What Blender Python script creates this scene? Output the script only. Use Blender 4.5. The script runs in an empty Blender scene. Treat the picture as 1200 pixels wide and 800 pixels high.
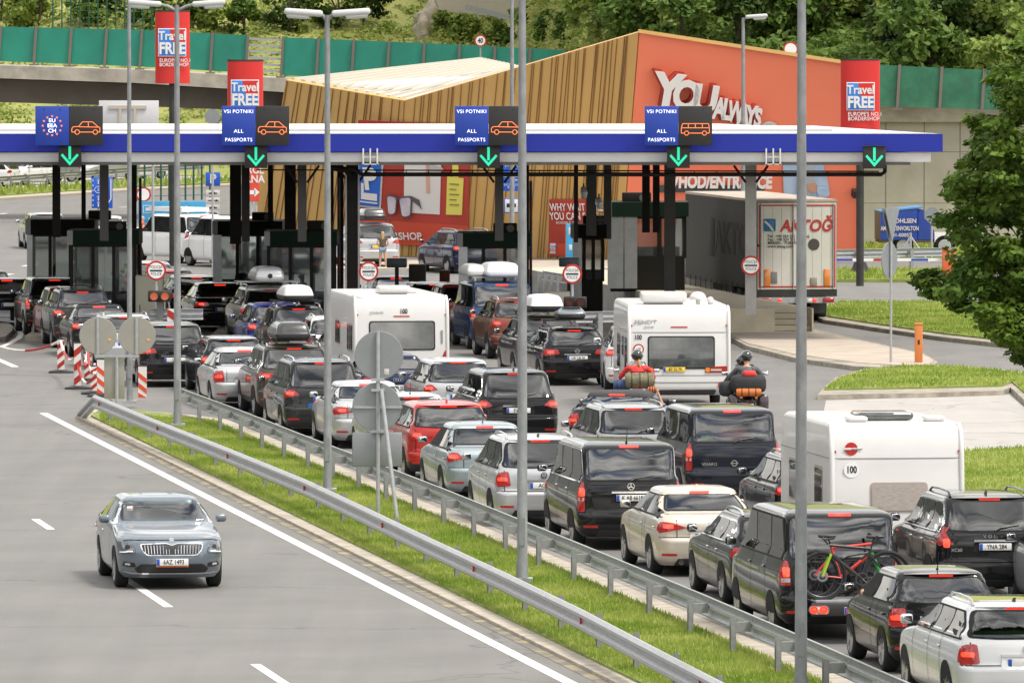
import bpy, bmesh, math, random
import numpy as np
from mathutils import Vector, Matrix
from mathutils.bvhtree import BVHTree
random.seed(7)
SC = bpy.context.scene
COL = SC.collection
# ------------------------------------------------ camera
H = 9.15; FPX = 10000.0; HOR = 30.0
TH = math.atan((400 - HOR) / FPX)
cam = bpy.data.cameras.new('camera'); cam.sensor_width = 36; cam.lens = 300
cam.clip_start = 1; cam.clip_end = 5000
camo = bpy.data.objects.new('camera', cam); COL.objects.link(camo)
camo.location = (0, 0, H); camo.rotation_euler = (math.radians(90) - TH, 0, 0)
SC.camera = camo
# ------------------------------------------------ world and sun
SUN_EL = math.radians(60); SUN_AZ = math.radians(122)   # azimuth of the sun, clockwise from +Y (behind left of the camera)
w = bpy.data.worlds.new('World'); SC.world = w; w.use_nodes = True
nt = w.node_tree; nt.nodes.clear()
wo = nt.nodes.new('ShaderNodeOutputWorld'); bg = nt.nodes.new('ShaderNodeBackground'); bg.inputs[1].default_value = 0.098
sky = nt.nodes.new('ShaderNodeTexSky'); sky.sky_type = 'NISHITA'; sky.sun_disc = False
sky.sun_elevation = SUN_EL; sky.sun_rotation = SUN_AZ
tc = nt.nodes.new('ShaderNodeTexCoord'); mp = nt.nodes.new('ShaderNodeMapping'); mp.inputs['Scale'].default_value = (1, 1, 2.2)
ns = nt.nodes.new('ShaderNodeTexNoise'); ns.inputs['Scale'].default_value = 5.5; ns.inputs['Detail'].default_value = 7; ns.inputs['Roughness'].default_value = .56
cr = nt.nodes.new('ShaderNodeValToRGB'); cr.color_ramp.elements[0].position = .33; cr.color_ramp.elements[1].position = .52
cr.color_ramp.elements[0].color = (.0, .0, .0, 1); cr.color_ramp.elements[1].color = (1, 1, 1, 1)
ns2 = nt.nodes.new('ShaderNodeTexNoise'); ns2.inputs['Scale'].default_value = 9.0; ns2.inputs['Detail'].default_value = 5
cr2 = nt.nodes.new('ShaderNodeValToRGB'); cr2.color_ramp.elements[0].position = .35; cr2.color_ramp.elements[1].position = .65
cr2.color_ramp.elements[0].color = (1.8, 1.9, 2.1, 1); cr2.color_ramp.elements[1].color = (15.2, 14.5, 13.4, 1)
mx = nt.nodes.new('ShaderNodeMix'); mx.data_type = 'RGBA'
L_ = nt.links.new
L_(tc.outputs['Generated'], mp.inputs[0]); L_(mp.outputs[0], ns.inputs['Vector']); L_(mp.outputs[0], ns2.inputs['Vector'])
L_(ns.outputs['Fac'], cr.inputs[0]); L_(ns2.outputs['Fac'], cr2.inputs[0])
L_(cr.outputs[0], mx.inputs[0]); L_(sky.outputs[0], mx.inputs[6]); L_(cr2.outputs[0], mx.inputs[7])
L_(mx.outputs[2], bg.inputs[0]); L_(bg.outputs[0], wo.inputs[0])
sl = bpy.data.lights.new('sun', 'SUN'); sl.energy = 1.9; sl.angle = math.radians(13); sl.color = (1, .94, .85)
so = bpy.data.objects.new('sun', sl); COL.objects.link(so)
sd = Vector((math.sin(SUN_AZ) * math.cos(SUN_EL), math.cos(SUN_AZ) * math.cos(SUN_EL), math.sin(SUN_EL)))
so.rotation_euler = sd.to_track_quat('Z', 'Y').to_euler(); so.location = (0, 0, 60)
SC.view_settings.view_transform = 'Standard'; SC.view_settings.look = 'None'
SC.view_settings.exposure = 0.98; SC.view_settings.gamma = 1.0
SC.cycles.max_bounces = 6; SC.cycles.use_denoising = True
# ------------------------------------------------ geometry of the place
PHI = math.atan(1435 / FPX)                      # the lanes run this much to the left
HD = Vector((-math.sin(PHI), math.cos(PHI), 0)); RT = Vector((math.cos(PHI), math.sin(PHI), 0))
def ray(u, v):
    a = (u - 600) / FPX; b = (400 - v) / FPX
    return Vector((a, math.cos(TH) + b * math.sin(TH), -math.sin(TH) + b * math.cos(TH)))
def G(u, v, h=0.0):
    d = ray(u, v); t = (h - H) / d.z
    return Vector((d.x * t, d.y * t, h))
def P(u, v, y):
    d = ray(u, v); t = y / d.y
    return Vector((d.x * t, y, H + d.z * t))
def LF(lat, d, z=0.0):
    p = RT * lat + HD * d; return Vector((p.x, p.y, z))
def latd(u, v):
    p = G(u, v); return p.dot(RT), p.dot(HD)
# ------------------------------------------------ materials
MATS = {}
def mat(name, col=(.5, .5, .5), rough=.5, metal=0., coat=0., emit=None, es=0., var=0., vscale=3., bump=0., bscale=20., ior=1.5, col2=None, cr=(.35, .65), stretch=None, obj=True, trans=0., alpha=1.):
    if name in MATS: return MATS[name]
    m = bpy.data.materials.new(name); m.use_nodes = True; MATS[name] = m
    n = m.node_tree.nodes; l = m.node_tree.links; b = n['Principled BSDF']
    b.inputs['Base Color'].default_value = (*col, 1); b.inputs['Roughness'].default_value = rough
    b.inputs['Metallic'].default_value = metal; b.inputs['Coat Weight'].default_value = coat; b.inputs['Coat Roughness'].default_value = .03
    b.inputs['IOR'].default_value = ior; b.inputs['Transmission Weight'].default_value = trans; b.inputs['Alpha'].default_value = alpha
    if emit: b.inputs['Emission Color'].default_value = (*emit, 1); b.inputs['Emission Strength'].default_value = es
    if var or bump or col2:
        t = n.new('ShaderNodeTexCoord'); mp = n.new('ShaderNodeMapping'); l.new(t.outputs['Object'], mp.inputs[0])
        if stretch: mp.inputs['Scale'].default_value = stretch
    if var or col2:
        ns = n.new('ShaderNodeTexNoise'); ns.inputs['Scale'].default_value = vscale; ns.inputs['Detail'].default_value = 6; ns.inputs['Roughness'].default_value = .62
        l.new(mp.outputs[0], ns.inputs['Vector']); r = n.new('ShaderNodeValToRGB'); l.new(ns.outputs['Fac'], r.inputs[0])
        r.color_ramp.elements[0].position = cr[0]; r.color_ramp.elements[1].position = cr[1]
        c2 = col2 or tuple(min(1, c * (1 + var)) for c in col); c1 = col if col2 else tuple(c * (1 - var) for c in col)
        r.color_ramp.elements[0].color = (*c1, 1); r.color_ramp.elements[1].color = (*c2, 1)
        l.new(r.outputs[0], b.inputs['Base Color'])
    if bump:
        nb = n.new('ShaderNodeTexNoise'); nb.inputs['Scale'].default_value = bscale; nb.inputs['Detail'].default_value = 4; l.new(mp.outputs[0], nb.inputs['Vector'])
        bp = n.new('ShaderNodeBump'); bp.inputs['Strength'].default_value = bump; bp.inputs['Distance'].default_value = .02
        l.new(nb.outputs['Fac'], bp.inputs['Height']); l.new(bp.outputs[0], b.inputs['Normal'])
    return m
def paint(name, col, metal=.35, rough=.32):
    m = mat('paint_' + name, col, rough, metal, 1.0)
    m.node_tree.nodes['Principled BSDF'].inputs['Specular IOR Level'].default_value = .05 if max(col) < .1 else .3; m.node_tree.nodes['Principled BSDF'].inputs['Coat Weight'].default_value = .7 if max(col) < .1 else .6
    return m
M_BLACKP = mat('black_plastic', (.018, .018, .019), .45, bump=.05)
M_UNDER = mat('underbody', (.008, .008, .008), .9)
M_ARCH = mat('arch_dark', (.006, .006, .006), .95)
def glassmat(name, tint, ior=1.6, rough=.015):
    m = bpy.data.materials.new(name); m.use_nodes = True; MATS[name] = m; n = m.node_tree.nodes; l = m.node_tree.links; n.clear()
    o = n.new('ShaderNodeOutputMaterial'); t = n.new('ShaderNodeBsdfTransparent'); t.inputs[0].default_value = (*tint, 1); g = n.new('ShaderNodeBsdfGlossy'); g.inputs['Roughness'].default_value = rough; g.inputs[0].default_value = (.95, .97, 1, 1)
    f = n.new('ShaderNodeFresnel'); f.inputs[0].default_value = ior; x = n.new('ShaderNodeMixShader'); l.new(f.outputs[0], x.inputs[0]); l.new(t.outputs[0], x.inputs[1]); l.new(g.outputs[0], x.inputs[2]); l.new(x.outputs[0], o.inputs[0]); return m
M_GLASS = glassmat('car_glass', (.16, .17, .18), 2.1)
M_GLASSL = glassmat('car_glass_light', (.66, .74, .74), 2.0)
M_SIDEG = mat('car_side_glass', (.010, .012, .012), .02, ior=1.22, var=.6, vscale=3)
M_TYRE = mat('tyre', (.014, .014, .014), .8, bump=.2, bscale=60)
M_RIM = mat('alloy', (.42, .43, .45), .3, .85)
M_RIMD = mat('alloy_dark', (.12, .12, .13), .35, .8)
M_CHROME = mat('chrome', (.72, .73, .75), .12, 1.)
M_RED = mat('lamp_red', (.26, .006, .005), .12, coat=1., emit=(1, .03, .01), es=.06)
M_LIT = mat('lamp_lit', (.8, .05, .02), .2, coat=1., emit=(1, .045, .018), es=.75)
M_LITU = mat('lamp_upper', (.45, .015, .01), .2, coat=1., emit=(1, .03, .015), es=.8)
M_REDD = mat('reflector_red', (.45, .02, .015), .3)
M_CLEAR = mat('lamp_clear', (.55, .55, .55), .1, .3, 1.)
M_ORANGE = mat('lamp_orange', (.75, .22, .02), .2, coat=1.)
M_PLATE = mat('plate_white', (.72, .72, .70), .4)
M_PLATEY = mat('plate_yellow', (.75, .52, .06), .4)
M_PBLUE = mat('plate_blue', (.015, .07, .42), .4)
M_INK = mat('ink', (.012, .012, .014), .5)
M_SEAM = mat('seam', (.004, .004, .004), .8)
M_WHITE = mat('white_gloss', (.80, .80, .79), .25, coat=.4, var=.03, vscale=1.5)
M_GALV = mat('galvanised_steel', (.36, .37, .38), .5, .12, var=.10, vscale=9, bump=.08, bscale=30)
M_DKMETAL = mat('dark_metal', (.035, .033, .030), .5, .2, var=.3, vscale=2)
M_SKIN = mat('skin', (.55, .30, .20), .5)
# ------------------------------------------------ mesh helpers
def tag(o, label=None, cat=None, group=None, kind=None):
    if label: o['label'] = label
    if cat: o['category'] = cat
    if group: o['group'] = group
    if kind: o['kind'] = kind
    return o
def empty(name, loc=(0, 0, 0), rz=0.):
    o = bpy.data.objects.new(name, None); COL.objects.link(o); o.location = loc; o.rotation_euler = (0, 0, rz); o.empty_display_size = .2
    return o
def link(name, me, parent=None, loc=None, rot=None):
    o = bpy.data.objects.new(name, me); COL.objects.link(o)
    if parent is not None: o.parent = parent
    if loc is not None: o.location = loc
    if rot is not None: o.rotation_euler = rot
    return o
def sharp(me, deg=38):
    me.shade_smooth() if hasattr(me, 'shade_smooth') else None
    try: me.set_sharp_from_angle(angle=math.radians(deg))
    except Exception: pass
class MB:
    def __init__(s): s.v = []; s.f = []; s.m = []; s.cur = 0
    def add(s, vs, fs, mi=None):
        b = len(s.v); s.v += [tuple(x) for x in vs]; s.f += [tuple(i + b for i in f) for f in fs]; s.m += [s.cur if mi is None else mi] * len(fs)
    def box(s, x0, x1, y0, y1, z0, z1, mi=None, M=None):
        vs = [Vector((x, y, z)) for z in (z0, z1) for y in (y0, y1) for x in (x0, x1)]
        if M is not None: vs = [M @ v for v in vs]
        s.add(vs, [(0, 2, 3, 1), (4, 5, 7, 6), (0, 1, 5, 4), (2, 6, 7, 3), (0, 4, 6, 2), (1, 3, 7, 5)], mi)
    def bar(s, a, b, w, h=None, mi=None, up=Vector((0, 0, 1))):
        a = Vector(a); b = Vector(b); h = h or w; d = (b - a)
        if d.length < 1e-6: return
        d.normalize(); x = d.cross(up)
        if x.length < 1e-3: x = d.cross(Vector((0, 1, 0)))
        x.normalize(); y = x.cross(d); x = x * (w / 2); y = y * (h / 2)
        vs = [p + x * sx + y * sy for p in (a, b) for sx, sy in ((-1, -1), (1, -1), (1, 1), (-1, 1))]
        s.add(vs, [(3, 2, 1, 0), (4, 5, 6, 7), (0, 1, 5, 4), (1, 2, 6, 5), (2, 3, 7, 6), (3, 0, 4, 7)], mi)
    def tube(s, pts, r, n=8, mi=None, closed=False, caps=True):
        pts = [Vector(p) for p in pts]; k = len(pts); rs = r if isinstance(r, (list, tuple)) else [r] * k
        base = len(s.v); prev = None; vs = []
        for i, p in enumerate(pts):
            if closed: d = pts[(i + 1) % k] - pts[i - 1]
            else: d = pts[min(i + 1, k - 1)] - pts[max(i - 1, 0)]
            d.normalize()
            if prev is None:
                x = d.cross(Vector((0, 0, 1)))
                if x.length < .05: x = d.cross(Vector((1, 0, 0)))
            else: x = prev - d * prev.dot(d)
            x.normalize(); prev = x; y = d.cross(x)
            for j in range(n):
                a = 2 * math.pi * j / n; vs.append(p + (x * math.cos(a) + y * math.sin(a)) * rs[i])
        fs = []
        for i in range(k if closed else k - 1):
            for j in range(n):
                a = i * n + j; b = i * n + (j + 1) % n; c = ((i + 1) % k) * n + (j + 1) % n; d_ = ((i + 1) % k) * n + j
                fs.append((a, b, c, d_))
        if caps and not closed: fs.append(tuple(range(n))[::-1]); fs.append(tuple((k - 1) * n + j for j in range(n)))
        s.add(vs, fs, mi)
    def lathe(s, prof, n=24, axis='Z', c=(0, 0, 0), mi=None):
        vs = []; k = len(prof); c = Vector(c)
        for r, h in prof:
            for j in range(n):
                a = 2 * math.pi * j / n; x, y = r * math.cos(a), r * math.sin(a)
                vs.append(c + (Vector((x, y, h)) if axis == 'Z' else Vector((h, x, y)) if axis == 'X' else Vector((x, h, y))))
        fs = [(i * n + j, i * n + (j + 1) % n, (i + 1) * n + (j + 1) % n, (i + 1) * n + j) for i in range(k - 1) for j in range(n)]
        if axis == 'Y': fs = [f[::-1] for f in fs]
        s.add(vs, fs, mi)
        if prof[0] == prof[-1]: return
        if prof[0][0] > 1e-4 and abs(prof[0][1] - prof[1][1]) > 1e-6: s.f.append(tuple(len(s.v) - k * n + j for j in range(n))[::-1]); s.m.append(s.cur if mi is None else mi)
        if prof[-1][0] > 1e-4 and abs(prof[-1][1] - prof[-2][1]) > 1e-6: s.f.append(tuple(len(s.v) - n + j for j in range(n))); s.m.append(s.cur if mi is None else mi)
    def prism(s, poly, d, mi=None):
        """poly: list of 3D points, d: extrusion vector"""
        k = len(poly); d = Vector(d); vs = [Vector(p) for p in poly]; vs += [p + d for p in vs]
        s.add(vs, [tuple(range(k))[::-1], tuple(range(k, 2 * k))] + [(i, (i + 1) % k, k + (i + 1) % k, k + i) for i in range(k)], mi)
    def mesh(s, name, mats, smooth=None):
        me = bpy.data.meshes.new(name); me.from_pydata(s.v, [], s.f); me.update()
        mats = mats if isinstance(mats, (list, tuple)) else [mats]
        for m in mats: me.materials.append(m)
        if len(mats) > 1: me.polygons.foreach_set('material_index', s.m)
        if smooth: sharp(me, smooth)
        bm = bmesh.new(); bm.from_mesh(me); bmesh.ops.recalc_face_normals(bm, faces=bm.faces); bm.to_mesh(me); bm.free()
        return me
    def build(s, name, mats, parent=None, loc=None, rot=None, smooth=None):
        return link(name, s.mesh(name, mats, smooth), parent, loc, rot)
def text(s, size, loc, rot, m, parent=None, name='lettering', sx=1., off=0., ext=.004, align='CENTER', shear=0., spacing=1.):
    cu = bpy.data.curves.new(name, 'FONT'); cu.body = s; cu.size = size; cu.extrude = ext; cu.align_x = align; cu.align_y = 'CENTER'
    cu.offset = off * size; cu.shear = shear; cu.space_character = spacing; cu.resolution_u = 3; cu.space_line = .85
    t = bpy.data.objects.new('tmp', cu); COL.objects.link(t)
    me = bpy.data.meshes.new_from_object(t.evaluated_get(bpy.context.evaluated_depsgraph_get())) if False else bpy.data.meshes.new_from_object(t)
    bpy.data.objects.remove(t); bpy.data.curves.remove(cu)
    if sx != 1.:
        me.transform(Matrix.Scale(sx, 4, (1, 0, 0)))
    me.materials.clear(); me.materials.append(m)
    return link(name, me, parent, loc, rot)
REAR = (math.radians(90), 0, 0)
def rpoly(pts, r=.03, n=4):
    out = []; k = len(pts)
    for i in range(k):
        p = Vector(pts[i]); a = Vector(pts[i - 1]); b = Vector(pts[(i + 1) % k])
        da = a - p; db = b - p; rr = min(r, da.length * .45, db.length * .45); da.normalize(); db.normalize()
        p0 = p + da * rr; p1 = p + db * rr
        for j in range(n + 1):
            t = j / n; out.append(tuple((1 - t) ** 2 * p0 + 2 * t * (1 - t) * p + t * t * p1))
    return out
def patch(parent, bvh, poly, axis, m, name, off=.005, grid=.14, mirror=False, skirt=.012, smooth=True, hole=None):
    """a panel that follows the body surface: poly is its outline seen along one axis"""
    bm = bmesh.new()
    ax = {'R': (0, 2), 'F': (0, 2), 'S': (1, 2), 'T': (0, 1)}[axis]
    vs = []
    for p in poly:
        c = [0, 0, 0]; c[ax[0]] = p[0]; c[ax[1]] = p[1]; vs.append(bm.verts.new(c))
    if hole:
        hs = []
        for p in hole: c = [0, 0, 0]; c[ax[0]] = p[0]; c[ax[1]] = p[1]; hs.append(bm.verts.new(c))
        es = [bm.edges.new((r_[i], r_[(i + 1) % len(r_)])) for r_ in (vs, hs) for i in range(len(r_))]
        bmesh.ops.triangle_fill(bm, use_beauty=True, edges=es)
    else: bm.faces.new(vs); bmesh.ops.triangulate(bm, faces=bm.faces[:])
    for a, k in ((ax[0], 0), (ax[1], 1)):
        lo = min(p[k] for p in poly); hi = max(p[k] for p in poly); n = max(1, int((hi - lo) / grid + .5))
        for i in range(1, n):
            c = [0, 0, 0]; c[a] = lo + (hi - lo) * i / n; nn = [0, 0, 0]; nn[a] = 1
            bmesh.ops.bisect_plane(bm, geom=bm.verts[:] + bm.edges[:] + bm.faces[:], plane_co=c, plane_no=nn, dist=1e-5)
    D = {'R': Vector((0, 1, 0)), 'F': Vector((0, -1, 0)), 'S': Vector((1, 0, 0)), 'T': Vector((0, 0, -1))}[axis]
    nr = {}
    for v in bm.verts:
        o = v.co - D * 20; hit = bvh.ray_cast(o, D)
        if hit[0] is None:
            q = Vector(v.co)
            if axis == 'S': q.x = -1
            if axis == 'T': q.z = 2
            hit = bvh.find_nearest(q)
        elif axis in 'RF':
            ref = bvh.ray_cast(Vector((v.co.x * .86, o.y, v.co.z)), D)
            if ref[0] is not None and abs(ref[0].y - hit[0].y) > .13 * max(.4, abs(v.co.x)): hit = bvh.find_nearest(Vector((v.co.x, ref[0].y + .05 * D.y, v.co.z)))
        n = hit[1]
        if n.dot(D) > 0: n = -n
        v.co = hit[0] + n * off; nr[v] = n
    bm.normal_update()
    if sum(f.normal.dot(D) * f.calc_area() for f in bm.faces) > 0:
        bmesh.ops.reverse_faces(bm, faces=bm.faces[:])
    if skirt:
        be = [e for e in bm.edges if e.is_boundary]; mp = {}
        for e in be:
            for v in e.verts:
                if v not in mp: mp[v] = bm.verts.new(v.co - nr[v] * skirt)
        for e in be:
            f = e.link_faces[0]; a, b = e.verts
            for lp in f.loops:
                if lp.edge == e: a, b = lp.vert, lp.link_loop_next.vert
            bm.faces.new((b, a, mp[a], mp[b]))
    vn = None
    if 'window' in name or 'windscreen' in name or name == 'window':
        if name not in ('window_surround', 'window_trim', 'window_frame'):
            vn = [nr[v].copy() if v in nr else None for v in bm.verts]; av = Vector((0, 0, 0))
            for n_ in nr.values(): av += n_
            av.normalize(); k_ = .30 if axis == 'S' else .55; cs = [v.co.copy() for v in bm.verts]
            vn = [(av * (1 - k_) + n_ * k_).normalized() if n_ else av for n_ in vn]
            # even the curvature out: neighbouring normals averaged
            for _ in range(6):
                vn2 = list(vn); bm.verts.index_update()
                for v in bm.verts:
                    if v in nr:
                        s_ = vn[v.index].copy()
                        for e in v.link_edges:
                            w2 = e.other_vert(v)
                            if w2 in nr: s_ += vn[w2.index]
                        vn2[v.index] = s_.normalized()
                vn = vn2
    me = bpy.data.meshes.new(name); bm.to_mesh(me); bm.free(); me.materials.append(m)
    if vn is not None:
        me.shade_smooth(); me.normals_split_custom_set_from_vertices(vn)
    elif smooth: sharp(me, 40)
    o = link(name, me, parent)
    if mirror and vn is not None:
        me2 = bpy.data.meshes.new(name); me2.from_pydata([(-v.co.x, v.co.y, v.co.z) for v in me.vertices], [], [tuple(p.vertices)[::-1] for p in me.polygons]); me2.materials.append(m); me2.shade_smooth()
        me2.normals_split_custom_set_from_vertices([(-n_.x, n_.y, n_.z) for n_ in vn]); return o, link(name, me2, parent)
    if mirror:
        me2 = me.copy(); me2.transform(Matrix.Scale(-1, 4, (1, 0, 0))); me2.flip_normals(); return o, link(name, me2, parent)
    return o
def mono(ys, sub):
    k = len(ys); d = [ys[i + 1] - ys[i] for i in range(k - 1)]
    m = [d[0]] + [0 if d[i - 1] * d[i] <= 0 else 2 * d[i - 1] * d[i] / (d[i - 1] + d[i]) for i in range(1, k - 1)] + [d[-1]]
    out = []
    for i in range(k - 1):
        for j in range(sub):
            t = j / sub; out.append((2 * t ** 3 - 3 * t * t + 1) * ys[i] + (t ** 3 - 2 * t * t + t) * m[i] + (-2 * t ** 3 + 3 * t * t) * ys[i + 1] + (t ** 3 - t * t) * m[i + 1])
    out.append(ys[-1]); return out
def shell(rows, sub=3, taper=.05, ns=18, nc=6, ne=7, lin=False, clad=None):
    """closed skin through stacked rounded outlines; row = z, y rear, y front, half width, rear corner, front corner"""
    cols = [mono([r[i] for r in rows], 1 if lin else sub) for i in range(6)]
    R = list(zip(*cols)); vs = []; L0 = min(r[1] for r in rows); L1 = max(r[2] for r in rows); mid = (L0 + L1) / 2; hl = (L1 - L0) / 2
    for z, yr, yf, wd, cr_, cf in R:
        cr_ = min(cr_, wd * .9, (yf - yr) * .45); cf = min(cf, wd * .9, (yf - yr) * .45)
        right = []
        for i in range(ne): right.append((wd * 0 + (wd - cr_) * i / (ne), yr))
        for i in range(nc + 1):
            a = math.pi / 2 * i / nc; right.append((wd - cr_ + cr_ * math.sin(a) ** .85, yr + cr_ - cr_ * math.cos(a) ** .85 if i < nc else yr + cr_))
        for i in range(1, ns): right.append((wd, yr + cr_ + (yf - cf - yr - cr_) * i / ns))
        for i in range(nc + 1):
            a = math.pi / 2 * i / nc; right.append((wd - cf + cf * (math.cos(a) if i < nc else 0) ** .9, yf - cf + cf * math.sin(a)))
        for i in range(ne - 1, 0, -1): right.append(((wd - cf) * i / ne, yf))
        right.append((0, yf))
        # gentle curvature of the ends and the taper of the sides in plan
        pts = []
        for x, y in right:
            q = (x / max(wd, .01)) ** 2; t = (y - mid) / hl
            yy = y + (.045 * q if y < mid else -.12 * q) * min(1, abs(t) ** 6)
            pts.append((x * (1 - taper * abs(t) ** 2.5), yy, z))
        ring = pts + [(-x, y, z_) for x, y, z_ in pts[-2:0:-1]]
        vs.append(ring)
    n = len(vs[0]); V = [p for r in vs for p in r]; F = []
    for i in range(len(vs) - 1):
        for j in range(n):
            a, b = i * n + j, i * n + (j + 1) % n; F.append((a, b, b + n, a + n))
    F.append(tuple(range(n))[::-1]); F.append(tuple((len(vs) - 1) * n + j for j in range(n)))
    return V, F
def shell_obj(name, rows, mats, parent=None, clad=0., sub=3, taper=.05, ang=35, **k):
    V, F = shell(rows, sub, taper, **k)
    me = bpy.data.meshes.new(name); me.from_pydata(V, [], F); me.update()
    for m in mats: me.materials.append(m)
    if len(mats) > 1:
        zb = min(v[2] for v in V)
        for p in me.polygons:
            c = p.center
            if abs(p.normal.z + 1) < .02 and c.z < zb + .01: p.material_index = len(mats) - 1
            elif clad and c.z < clad: p.material_index = 1
    sharp(me, ang)
    bvh = BVHTree.FromPolygons([Vector(v) for v in V], F)
    return link(name, me, parent), bvh
_rb = {}
def rbox_mesh(sx, sy, sz, r, m, seg=2):
    k = (sx, sy, sz, r, m.name)
    if k in _rb: return _rb[k]
    bm = bmesh.new(); bmesh.ops.create_cube(bm, size=1)
    for v in bm.verts: v.co = Vector((v.co.x * sx, v.co.y * sy, v.co.z * sz))
    bmesh.ops.bevel(bm, geom=bm.edges[:], offset=r, segments=seg, affect='EDGES', profile=.5)
    me = bpy.data.meshes.new('rounded_block'); bm.to_mesh(me); bm.free(); me.materials.append(m); sharp(me, 50); _rb[k] = me
    return me
def rbox(name, sx, sy, sz, r, m, parent, loc, rot=None): return link(name, rbox_mesh(sx, sy, sz, r, m), parent, loc, rot)
# ------------------------------------------------ wheels
def wheel_meshes():
    b = MB(); R = .33; wd = .11
    b.lathe([(R * .64, wd * .80), (R * .70, wd), (R * .86, wd * 1.02), (R * .96, wd * .86), (R, wd * .6), (R, -wd * .6), (R * .96, -wd * .86), (R * .86, -wd), (R * .6, -wd), (R * .5, -wd)], 28, 'X')
    ty = b.mesh('tyre', M_TYRE, 40)
    out = []
    for style in (0, 1):
        b = MB(); o = wd * 1.0
        b.lathe([(R * .70, o), (R * .665, o + .004), (R * .62, o - .01), (R * .60, o - .03)], 28, 'X', mi=0)
        b.lathe([(R * .60, o - .03), (R * .3, o - .035), (.0001, o - .035)], 20, 'X', mi=1)
        b.lathe([(R * .17, o - .03), (R * .17, o - .012), (R * .10, o - .006), (.0001, o - .006)], 14, 'X', mi=0)
        ns_ = 5 if style == 0 else 9
        for i in range(ns_):
            a = 2 * math.pi * i / ns_; wv = .030 if style == 0 else .014
            for s_ in ((-1, 1) if style == 0 else (0,)):
                a2 = a + s_ * .16; c, s = math.cos(a), math.sin(a); c2, s2 = math.cos(a2), math.sin(a2)
                b.bar((o - .005, c * R * .12, s * R * .12), (o - .002, c2 * R * .64, s2 * R * .64), wv, .02, 0, up=Vector((1, 0, 0)))
        out.append(b.mesh('rim', [M_RIM, M_ARCH], 30))
    return ty, out
TYRE, RIMS = wheel_meshes()
def wheel(parent, x, y, R=.33, style=0, name='wheel', wscale=1.):
    s = R / .33; side = 1 if x > 0 else -1
    o = link(name, TYRE, parent, (x, y, R)); o.scale = (side * wscale, s, s)
    r = link('rim', RIMS[style], o); return o
def plate(parent, y, z, txt='', x=0., m=None, wd=.52, band=True, tilt=0., face=-1):
    b = MB(); o = link('number_plate', rbox_mesh(wd, .012, .11, .004, m or M_PLATE), parent, (x, y, z), (tilt, 0, 0 if face < 0 else math.pi))
    if band:
        rbox('blue_band', .05, .004, .104, .001, M_PBLUE, o, (-wd / 2 + .028, -.008, 0))
    if txt: text(txt, .105, (.022, -.0085, -.002), REAR, M_INK, o, 'plate_number', sx=.80 if len(txt) > 6 else .9, off=.012, ext=.001)
    return o
# ------------------------------------------------ cars
M_SEAT = mat('seat_fabric', (.03, .03, .033), .9)
CARVE = []; CARS = {}
def carve(body, rings):
    V = [(x, y, z) for r in rings for y, x, z in r]; k = len(rings); F = [(3, 2, 1, 0), tuple(4 * (k - 1) + i for i in range(4))] + [(4 * i + j, 4 * i + (j + 1) % 4, 4 * i + 4 + (j + 1) % 4, 4 * i + 4 + j) for i in range(k - 1) for j in range(4)]
    me = bpy.data.meshes.new('cut'); me.from_pydata(V, [], F); bm = bmesh.new(); bm.from_mesh(me); bmesh.ops.recalc_face_normals(bm, faces=bm.faces); bm.to_mesh(me); bm.free()
    for m in body.data.materials: me.materials.append(m)
    for p in me.polygons: p.material_index = len(body.data.materials) - 1
    c = bpy.data.objects.new('cut', me); COL.objects.link(c); c.parent = body.parent; md = body.modifiers.new('b', 'BOOLEAN'); md.operation = 'DIFFERENCE'; md.solver = 'EXACT'; md.object = c; CARVE.append((body, c))
def finish_carving():
    bpy.context.view_layer.update(); dg = bpy.context.evaluated_depsgraph_get(); res = []
    for b, c in CARVE: res.append(bpy.data.meshes.new_from_object(b.evaluated_get(dg)))
    for (b, c), me in zip(CARVE, res):
        b.modifiers.clear(); n = b.data.name
        if len(me.polygons) > 50: b.data = me; sharp(me, 35)
        bpy.data.objects.remove(c)
    CARVE.clear()
KD = {  # belt, roof half width, rear rake, windscreen base from nose, windscreen run, ground clearance, rear overhang, wheel radius
 'sedan': (.93, .72, .95, 1.45, .85, .19, .98, .325), 'hatch': (.94, .75, .42, 1.05, .85, .19, .72, .31), 'wagon': (.95, .74, .50, 1.40, .85, .19, .98, .325),
 'suv': (1.08, .75, .42, 1.30, .75, .26, .86, .36), 'mpv': (1.02, .77, .40, 1.00, .95, .20, .90, .33), 'van': (1.14, .86, .16, .85, .80, .24, .95, .335)}
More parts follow.
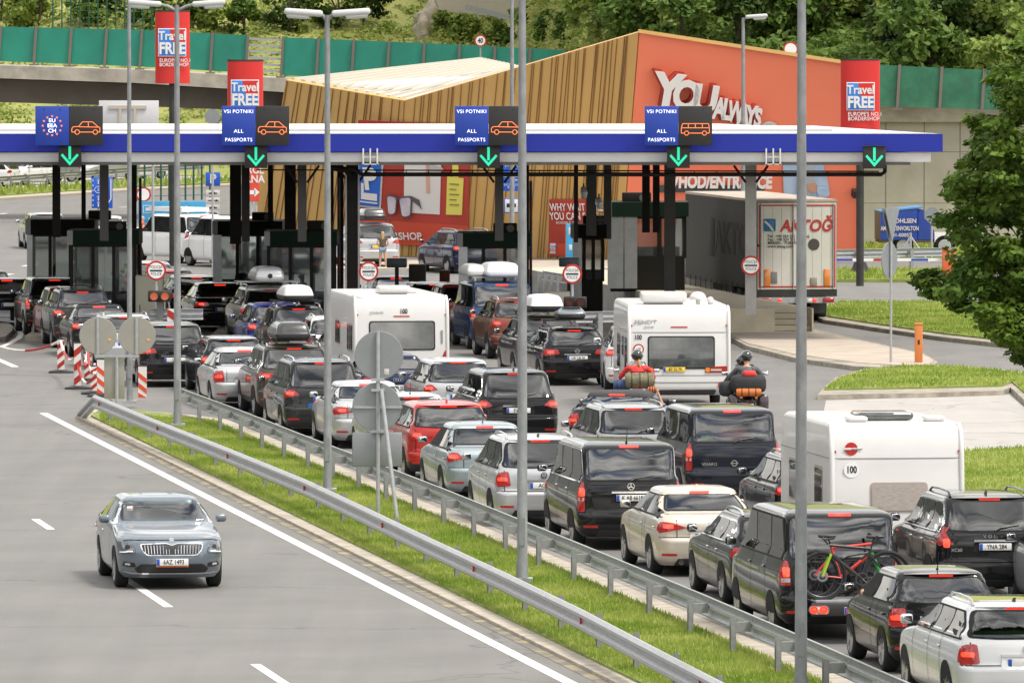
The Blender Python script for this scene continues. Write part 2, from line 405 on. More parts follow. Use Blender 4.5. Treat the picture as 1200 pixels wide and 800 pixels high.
def car(kind, p, u, v, name, label, cat, W=.9, L=4.5, Ht=1.5, head=None, lights='tri', plate_=('', 'w'), glass=None, rails=None, fin=False, antenna=False,
        clad=0., badge=None, rim=0, group='cars queuing on the lanes to the border', lit=True, belt=None, rake=None, pz=None, chrome=False, roofm=None,
        front=False, wiper=True, sideg=None, exhaust=0, pc=(0, 0), glassdrop=0., open_window=False, loc=None, gw=None, mirrorm=None, spoiler=False, brake=True, reflect=True, wheels=True):
    b, gwr, rk, wb, wr, gc, ovr, WR = KD[kind]; b = belt or b; rk = rake or rk; gwr = gw or gwr
    root = empty(name, loc if loc is not None else G(u, v), PHI if head is None else head)
    tag(root, label, cat, group)
    wg = W * gwr
    if kind == 'sedan':
        low = [(gc, .16, L - .20, W * .88, .25, .4), (gc + .10, .05, L - .08, W * .965, .30, .5), (.46, .0, L, W * .99, .30, .55), (.60, .0, L - .01, W, .28, .55), (.66, .035, L - .03, W, .24, .55),
               (b - .13, .04, L - .12, W * .995, .22, .55), (b - .04, .05, L - .45, W * .975, .22, .6), (b + .03, .10, L - 1.0, W * .95, .22, .5), (b + .085, .16, L - wb, W * .91, .22, .35), (b + .12, .55, L - wb - .08, W * .87, .2, .25)]
        gl = [(b + .20, .74, L - wb - .26, W * .845, .2, .22)]; yra, yfa = rk + .22, L - wb - wr + .20
    else:
        hd = b - .05 if kind != 'van' else b - .08; cq = .14 if kind == 'van' else .23
        low = [(gc, .14, L - .20, W * .88, .25, .4), (gc + .10, .04, L - .07, W * .965, .26, .5), (.46, .0, L, W * .99, .26, .5), (.62, .0, L - .01, W, .27, .5), (.67, .05, L - .03, W, .25, .5),
               (b - .16, .06, L - .10, W * .995, cq, .5), (hd, .07, L - .42, W * .975, cq, .55), (b + .03, .09, L - wb + .18, W * .945, cq, .4), (b + .10, .12, L - wb, W * .925, cq, .3)]
        gl = [(b + .20, .15 + rk * .15, L - wb - .17, W * .5 * (.915) + wg * .49, .15, .22)]; yra, yfa = .13 + rk * .9, L - wb - wr + .05
    mdl = (yra + yfa) / 2; gl += [(Ht + dz, yra + (mdl - yra) * f_, yfa - (yfa - mdl) * f_, wg * wf, .14 + .04 * f_, .2) for dz, f_, wf in ((-.13, 0, 1.02), (-.06, .07, .97), (-.02, .26, .84), (0, .62, .5), (.008, .93, .1))]
    body, bvh = shell_obj('body', low + gl, [p, M_BLACKP, M_UNDER], root, clad=clad, taper=.045 if kind != 'van' else .03)
    rows = low + gl
    def at(z, i):
        for r0, r1 in zip(rows, rows[1:]):
            if r0[0] <= z <= r1[0]: t = (z - r0[0]) / (r1[0] - r0[0]); return r0[i] + (r1[i] - r0[i]) * t
        return rows[-1][i]
    def ry(x, z):
        h = bvh.ray_cast(Vector((x, -5, z)), Vector((0, 1, 0)))[0]; return h.y if h else at(z, 1)
    def fy(x, z):
        h = bvh.ray_cast(Vector((x, L + 5, z)), Vector((0, -1, 0)))[0]; return h.y if h else at(z, 2)
    # glass
    z0 = b + (.16 if kind == 'sedan' else .09) - glassdrop; z1 = Ht - .13
    xb, xt = at(z0, 3) * .86, at(z1, 3) * .84
    if kind == 'van': xb, xt = at(z0, 3) * .88, at(z1, 3) * .90
    if kind != 'sedan' and kind != 'van':
        rg = [(-xb, z0), (-xb * .5, z0 - .02), (xb * .5, z0 - .02), (xb, z0), (xt, z1), (-xt, z1)]
        fr = [(-xb - .05, z0 - .01), (-xb * .5, z0 - .035), (xb * .5, z0 - .035), (xb + .05, z0 - .01), (xt + .05, z1 + .025), (-xt - .05, z1 + .025)]
    else:
        rg = [(-xb, z0), (xb, z0), (xt, z1), (-xt, z1)]; fr = [(-xb - .03, z0 - .02), (xb + .03, z0 - .02), (xt + .03, z1 + .02), (-xt - .03, z1 + .02)]
    rgi = [(x * .985, z + (.01 if z < (z0 + z1) / 2 else -.01)) for x, z in rg]; patch(root, bvh, rpoly(fr, .07), 'R', M_SEAM, 'window_surround', .007, grid=.08, hole=rpoly(rgi, .06))
    rw = patch(root, bvh, rpoly(rg, .06), 'R', glass or M_GLASS, 'rear_window', .013, grid=.08)
    if wiper and kind != 'sedan':
        q = MB(); y = ry(.05, z0 + .05); y2 = ry(.4, z0 + .09)
        q.tube([(0.0, ry(0, z0 - .02) - .03, z0 - .02), (.10, ry(.1, z0 + .03) - .035, z0 + .03), (.42 * W, ry(.4, z0 + .07) - .03, z0 + .07)], .013, 5); q.build('wiper', M_BLACKP, root)
    # high brake light
    zb_ = z1 + .045
    if brake:
        y = ry(0, zb_)
        patch(root, bvh, rpoly([(-.17, zb_ - .015), (.17, zb_ - .015), (.17, zb_ + .018), (-.17, zb_ + .018)], .008), 'R', M_LITU if lit else M_RED, 'brake_light', .014 if kind != 'sedan' else .01)
        if kind in ('hatch', 'wagon', 'suv', 'mpv') or spoiler:
            q = MB(); yy = ry(0, zb_ + .02)
            pts = [(-xt * .98, ry(xt * .98, zb_ + .02) + .05), (-xt * .5, yy + .01), (0, yy), (xt * .5, yy + .01), (xt * .98, ry(xt * .98, zb_ + .02) + .05)]
            for (x0, y0), (x1, y1) in zip(pts, pts[1:]):
                q.add([(x0, y0 - .07, zb_ + .025), (x1, y1 - .07, zb_ + .025), (x1, y1 + .12, zb_ + .055), (x0, y0 + .12, zb_ + .055), (x0, y0 - .06, zb_ + .012), (x1, y1 - .06, zb_ + .012), (x1, y1 + .12, zb_ + .0), (x0, y0 + .12, zb_ + .0)],
                      [(0, 1, 2, 3), (7, 6, 5, 4), (0, 4, 5, 1), (3, 2, 6, 7), (0, 3, 7, 4), (1, 5, 6, 2)])
            q.build('spoiler', p, root, smooth=30)
    # windscreen
    xw = min(xb, at(b + .14, 3) * .84); ym_ = (yra + yfa) / 2
    carve(body, [[(-1, rgi[0][0], z0 + .012), (-1, -rgi[0][0], z0 + .012), (-1, xt * .97, z1 - .012), (-1, -xt * .97, z1 - .012)], [(ym_, -xw, b + .145), (ym_, xw, b + .145), (ym_, xt * .97, z1 - .012), (ym_, -xt * .97, z1 - .012)], [(L + 1, -xw, b + .145), (L + 1, xw, b + .145), (L + 1, xt * .95, Ht - .112), (L + 1, -xt * .95, Ht - .112)]])
    for ys_, xs_ in ((L - wb - 1.25, (-.36, .36)), (yra + (.55 if kind != 'sedan' else .25), (-.38, .38) if W < .9 else (-.40, 0, .40))):
        if kind == 'van' and len(xs_) == 2 and xs_[0] == -.36: continue
        for x_ in xs_:
            rbox('headrest', .27, .10, .19, .045, M_SEAT, root, (x_, ys_, b + .20)); rbox('seat_back', .46, .12, .30, .05, M_SEAT, root, (x_, ys_, b + .02))
    xb2, xt2 = at(b + .14, 3) * .95, at(z1, 3) * .92; zw = Ht - .085
    patch(root, bvh, rpoly([(-xb2, b + .12), (xb2, b + .12), (xt2, zw), (-xt2, zw)], .07), 'F', M_GLASSL if front else M_GLASS, 'windscreen', .010, grid=.09)
    # side windows
    sb = b + .07 if kind != 'sedan' else b + .08; st = Ht - .14
    def yR(z): return at(z, 1) + (.20 if kind != 'sedan' else .10)
    def yF(z): return at(z, 2) - .14
    cuts = {'sedan': [.50, .97], 'hatch': [.50, .93], 'wagon': [.36, .66], 'suv': [.36, .68], 'mpv': [.36, .68], 'van': [.36, .70]}[kind]
    a0 = yF(sb) - .1; a1 = yR(sb); ed = [a0] + [a0 + (a1 - a0) * c for c in cuts] + [a1]
    tops = [yF(st)] + [e - .04 for e in ed[1:-1]] + [yR(st)]
    out = [(yR(sb) - .05, sb - .025), (yF(sb) + .02, sb - .025), (yF(st) + .05, st + .025), (yR(st) - .04, st + .025)]
    patch(root, bvh, rpoly(out, .06), 'S', M_CHROME if chrome else M_SEAM, 'window_trim', .007, mirror=True, grid=.11)
    for i in range(len(ed) - 1):
        y_a, y_b = ed[i] - (.03 if i else .06), ed[i + 1] + .03; ta, tb = min(tops[i] - .03, y_a), tops[i + 1] + .03
        if y_a - y_b < .12: continue
        if ta - tb < .05: tb = ta - .05
        om = M_ARCH if (open_window and i == 0) else (sideg or M_SIDEG)
        patch(root, bvh, rpoly([(y_b, sb), (y_a, sb), (ta, st), (tb, st)], .05), 'S', om, 'side_window', .012, mirror=True, grid=.11)
    # tail lights
    T = {'tri': [(.60, b - .10), (.97, b - .17), (1.0, b + .0), (.76, b + .02)],
         'wide': [(.50, b - .14), (.97, b - .19), (1.0, b - .01), (.56, b - .03)],
         'square': [(.68, b - .26), (.98, b - .28), (.99, b - .02), (.72, b - .0)],
         'tall': [(.86, b - .46), (.985, b - .46), (.99, b + .06), (.87, b + .06)],
         'tallm': [(.82, b - .32), (.98, b - .32), (.98, b + .05), (.86, b + .05)],
         'high': [(.70, b - .14), (.97, b - .16), (.995, b + .08), (.93, b + .38), (.86, Ht - .22), (.83, Ht - .22), (.87, b + .14), (.84, b - .0)],
         'pillar': [(.86, b - .20), (.98, b - .22), (.97, b + .1), (.88, Ht - .30), (.84, Ht - .30), (.86, b + .05)],
         'slim': [(.42, b - .11), (.98, b - .20), (1.0, b + .0), (.70, b - .03)]}[lights]
    px = [(x * W * .99, z) for x, z in T]
    for s in (-1, 1):
        o = patch(root, bvh, rpoly([(x * s, z) for x, z in px], .035), 'R', M_RED, 'tail_light', .012, grid=.06)
        if lit:
            cx = sum(a for a, _ in px[:4]) / 4; cz = sum(c for _, c in px[:4]) / 4
            if lights in ('tall', 'high', 'tallm', 'pillar'): cx = px[0][0] * .5 + px[1][0] * .5 - .01; cz = b - .12; lw, lh = .045, .07
            else: lw, lh = .08, .032
            patch(o, bvh, rpoly([((cx - lw) * s, cz - lh), ((cx + lw) * s, cz - lh), ((cx + lw) * s, cz + lh), ((cx - lw) * s, cz + lh)], .03), 'R', M_LIT, 'lamp', .017, grid=.06)
        if lights in ('tall', 'tallm'):
            xa, xb_ = px[0][0] + .015, px[1][0] - .02
            patch(o, bvh, rpoly([(xa * s, b - .27), (xb_ * s, b - .27), (xb_ * s, b - .21), (xa * s, b - .21)], .01), 'R', M_CLEAR, 'reversing_lamp', .017, grid=.06)
    zl, zh = px[1][1], px[2][1]
    if lights != 'tall':
        y_ = at((zl + zh) / 2, 1); patch(root, bvh, rpoly([(y_ + .09, zl + .02), (y_ + .20, zl + .04), (y_ + .17, zh - .04), (y_ + .09, zh - .03)], .02), 'S', M_RED, 'tail_light', .010, mirror=True, grid=.06)
    # tailgate seams, handle trim and bumper
    s_ = .007
    xs = W * (.62 if kind == 'sedan' else .80)
    zb2 = .665 if kind != 'van' else .58
    if kind == 'van': xs = W * .865
    for s in (-1, 1):
        patch(root, bvh, [(s * xs - s_, zb2), (s * xs + s_, zb2), (s * xs + s_, b + .02), (s * xs - s_, b + .02)], 'R', M_SEAM, 'panel_gap', .006, grid=.08, skirt=0)
    patch(root, bvh, [(-W * .93, zb2 - s_), (W * .93, zb2 - s_), (W * .93, zb2 + s_), (-W * .93, zb2 + s_)], 'R', M_SEAM, 'panel_gap', .006, grid=.08, skirt=0)
    patch(root, bvh, rpoly([(-W * .66, gc + .005), (W * .66, gc + .005), (W * .60, gc + .12), (-W * .60, gc + .12)], .03), 'R', M_BLACKP, 'rear_valance', .012, grid=.06)
    if reflect:
        for s in (-1, 1):
            patch(root, bvh, rpoly([(s * W * .62, gc + .165), (s * W * .88, gc + .165), (s * W * .88, gc + .205), (s * W * .62, gc + .205)], .01), 'R', M_REDD, 'bumper_reflector', .007, grid=.08)
    pz = pz or (b - .25)
    if plate_ is not None:
        xw = .36
        patch(root, bvh, rpoly([(pc[0] - xw, pz - .085), (pc[0] + xw, pz - .085), (pc[0] + xw * .93, pz + .075), (pc[0] - xw * .93, pz + .075)], .03), 'R', M_SEAM if p.name.endswith('black') else p, 'plate_recess', .004)
        plate(root, ry(pc[0], pz) - .022, pz, plate_[0], pc[0], M_PLATEY if plate_[1] == 'y' else M_PLATE)
        q = MB(); q.box(-xw * .95, xw * .95, -.03, .01, 0, .035); q.build('tailgate_trim', M_CHROME if chrome else p, root, (pc[0], ry(0, pz + .095) - .0, pz + .08))
    if badge: make_badge(badge, root, ry(0, pz + .17) - .012, min(pz + .18, b - .015) if kind != 'van' else pz + .20)
    if exhaust:
        for s in ((-1,) if exhaust == 1 else (-1, 1)):
            q = MB(); q.lathe([(.045, 0), (.045, .16), (.036, .16), (.036, .02), (.0001, .02)], 12, 'Y'); q.build('exhaust', M_CHROME, root, (s * W * .55, .02 + 0, gc + .06), (0, 0, 0))
    # doors, handles, sill
    wy0, wy1 = ovr, L - (.92 if kind != 'hatch' else .80)
    for yy in (ed[1] - .0, a0 + .02, max(ed[2] if len(ed) > 3 else a1, wy0 + .40)):
        patch(root, bvh, [(yy - s_, gc + .12), (yy + s_, gc + .12), (yy + s_, sb - .02), (yy - s_, sb - .02)], 'S', M_SEAM, 'door_gap', .006, mirror=True, grid=.08, skirt=0)
    for yy in (ed[1] + .14, ed[2] + .16):
        for s in (-1, 1):
            rbox('door_handle', .03, .17, .03, .01, M_CHROME if chrome else p, root, (s * (at(b - .10, 3) + .006), yy, b - .11))
    # wheel arches and wheels
    for yy in (wy0, wy1):
        ra = WR + .035; pg = [(yy + ra * math.cos(a), max(gc - .01, WR + ra * math.sin(a))) for a in [math.pi * (-.12 + 1.24 * i / 20) for i in range(21)]]
        patch(root, bvh, pg, 'S', M_ARCH, 'wheel_arch', .010, mirror=True, grid=.08)
        if wheels:
            for s in (-1, 1): wheel(root, s * (at(WR, 3) * (.985) - .088), yy, WR, rim)
    # mirrors
    ym = yF(sb) - .14; 
    for s in (-1, 1):
        o = rbox('door_mirror', .18, .09, .13, .04, mirrorm or p, root, (s * (at(sb, 3) + .15), ym, sb + .06), (0, 0, s * -.15))
        rbox('mirror_glass', .14, .01, .095, .004, M_CHROME, o, (0, -.047, 0))
    if rails:
        for s in (-1, 1):
            y0 = yra + .12; y1 = yF(st) - .15; x = wg * .87
            q = MB(); zz = Ht - .05
            q.tube([(s * x, y0, zz), (s * x, y0 + .10, zz + .065), (s * x, y0 + .25, zz + .085), (s * x, (y0 + y1) / 2, zz + .10), (s * x, y1 - .25, zz + .085), (s * x, y1, zz - .0)], [.022, .02, .018, .018, .018, .02], 8)
            q.build('roof_rail', rails, root, smooth=60)
    if roofm:
        patch(root, bvh, rpoly([(-wg * .80, yra + .35), (wg * .80, yra + .35), (wg * .78, yfa - .3), (-wg * .78, yfa - .3)], .08), 'T', roofm, 'roof_panel', .004)
    yt = yra + .30
    if fin:
        q = MB(); q.prism([(-.018, 0, 0), (-.018, .16, 0), (-.012, .02, .075)], (.036, 0, 0)); q.build('antenna_fin', p if fin == 2 else M_BLACKP, root, (0, yt, Ht - .035))
    if antenna:
        q = MB(); q.tube([(0, 0, 0), (0, -.10, .26)], [.008, .005], 5); q.tube([(0, .03, -.01), (0, 0, .03)], .02, 6); q.build('antenna', M_BLACKP, root, (0, yt, Ht - .03))
    # front end
    zf = b - .17
    for s in (-1, 1) if not front else ():
        patch(root, bvh, rpoly([(s * W * .50, zf - .04), (s * W * .93, zf - .03), (s * W * .95, zf + .10), (s * W * .52, zf + .03)], .03), 'F', M_CLEAR, 'headlight', .010, grid=.08)
    if not front:
        patch(root, bvh, rpoly([(-W * .42, zf - .08), (W * .42, zf - .08), (W * .46, zf + .03), (-W * .46, zf + .03)], .03), 'F', M_BLACKP, 'grille', .006, grid=.1)
        patch(root, bvh, rpoly([(-W * .6, gc + .06), (W * .6, gc + .06), (W * .55, gc + .2), (-W * .55, gc + .2)], .03), 'F', M_BLACKP, 'air_intake', .006, grid=.1)
    CARS[root.name] = (L, wb, W)
    return root, bvh, at, ry, fy, wg
def make_badge(kind, parent, y, z):
    b = MB()
    if kind == 'ring':
        b.lathe([(.060, -.006), (.060, .006), (.044, .006), (.044, -.006), (.060, -.006)], 18, 'Y'); b.box(-.075, .075, -.004, .004, -.008, .008)
    elif kind == 'vw':
        b.lathe([(.062, -.006), (.062, .006), (.050, .006), (.050, -.006), (.062, -.006)], 20, 'Y')
        for s in (-1, 1):
            b.bar((s * .022, 0, .050), (0, 0, .004), .010, .008, up=Vector((0, 1, 0))); b.bar((s * .045, 0, .025), (s * .020, 0, -.048), .010, .008, up=Vector((0, 1, 0))); b.bar((s * .020, 0, -.048), (0, 0, -.008), .010, .008, up=Vector((0, 1, 0)))
    elif kind == 'star':
        b.lathe([(.062, -.006), (.062, .006), (.053, .006), (.053, -.006), (.062, -.006)], 20, 'Y')
        for a in (90, 210, 330): b.bar((0, 0, 0), (.055 * math.cos(math.radians(a)), 0, .055 * math.sin(math.radians(a))), .016, .008, up=Vector((0, 1, 0)))
    elif kind == 'rings4':
        for i in range(4):
            b.lathe([(.040, -.005), (.040, .005), (.031, .005), (.031, -.005), (.040, -.005)], 16, 'Y', c=((i - 1.5) * .056, 0, 0))
    elif kind == 'roundel':
        b.lathe([(.045, -.006), (.045, .006), (.0001, .006)], 20, 'Y', mi=1); b.lathe([(.0001, -.007), (.045, -.007)], 20, 'Y', mi=1)
        for q in (0, 2):
            b.add([(0, -.010, 0)] + [(.03 * math.cos(a), -.010, .03 * math.sin(a)) for a in [math.pi / 2 * (q + i / 4) for i in range(5)]], [(0, 5, 4, 3, 2, 1)], 2)
        for q in (1, 3):
            b.add([(0, -.010, 0)] + [(.03 * math.cos(a), -.010, .03 * math.sin(a)) for a in [math.pi / 2 * (q + i / 4) for i in range(5)]], [(0, 5, 4, 3, 2, 1)], 3)
    elif kind == 'oval':
        b.lathe([(.001, -.006), (.045, -.006), (.045, .006)], 18, 'Y', mi=2); b.v = [(x * 1.5, y_, z_ * .8) for x, y_, z_ in b.v]
    elif kind == 'oval_chrome':
        b.lathe([(.052, -.006), (.052, .006), (.042, .006), (.042, -.006), (.052, -.006)], 18, 'Y'); b.v = [(x * 1.4, y_, z_ * .8) for x, y_, z_ in b.v]; b.bar((-.02, 0, -.03), (.02, 0, .03), .01, .006, up=Vector((0, 1, 0)))
    elif kind == 'chevron':
        for dz in (0, -.035):
            b.bar((-.05, 0, dz - .02), (0, 0, dz + .02), .016, .008, up=Vector((0, 1, 0))); b.bar((.05, 0, dz - .02), (0, 0, dz + .02), .016, .008, up=Vector((0, 1, 0)))
    elif kind == 'wing':
        b.lathe([(.055, -.006), (.055, .006), (.046, .006), (.046, -.006), (.055, -.006)], 18, 'Y'); b.bar((-.03, 0, .01), (.0, 0, -.02), .012, .006, up=Vector((0, 1, 0))); b.bar((.03, 0, .01), (.0, 0, -.02), .012, .006, up=Vector((0, 1, 0)))
    b.build('badge', [M_CHROME, M_INK, mat('badge_blue', (.02, .12, .5), .3), mat('badge_white', (.8, .8, .8), .3)], parent, (0, y - .004, z))
def roof_box(parent, y0, z, L=1.9, W=.40, h=.36, m=None, base=None, x=0., bars=True, barw=.72, stripe=False):
    rows = [(0, .05, L - .15, W * .85, .08, .15), (.06, 0, L - .05, W * .98, .10, .2), (.13, 0, L, W, .10, .25), (.17, .02, L - .05, W * .98, .1, .25), (h * .75, .10, L - .45, W * .88, .1, .25), (h * .95, .2, L - .75, W * .7, .1, .2), (h, .35, L - .9, W * .4, .1, .1)]
    o, bv = shell_obj('roof_box', rows, [m, base or M_BLACKP, M_BLACKP], parent, clad=.135 if base is not None else 0, taper=.03); o.location = (x, y0, z)
    if bars:
        for dy in (.35, L * .62):
            q = MB(); q.box(-barw, barw, dy - .03, dy + .03, -.035, -.005)
            for s in (-1, 1): q.box(s * barw * .9 - .025, s * barw * .9 + .025, dy - .03, dy + .03, -.12, -.03)
            c = q.build('roof_bar', M_GALV if not base else M_BLACKP, parent, (0, y0, z))
    return o
# ------------------------------------------------ ground, roads, kerbs
def asphalt(name, base, x):
    m = mat(name, base, .72, bump=.25, bscale=40)
    n = m.node_tree.nodes; l = m.node_tree.links; b = n['Principled BSDF']; t = n['Texture Coordinate']
    def noise(sc, det, strv=None, rot=0):
        mp = n.new('ShaderNodeMapping'); l.new(t.outputs['Object'], mp.inputs[0]); mp.inputs['Scale'].default_value = strv or (1, 1, 1); mp.inputs['Rotation'].default_value = (0, 0, rot)
        q = n.new('ShaderNodeTexNoise'); q.inputs['Scale'].default_value = sc; q.inputs['Detail'].default_value = det; q.inputs['Roughness'].default_value = .6; l.new(mp.outputs[0], q.inputs['Vector']); return q.outputs['Fac']
    a = noise(.35, 5); s = noise(1.2, 4, (1, .04, 1), -PHI); f = noise(30, 3)
    def mul(p, k0, k1, prev):
        r = n.new('ShaderNodeMapRange'); l.new(p, r.inputs[0]); r.inputs[1].default_value = .3; r.inputs[2].default_value = .7; r.inputs[3].default_value = k0; r.inputs[4].default_value = k1
        if prev is None: return r.outputs[0]
        q = n.new('ShaderNodeMath'); q.operation = 'MULTIPLY'; l.new(prev, q.inputs[0]); l.new(r.outputs[0], q.inputs[1]); return q.outputs[0]
    v = mul(a, 1 - x, 1 + x, None); v = mul(s, 1 - x * .8, 1 + x * .8, v); v = mul(f, .88, 1.12, v)
    # cracks
    vo = n.new('ShaderNodeTexVoronoi'); vo.feature = 'DISTANCE_TO_EDGE'; vo.inputs['Scale'].default_value = .09
    mpv = n.new('ShaderNodeMapping'); l.new(t.outputs['Object'], mpv.inputs[0])
    dn = n.new('ShaderNodeTexNoise'); dn.inputs['Scale'].default_value = .6; dn.inputs['Detail'].default_value = 6; l.new(t.outputs['Object'], dn.inputs['Vector'])
    ad = n.new('ShaderNodeVectorMath'); ad.operation = 'MULTIPLY_ADD'; l.new(dn.outputs['Color'], ad.inputs[0]); ad.inputs[1].default_value = (2.5, 2.5, 0); l.new(mpv.outputs[0], ad.inputs[2]); l.new(ad.outputs[0], vo.inputs['Vector'])
    cr_ = n.new('ShaderNodeMapRange'); l.new(vo.outputs['Distance'], cr_.inputs[0]); cr_.inputs[1].default_value = 0; cr_.inputs[2].default_value = .006; cr_.inputs[3].default_value = .62; cr_.inputs[4].default_value = 1
    q = n.new('ShaderNodeMath'); q.operation = 'MULTIPLY'; l.new(v, q.inputs[0]); l.new(cr_.outputs[0], q.inputs[1]); v = q.outputs[0]
    mxn = n.new('ShaderNodeMix'); mxn.data_type = 'RGBA'; mxn.blend_type = 'MULTIPLY'; mxn.inputs[0].default_value = 1; mxn.inputs[6].default_value = (*base, 1); l.new(v, mxn.inputs[7])
    l.new(mxn.outputs[2], b.inputs['Base Color']); return m
M_ASPH = asphalt('asphalt', (.155, .150, .143), .11)
M_ASPH2 = asphalt('asphalt_pale', (.36, .34, .32), .08)
M_CONC = mat('concrete', (.42, .39, .34), .8, var=.16, vscale=1.2, bump=.2, bscale=12)
M_CONCP = mat('kerb_concrete', (.30, .27, .22), .85, var=.3, vscale=2.5, bump=.3, bscale=15)
M_PAINT = mat('road_paint', (.72, .71, .68), .6, var=.10, vscale=6)
M_TURF = mat('turf', (.13, .18, .03), .9, col2=(.24, .28, .07), vscale=1.5, bump=.4)
M_LEAF = None
def sheet(name, pts, m, z, kind='structure', label=None, lathing=False):
    me = bpy.data.meshes.new(name); vs = [(p.x, p.y, z) for p in pts]; me.from_pydata(vs, [], [tuple(range(len(vs)))]); me.materials.append(m)
    bm = bmesh.new(); bm.from_mesh(me); bmesh.ops.triangulate(bm, faces=bm.faces[:])
    for f in bm.faces:
        if f.normal.z < 0: f.normal_flip()
    bm.to_mesh(me); bm.free(); o = link(name, me); o['kind'] = kind; return o
def raised(name, pts, m, h, kind='structure', z0=-.05):
    q = MB(); q.prism([(p.x, p.y, z0) for p in pts], (0, 0, h - z0)); o = q.build(name, m); o['kind'] = kind; return o
gp = [Vector((-400, -60, 0)), Vector((400, -60, 0)), Vector((400, 900, 0)), Vector((-400, 900, 0))]
sheet('ground', gp, M_ASPH, 0)
def strip(name, latc, w, d0, d1, m, z=.004, kind='structure'):
    return sheet(name, [LF(latc - w / 2, d0), LF(latc + w / 2, d0), LF(latc + w / 2, d1), LF(latc - w / 2, d1)], m, z, kind)
CF = 9.058
def LR(u, v): return CF * (u + 835) / (v - 30)
dE = latd(45, 484)[1]
strip('edge_line', 17.66, .20, 90, dE, M_PAINT)
for (ua, va), (ub, vb) in (((282, 778), (322, 800 + 4)), ((140, 675), (197, 711)), ((40, 608), (68, 620))):
    d0 = latd(ub, vb)[1]; d1 = latd(ua, va)[1]; strip('lane_dash', LR(176, 698), .15, d0, d1, M_PAINT)
# median island with kerb and turf
dN = latd(78, 482)[1]
def median(w0, w1, dend, r):
    pts = [LF(w0, 85), LF(w1, 85), LF(w1, dend - 6)]
    for i in range(9):
        t = i / 8; a = math.pi / 2 * t
        pts.append(LF(w0 + r + (w1 - w0 - r) * 1 * (1 - t), dend - 6 + 6 * math.sin(a) ** .7) if i < 9 else None)
    pts.append(LF(w0, dend - 3)); return pts
raised('median_kerb', median(18.22, 21.5, dN, .6), mat('kerb_pale', (.38, .34, .28), .9, var=.22, vscale=2.5, bump=.3, bscale=15), .05)
raised('median_turf', median(18.50, 21.05, dN - .8, .5), M_TURF, .085)
strip('gutter_dirt', 18.13, .20, 90, dN - 4, mat('sand', (.15, .14, .12), .95, col2=(.33, .27, .16), vscale=1.6, cr=(.48, .62)), .005)
strip('rail_base_strip', 21.72, .55, 90, dN - 4, mat('strip_grey', (.22, .205, .185), .9, var=.2, vscale=2), .006)
# tufts of grass
def hit_turf(): pass
def grass_mesh(name, regions, hgt, dens, m, z=.14, wdt=.03):
    rs = np.random.RandomState(3); V = []; 
    for poly in regions:
        P_ = np.array([(p.x, p.y) for p in poly]); lo = P_.min(0); hi = P_.max(0)
        area = (hi - lo).prod(); n = int(area * dens); q = lo + rs.rand(n, 2) * (hi - lo)
        ins = np.zeros(n, bool); j = len(P_) - 1
        for i in range(len(P_)):
            xi, yi = P_[i]; xj, yj = P_[j]
            c = ((yi > q[:, 1]) != (yj > q[:, 1])) & (q[:, 0] < (xj - xi) * (q[:, 1] - yi) / (yj - yi + 1e-12) + xi); ins ^= c; j = i
        V.append(q[ins])
    q = np.concatenate(V); n = len(q); a = rs.rand(n) * np.pi; h = hgt * (.5 + rs.rand(n)); wd = wdt * (.6 + .8 * rs.rand(n)); ln = (rs.rand(n, 2) - .5) * h[:, None] * .9
    dx = np.cos(a) * wd; dy = np.sin(a) * wd
    v = np.zeros((n, 3, 3)); v[:, 0, 0] = q[:, 0] - dx; v[:, 0, 1] = q[:, 1] - dy; v[:, 1, 0] = q[:, 0] + dx; v[:, 1, 1] = q[:, 1] + dy
    v[:, 2, 0] = q[:, 0] + ln[:, 0]; v[:, 2, 1] = q[:, 1] + ln[:, 1]; v[:, :2, 2] = z - .01; v[:, 2, 2] = z + h
    me = bpy.data.meshes.new(name); me.vertices.add(3 * n); me.vertices.foreach_set('co', v.ravel()); me.loops.add(3 * n); me.loops.foreach_set('vertex_index', np.arange(3 * n))
    me.polygons.add(n); me.polygons.foreach_set('loop_start', np.arange(n) * 3); me.polygons.foreach_set('loop_total', np.full(n, 3)); me.update(); me.validate(); me.materials.append(m)
    o = link(name, me); o['kind'] = 'stuff'; return o
def leafmat(name, c1, c2, sc=.5):
    m = mat(name, c1, .6, col2=c2, vscale=sc, cr=(.38, .62)); b = m.node_tree.nodes['Principled BSDF']; b.inputs['Specular IOR Level'].default_value = .25
    n = m.node_tree.nodes; l = m.node_tree.links; tr = n.new('ShaderNodeBsdfTranslucent'); mx = n.new('ShaderNodeMixShader'); mx.inputs[0].default_value = .35
    l.new(n['Color Ramp'].outputs[0], tr.inputs[0]); out = n['Material Output']; l.new(b.outputs[0], mx.inputs[1]); l.new(tr.outputs[0], mx.inputs[2]); l.new(mx.outputs[0], out.inputs[0]); return m
M_GRASS = leafmat('grass_blades', (.19, .29, .035), (.42, .46, .12), .45)
grass_mesh('grass', [[LF(18.50, 105), LF(21.02, 105), LF(21.02, dN - 7), LF(18.8, dN - 3), LF(18.50, dN - 6)]], .06, 520, M_GRASS, .085, .013)
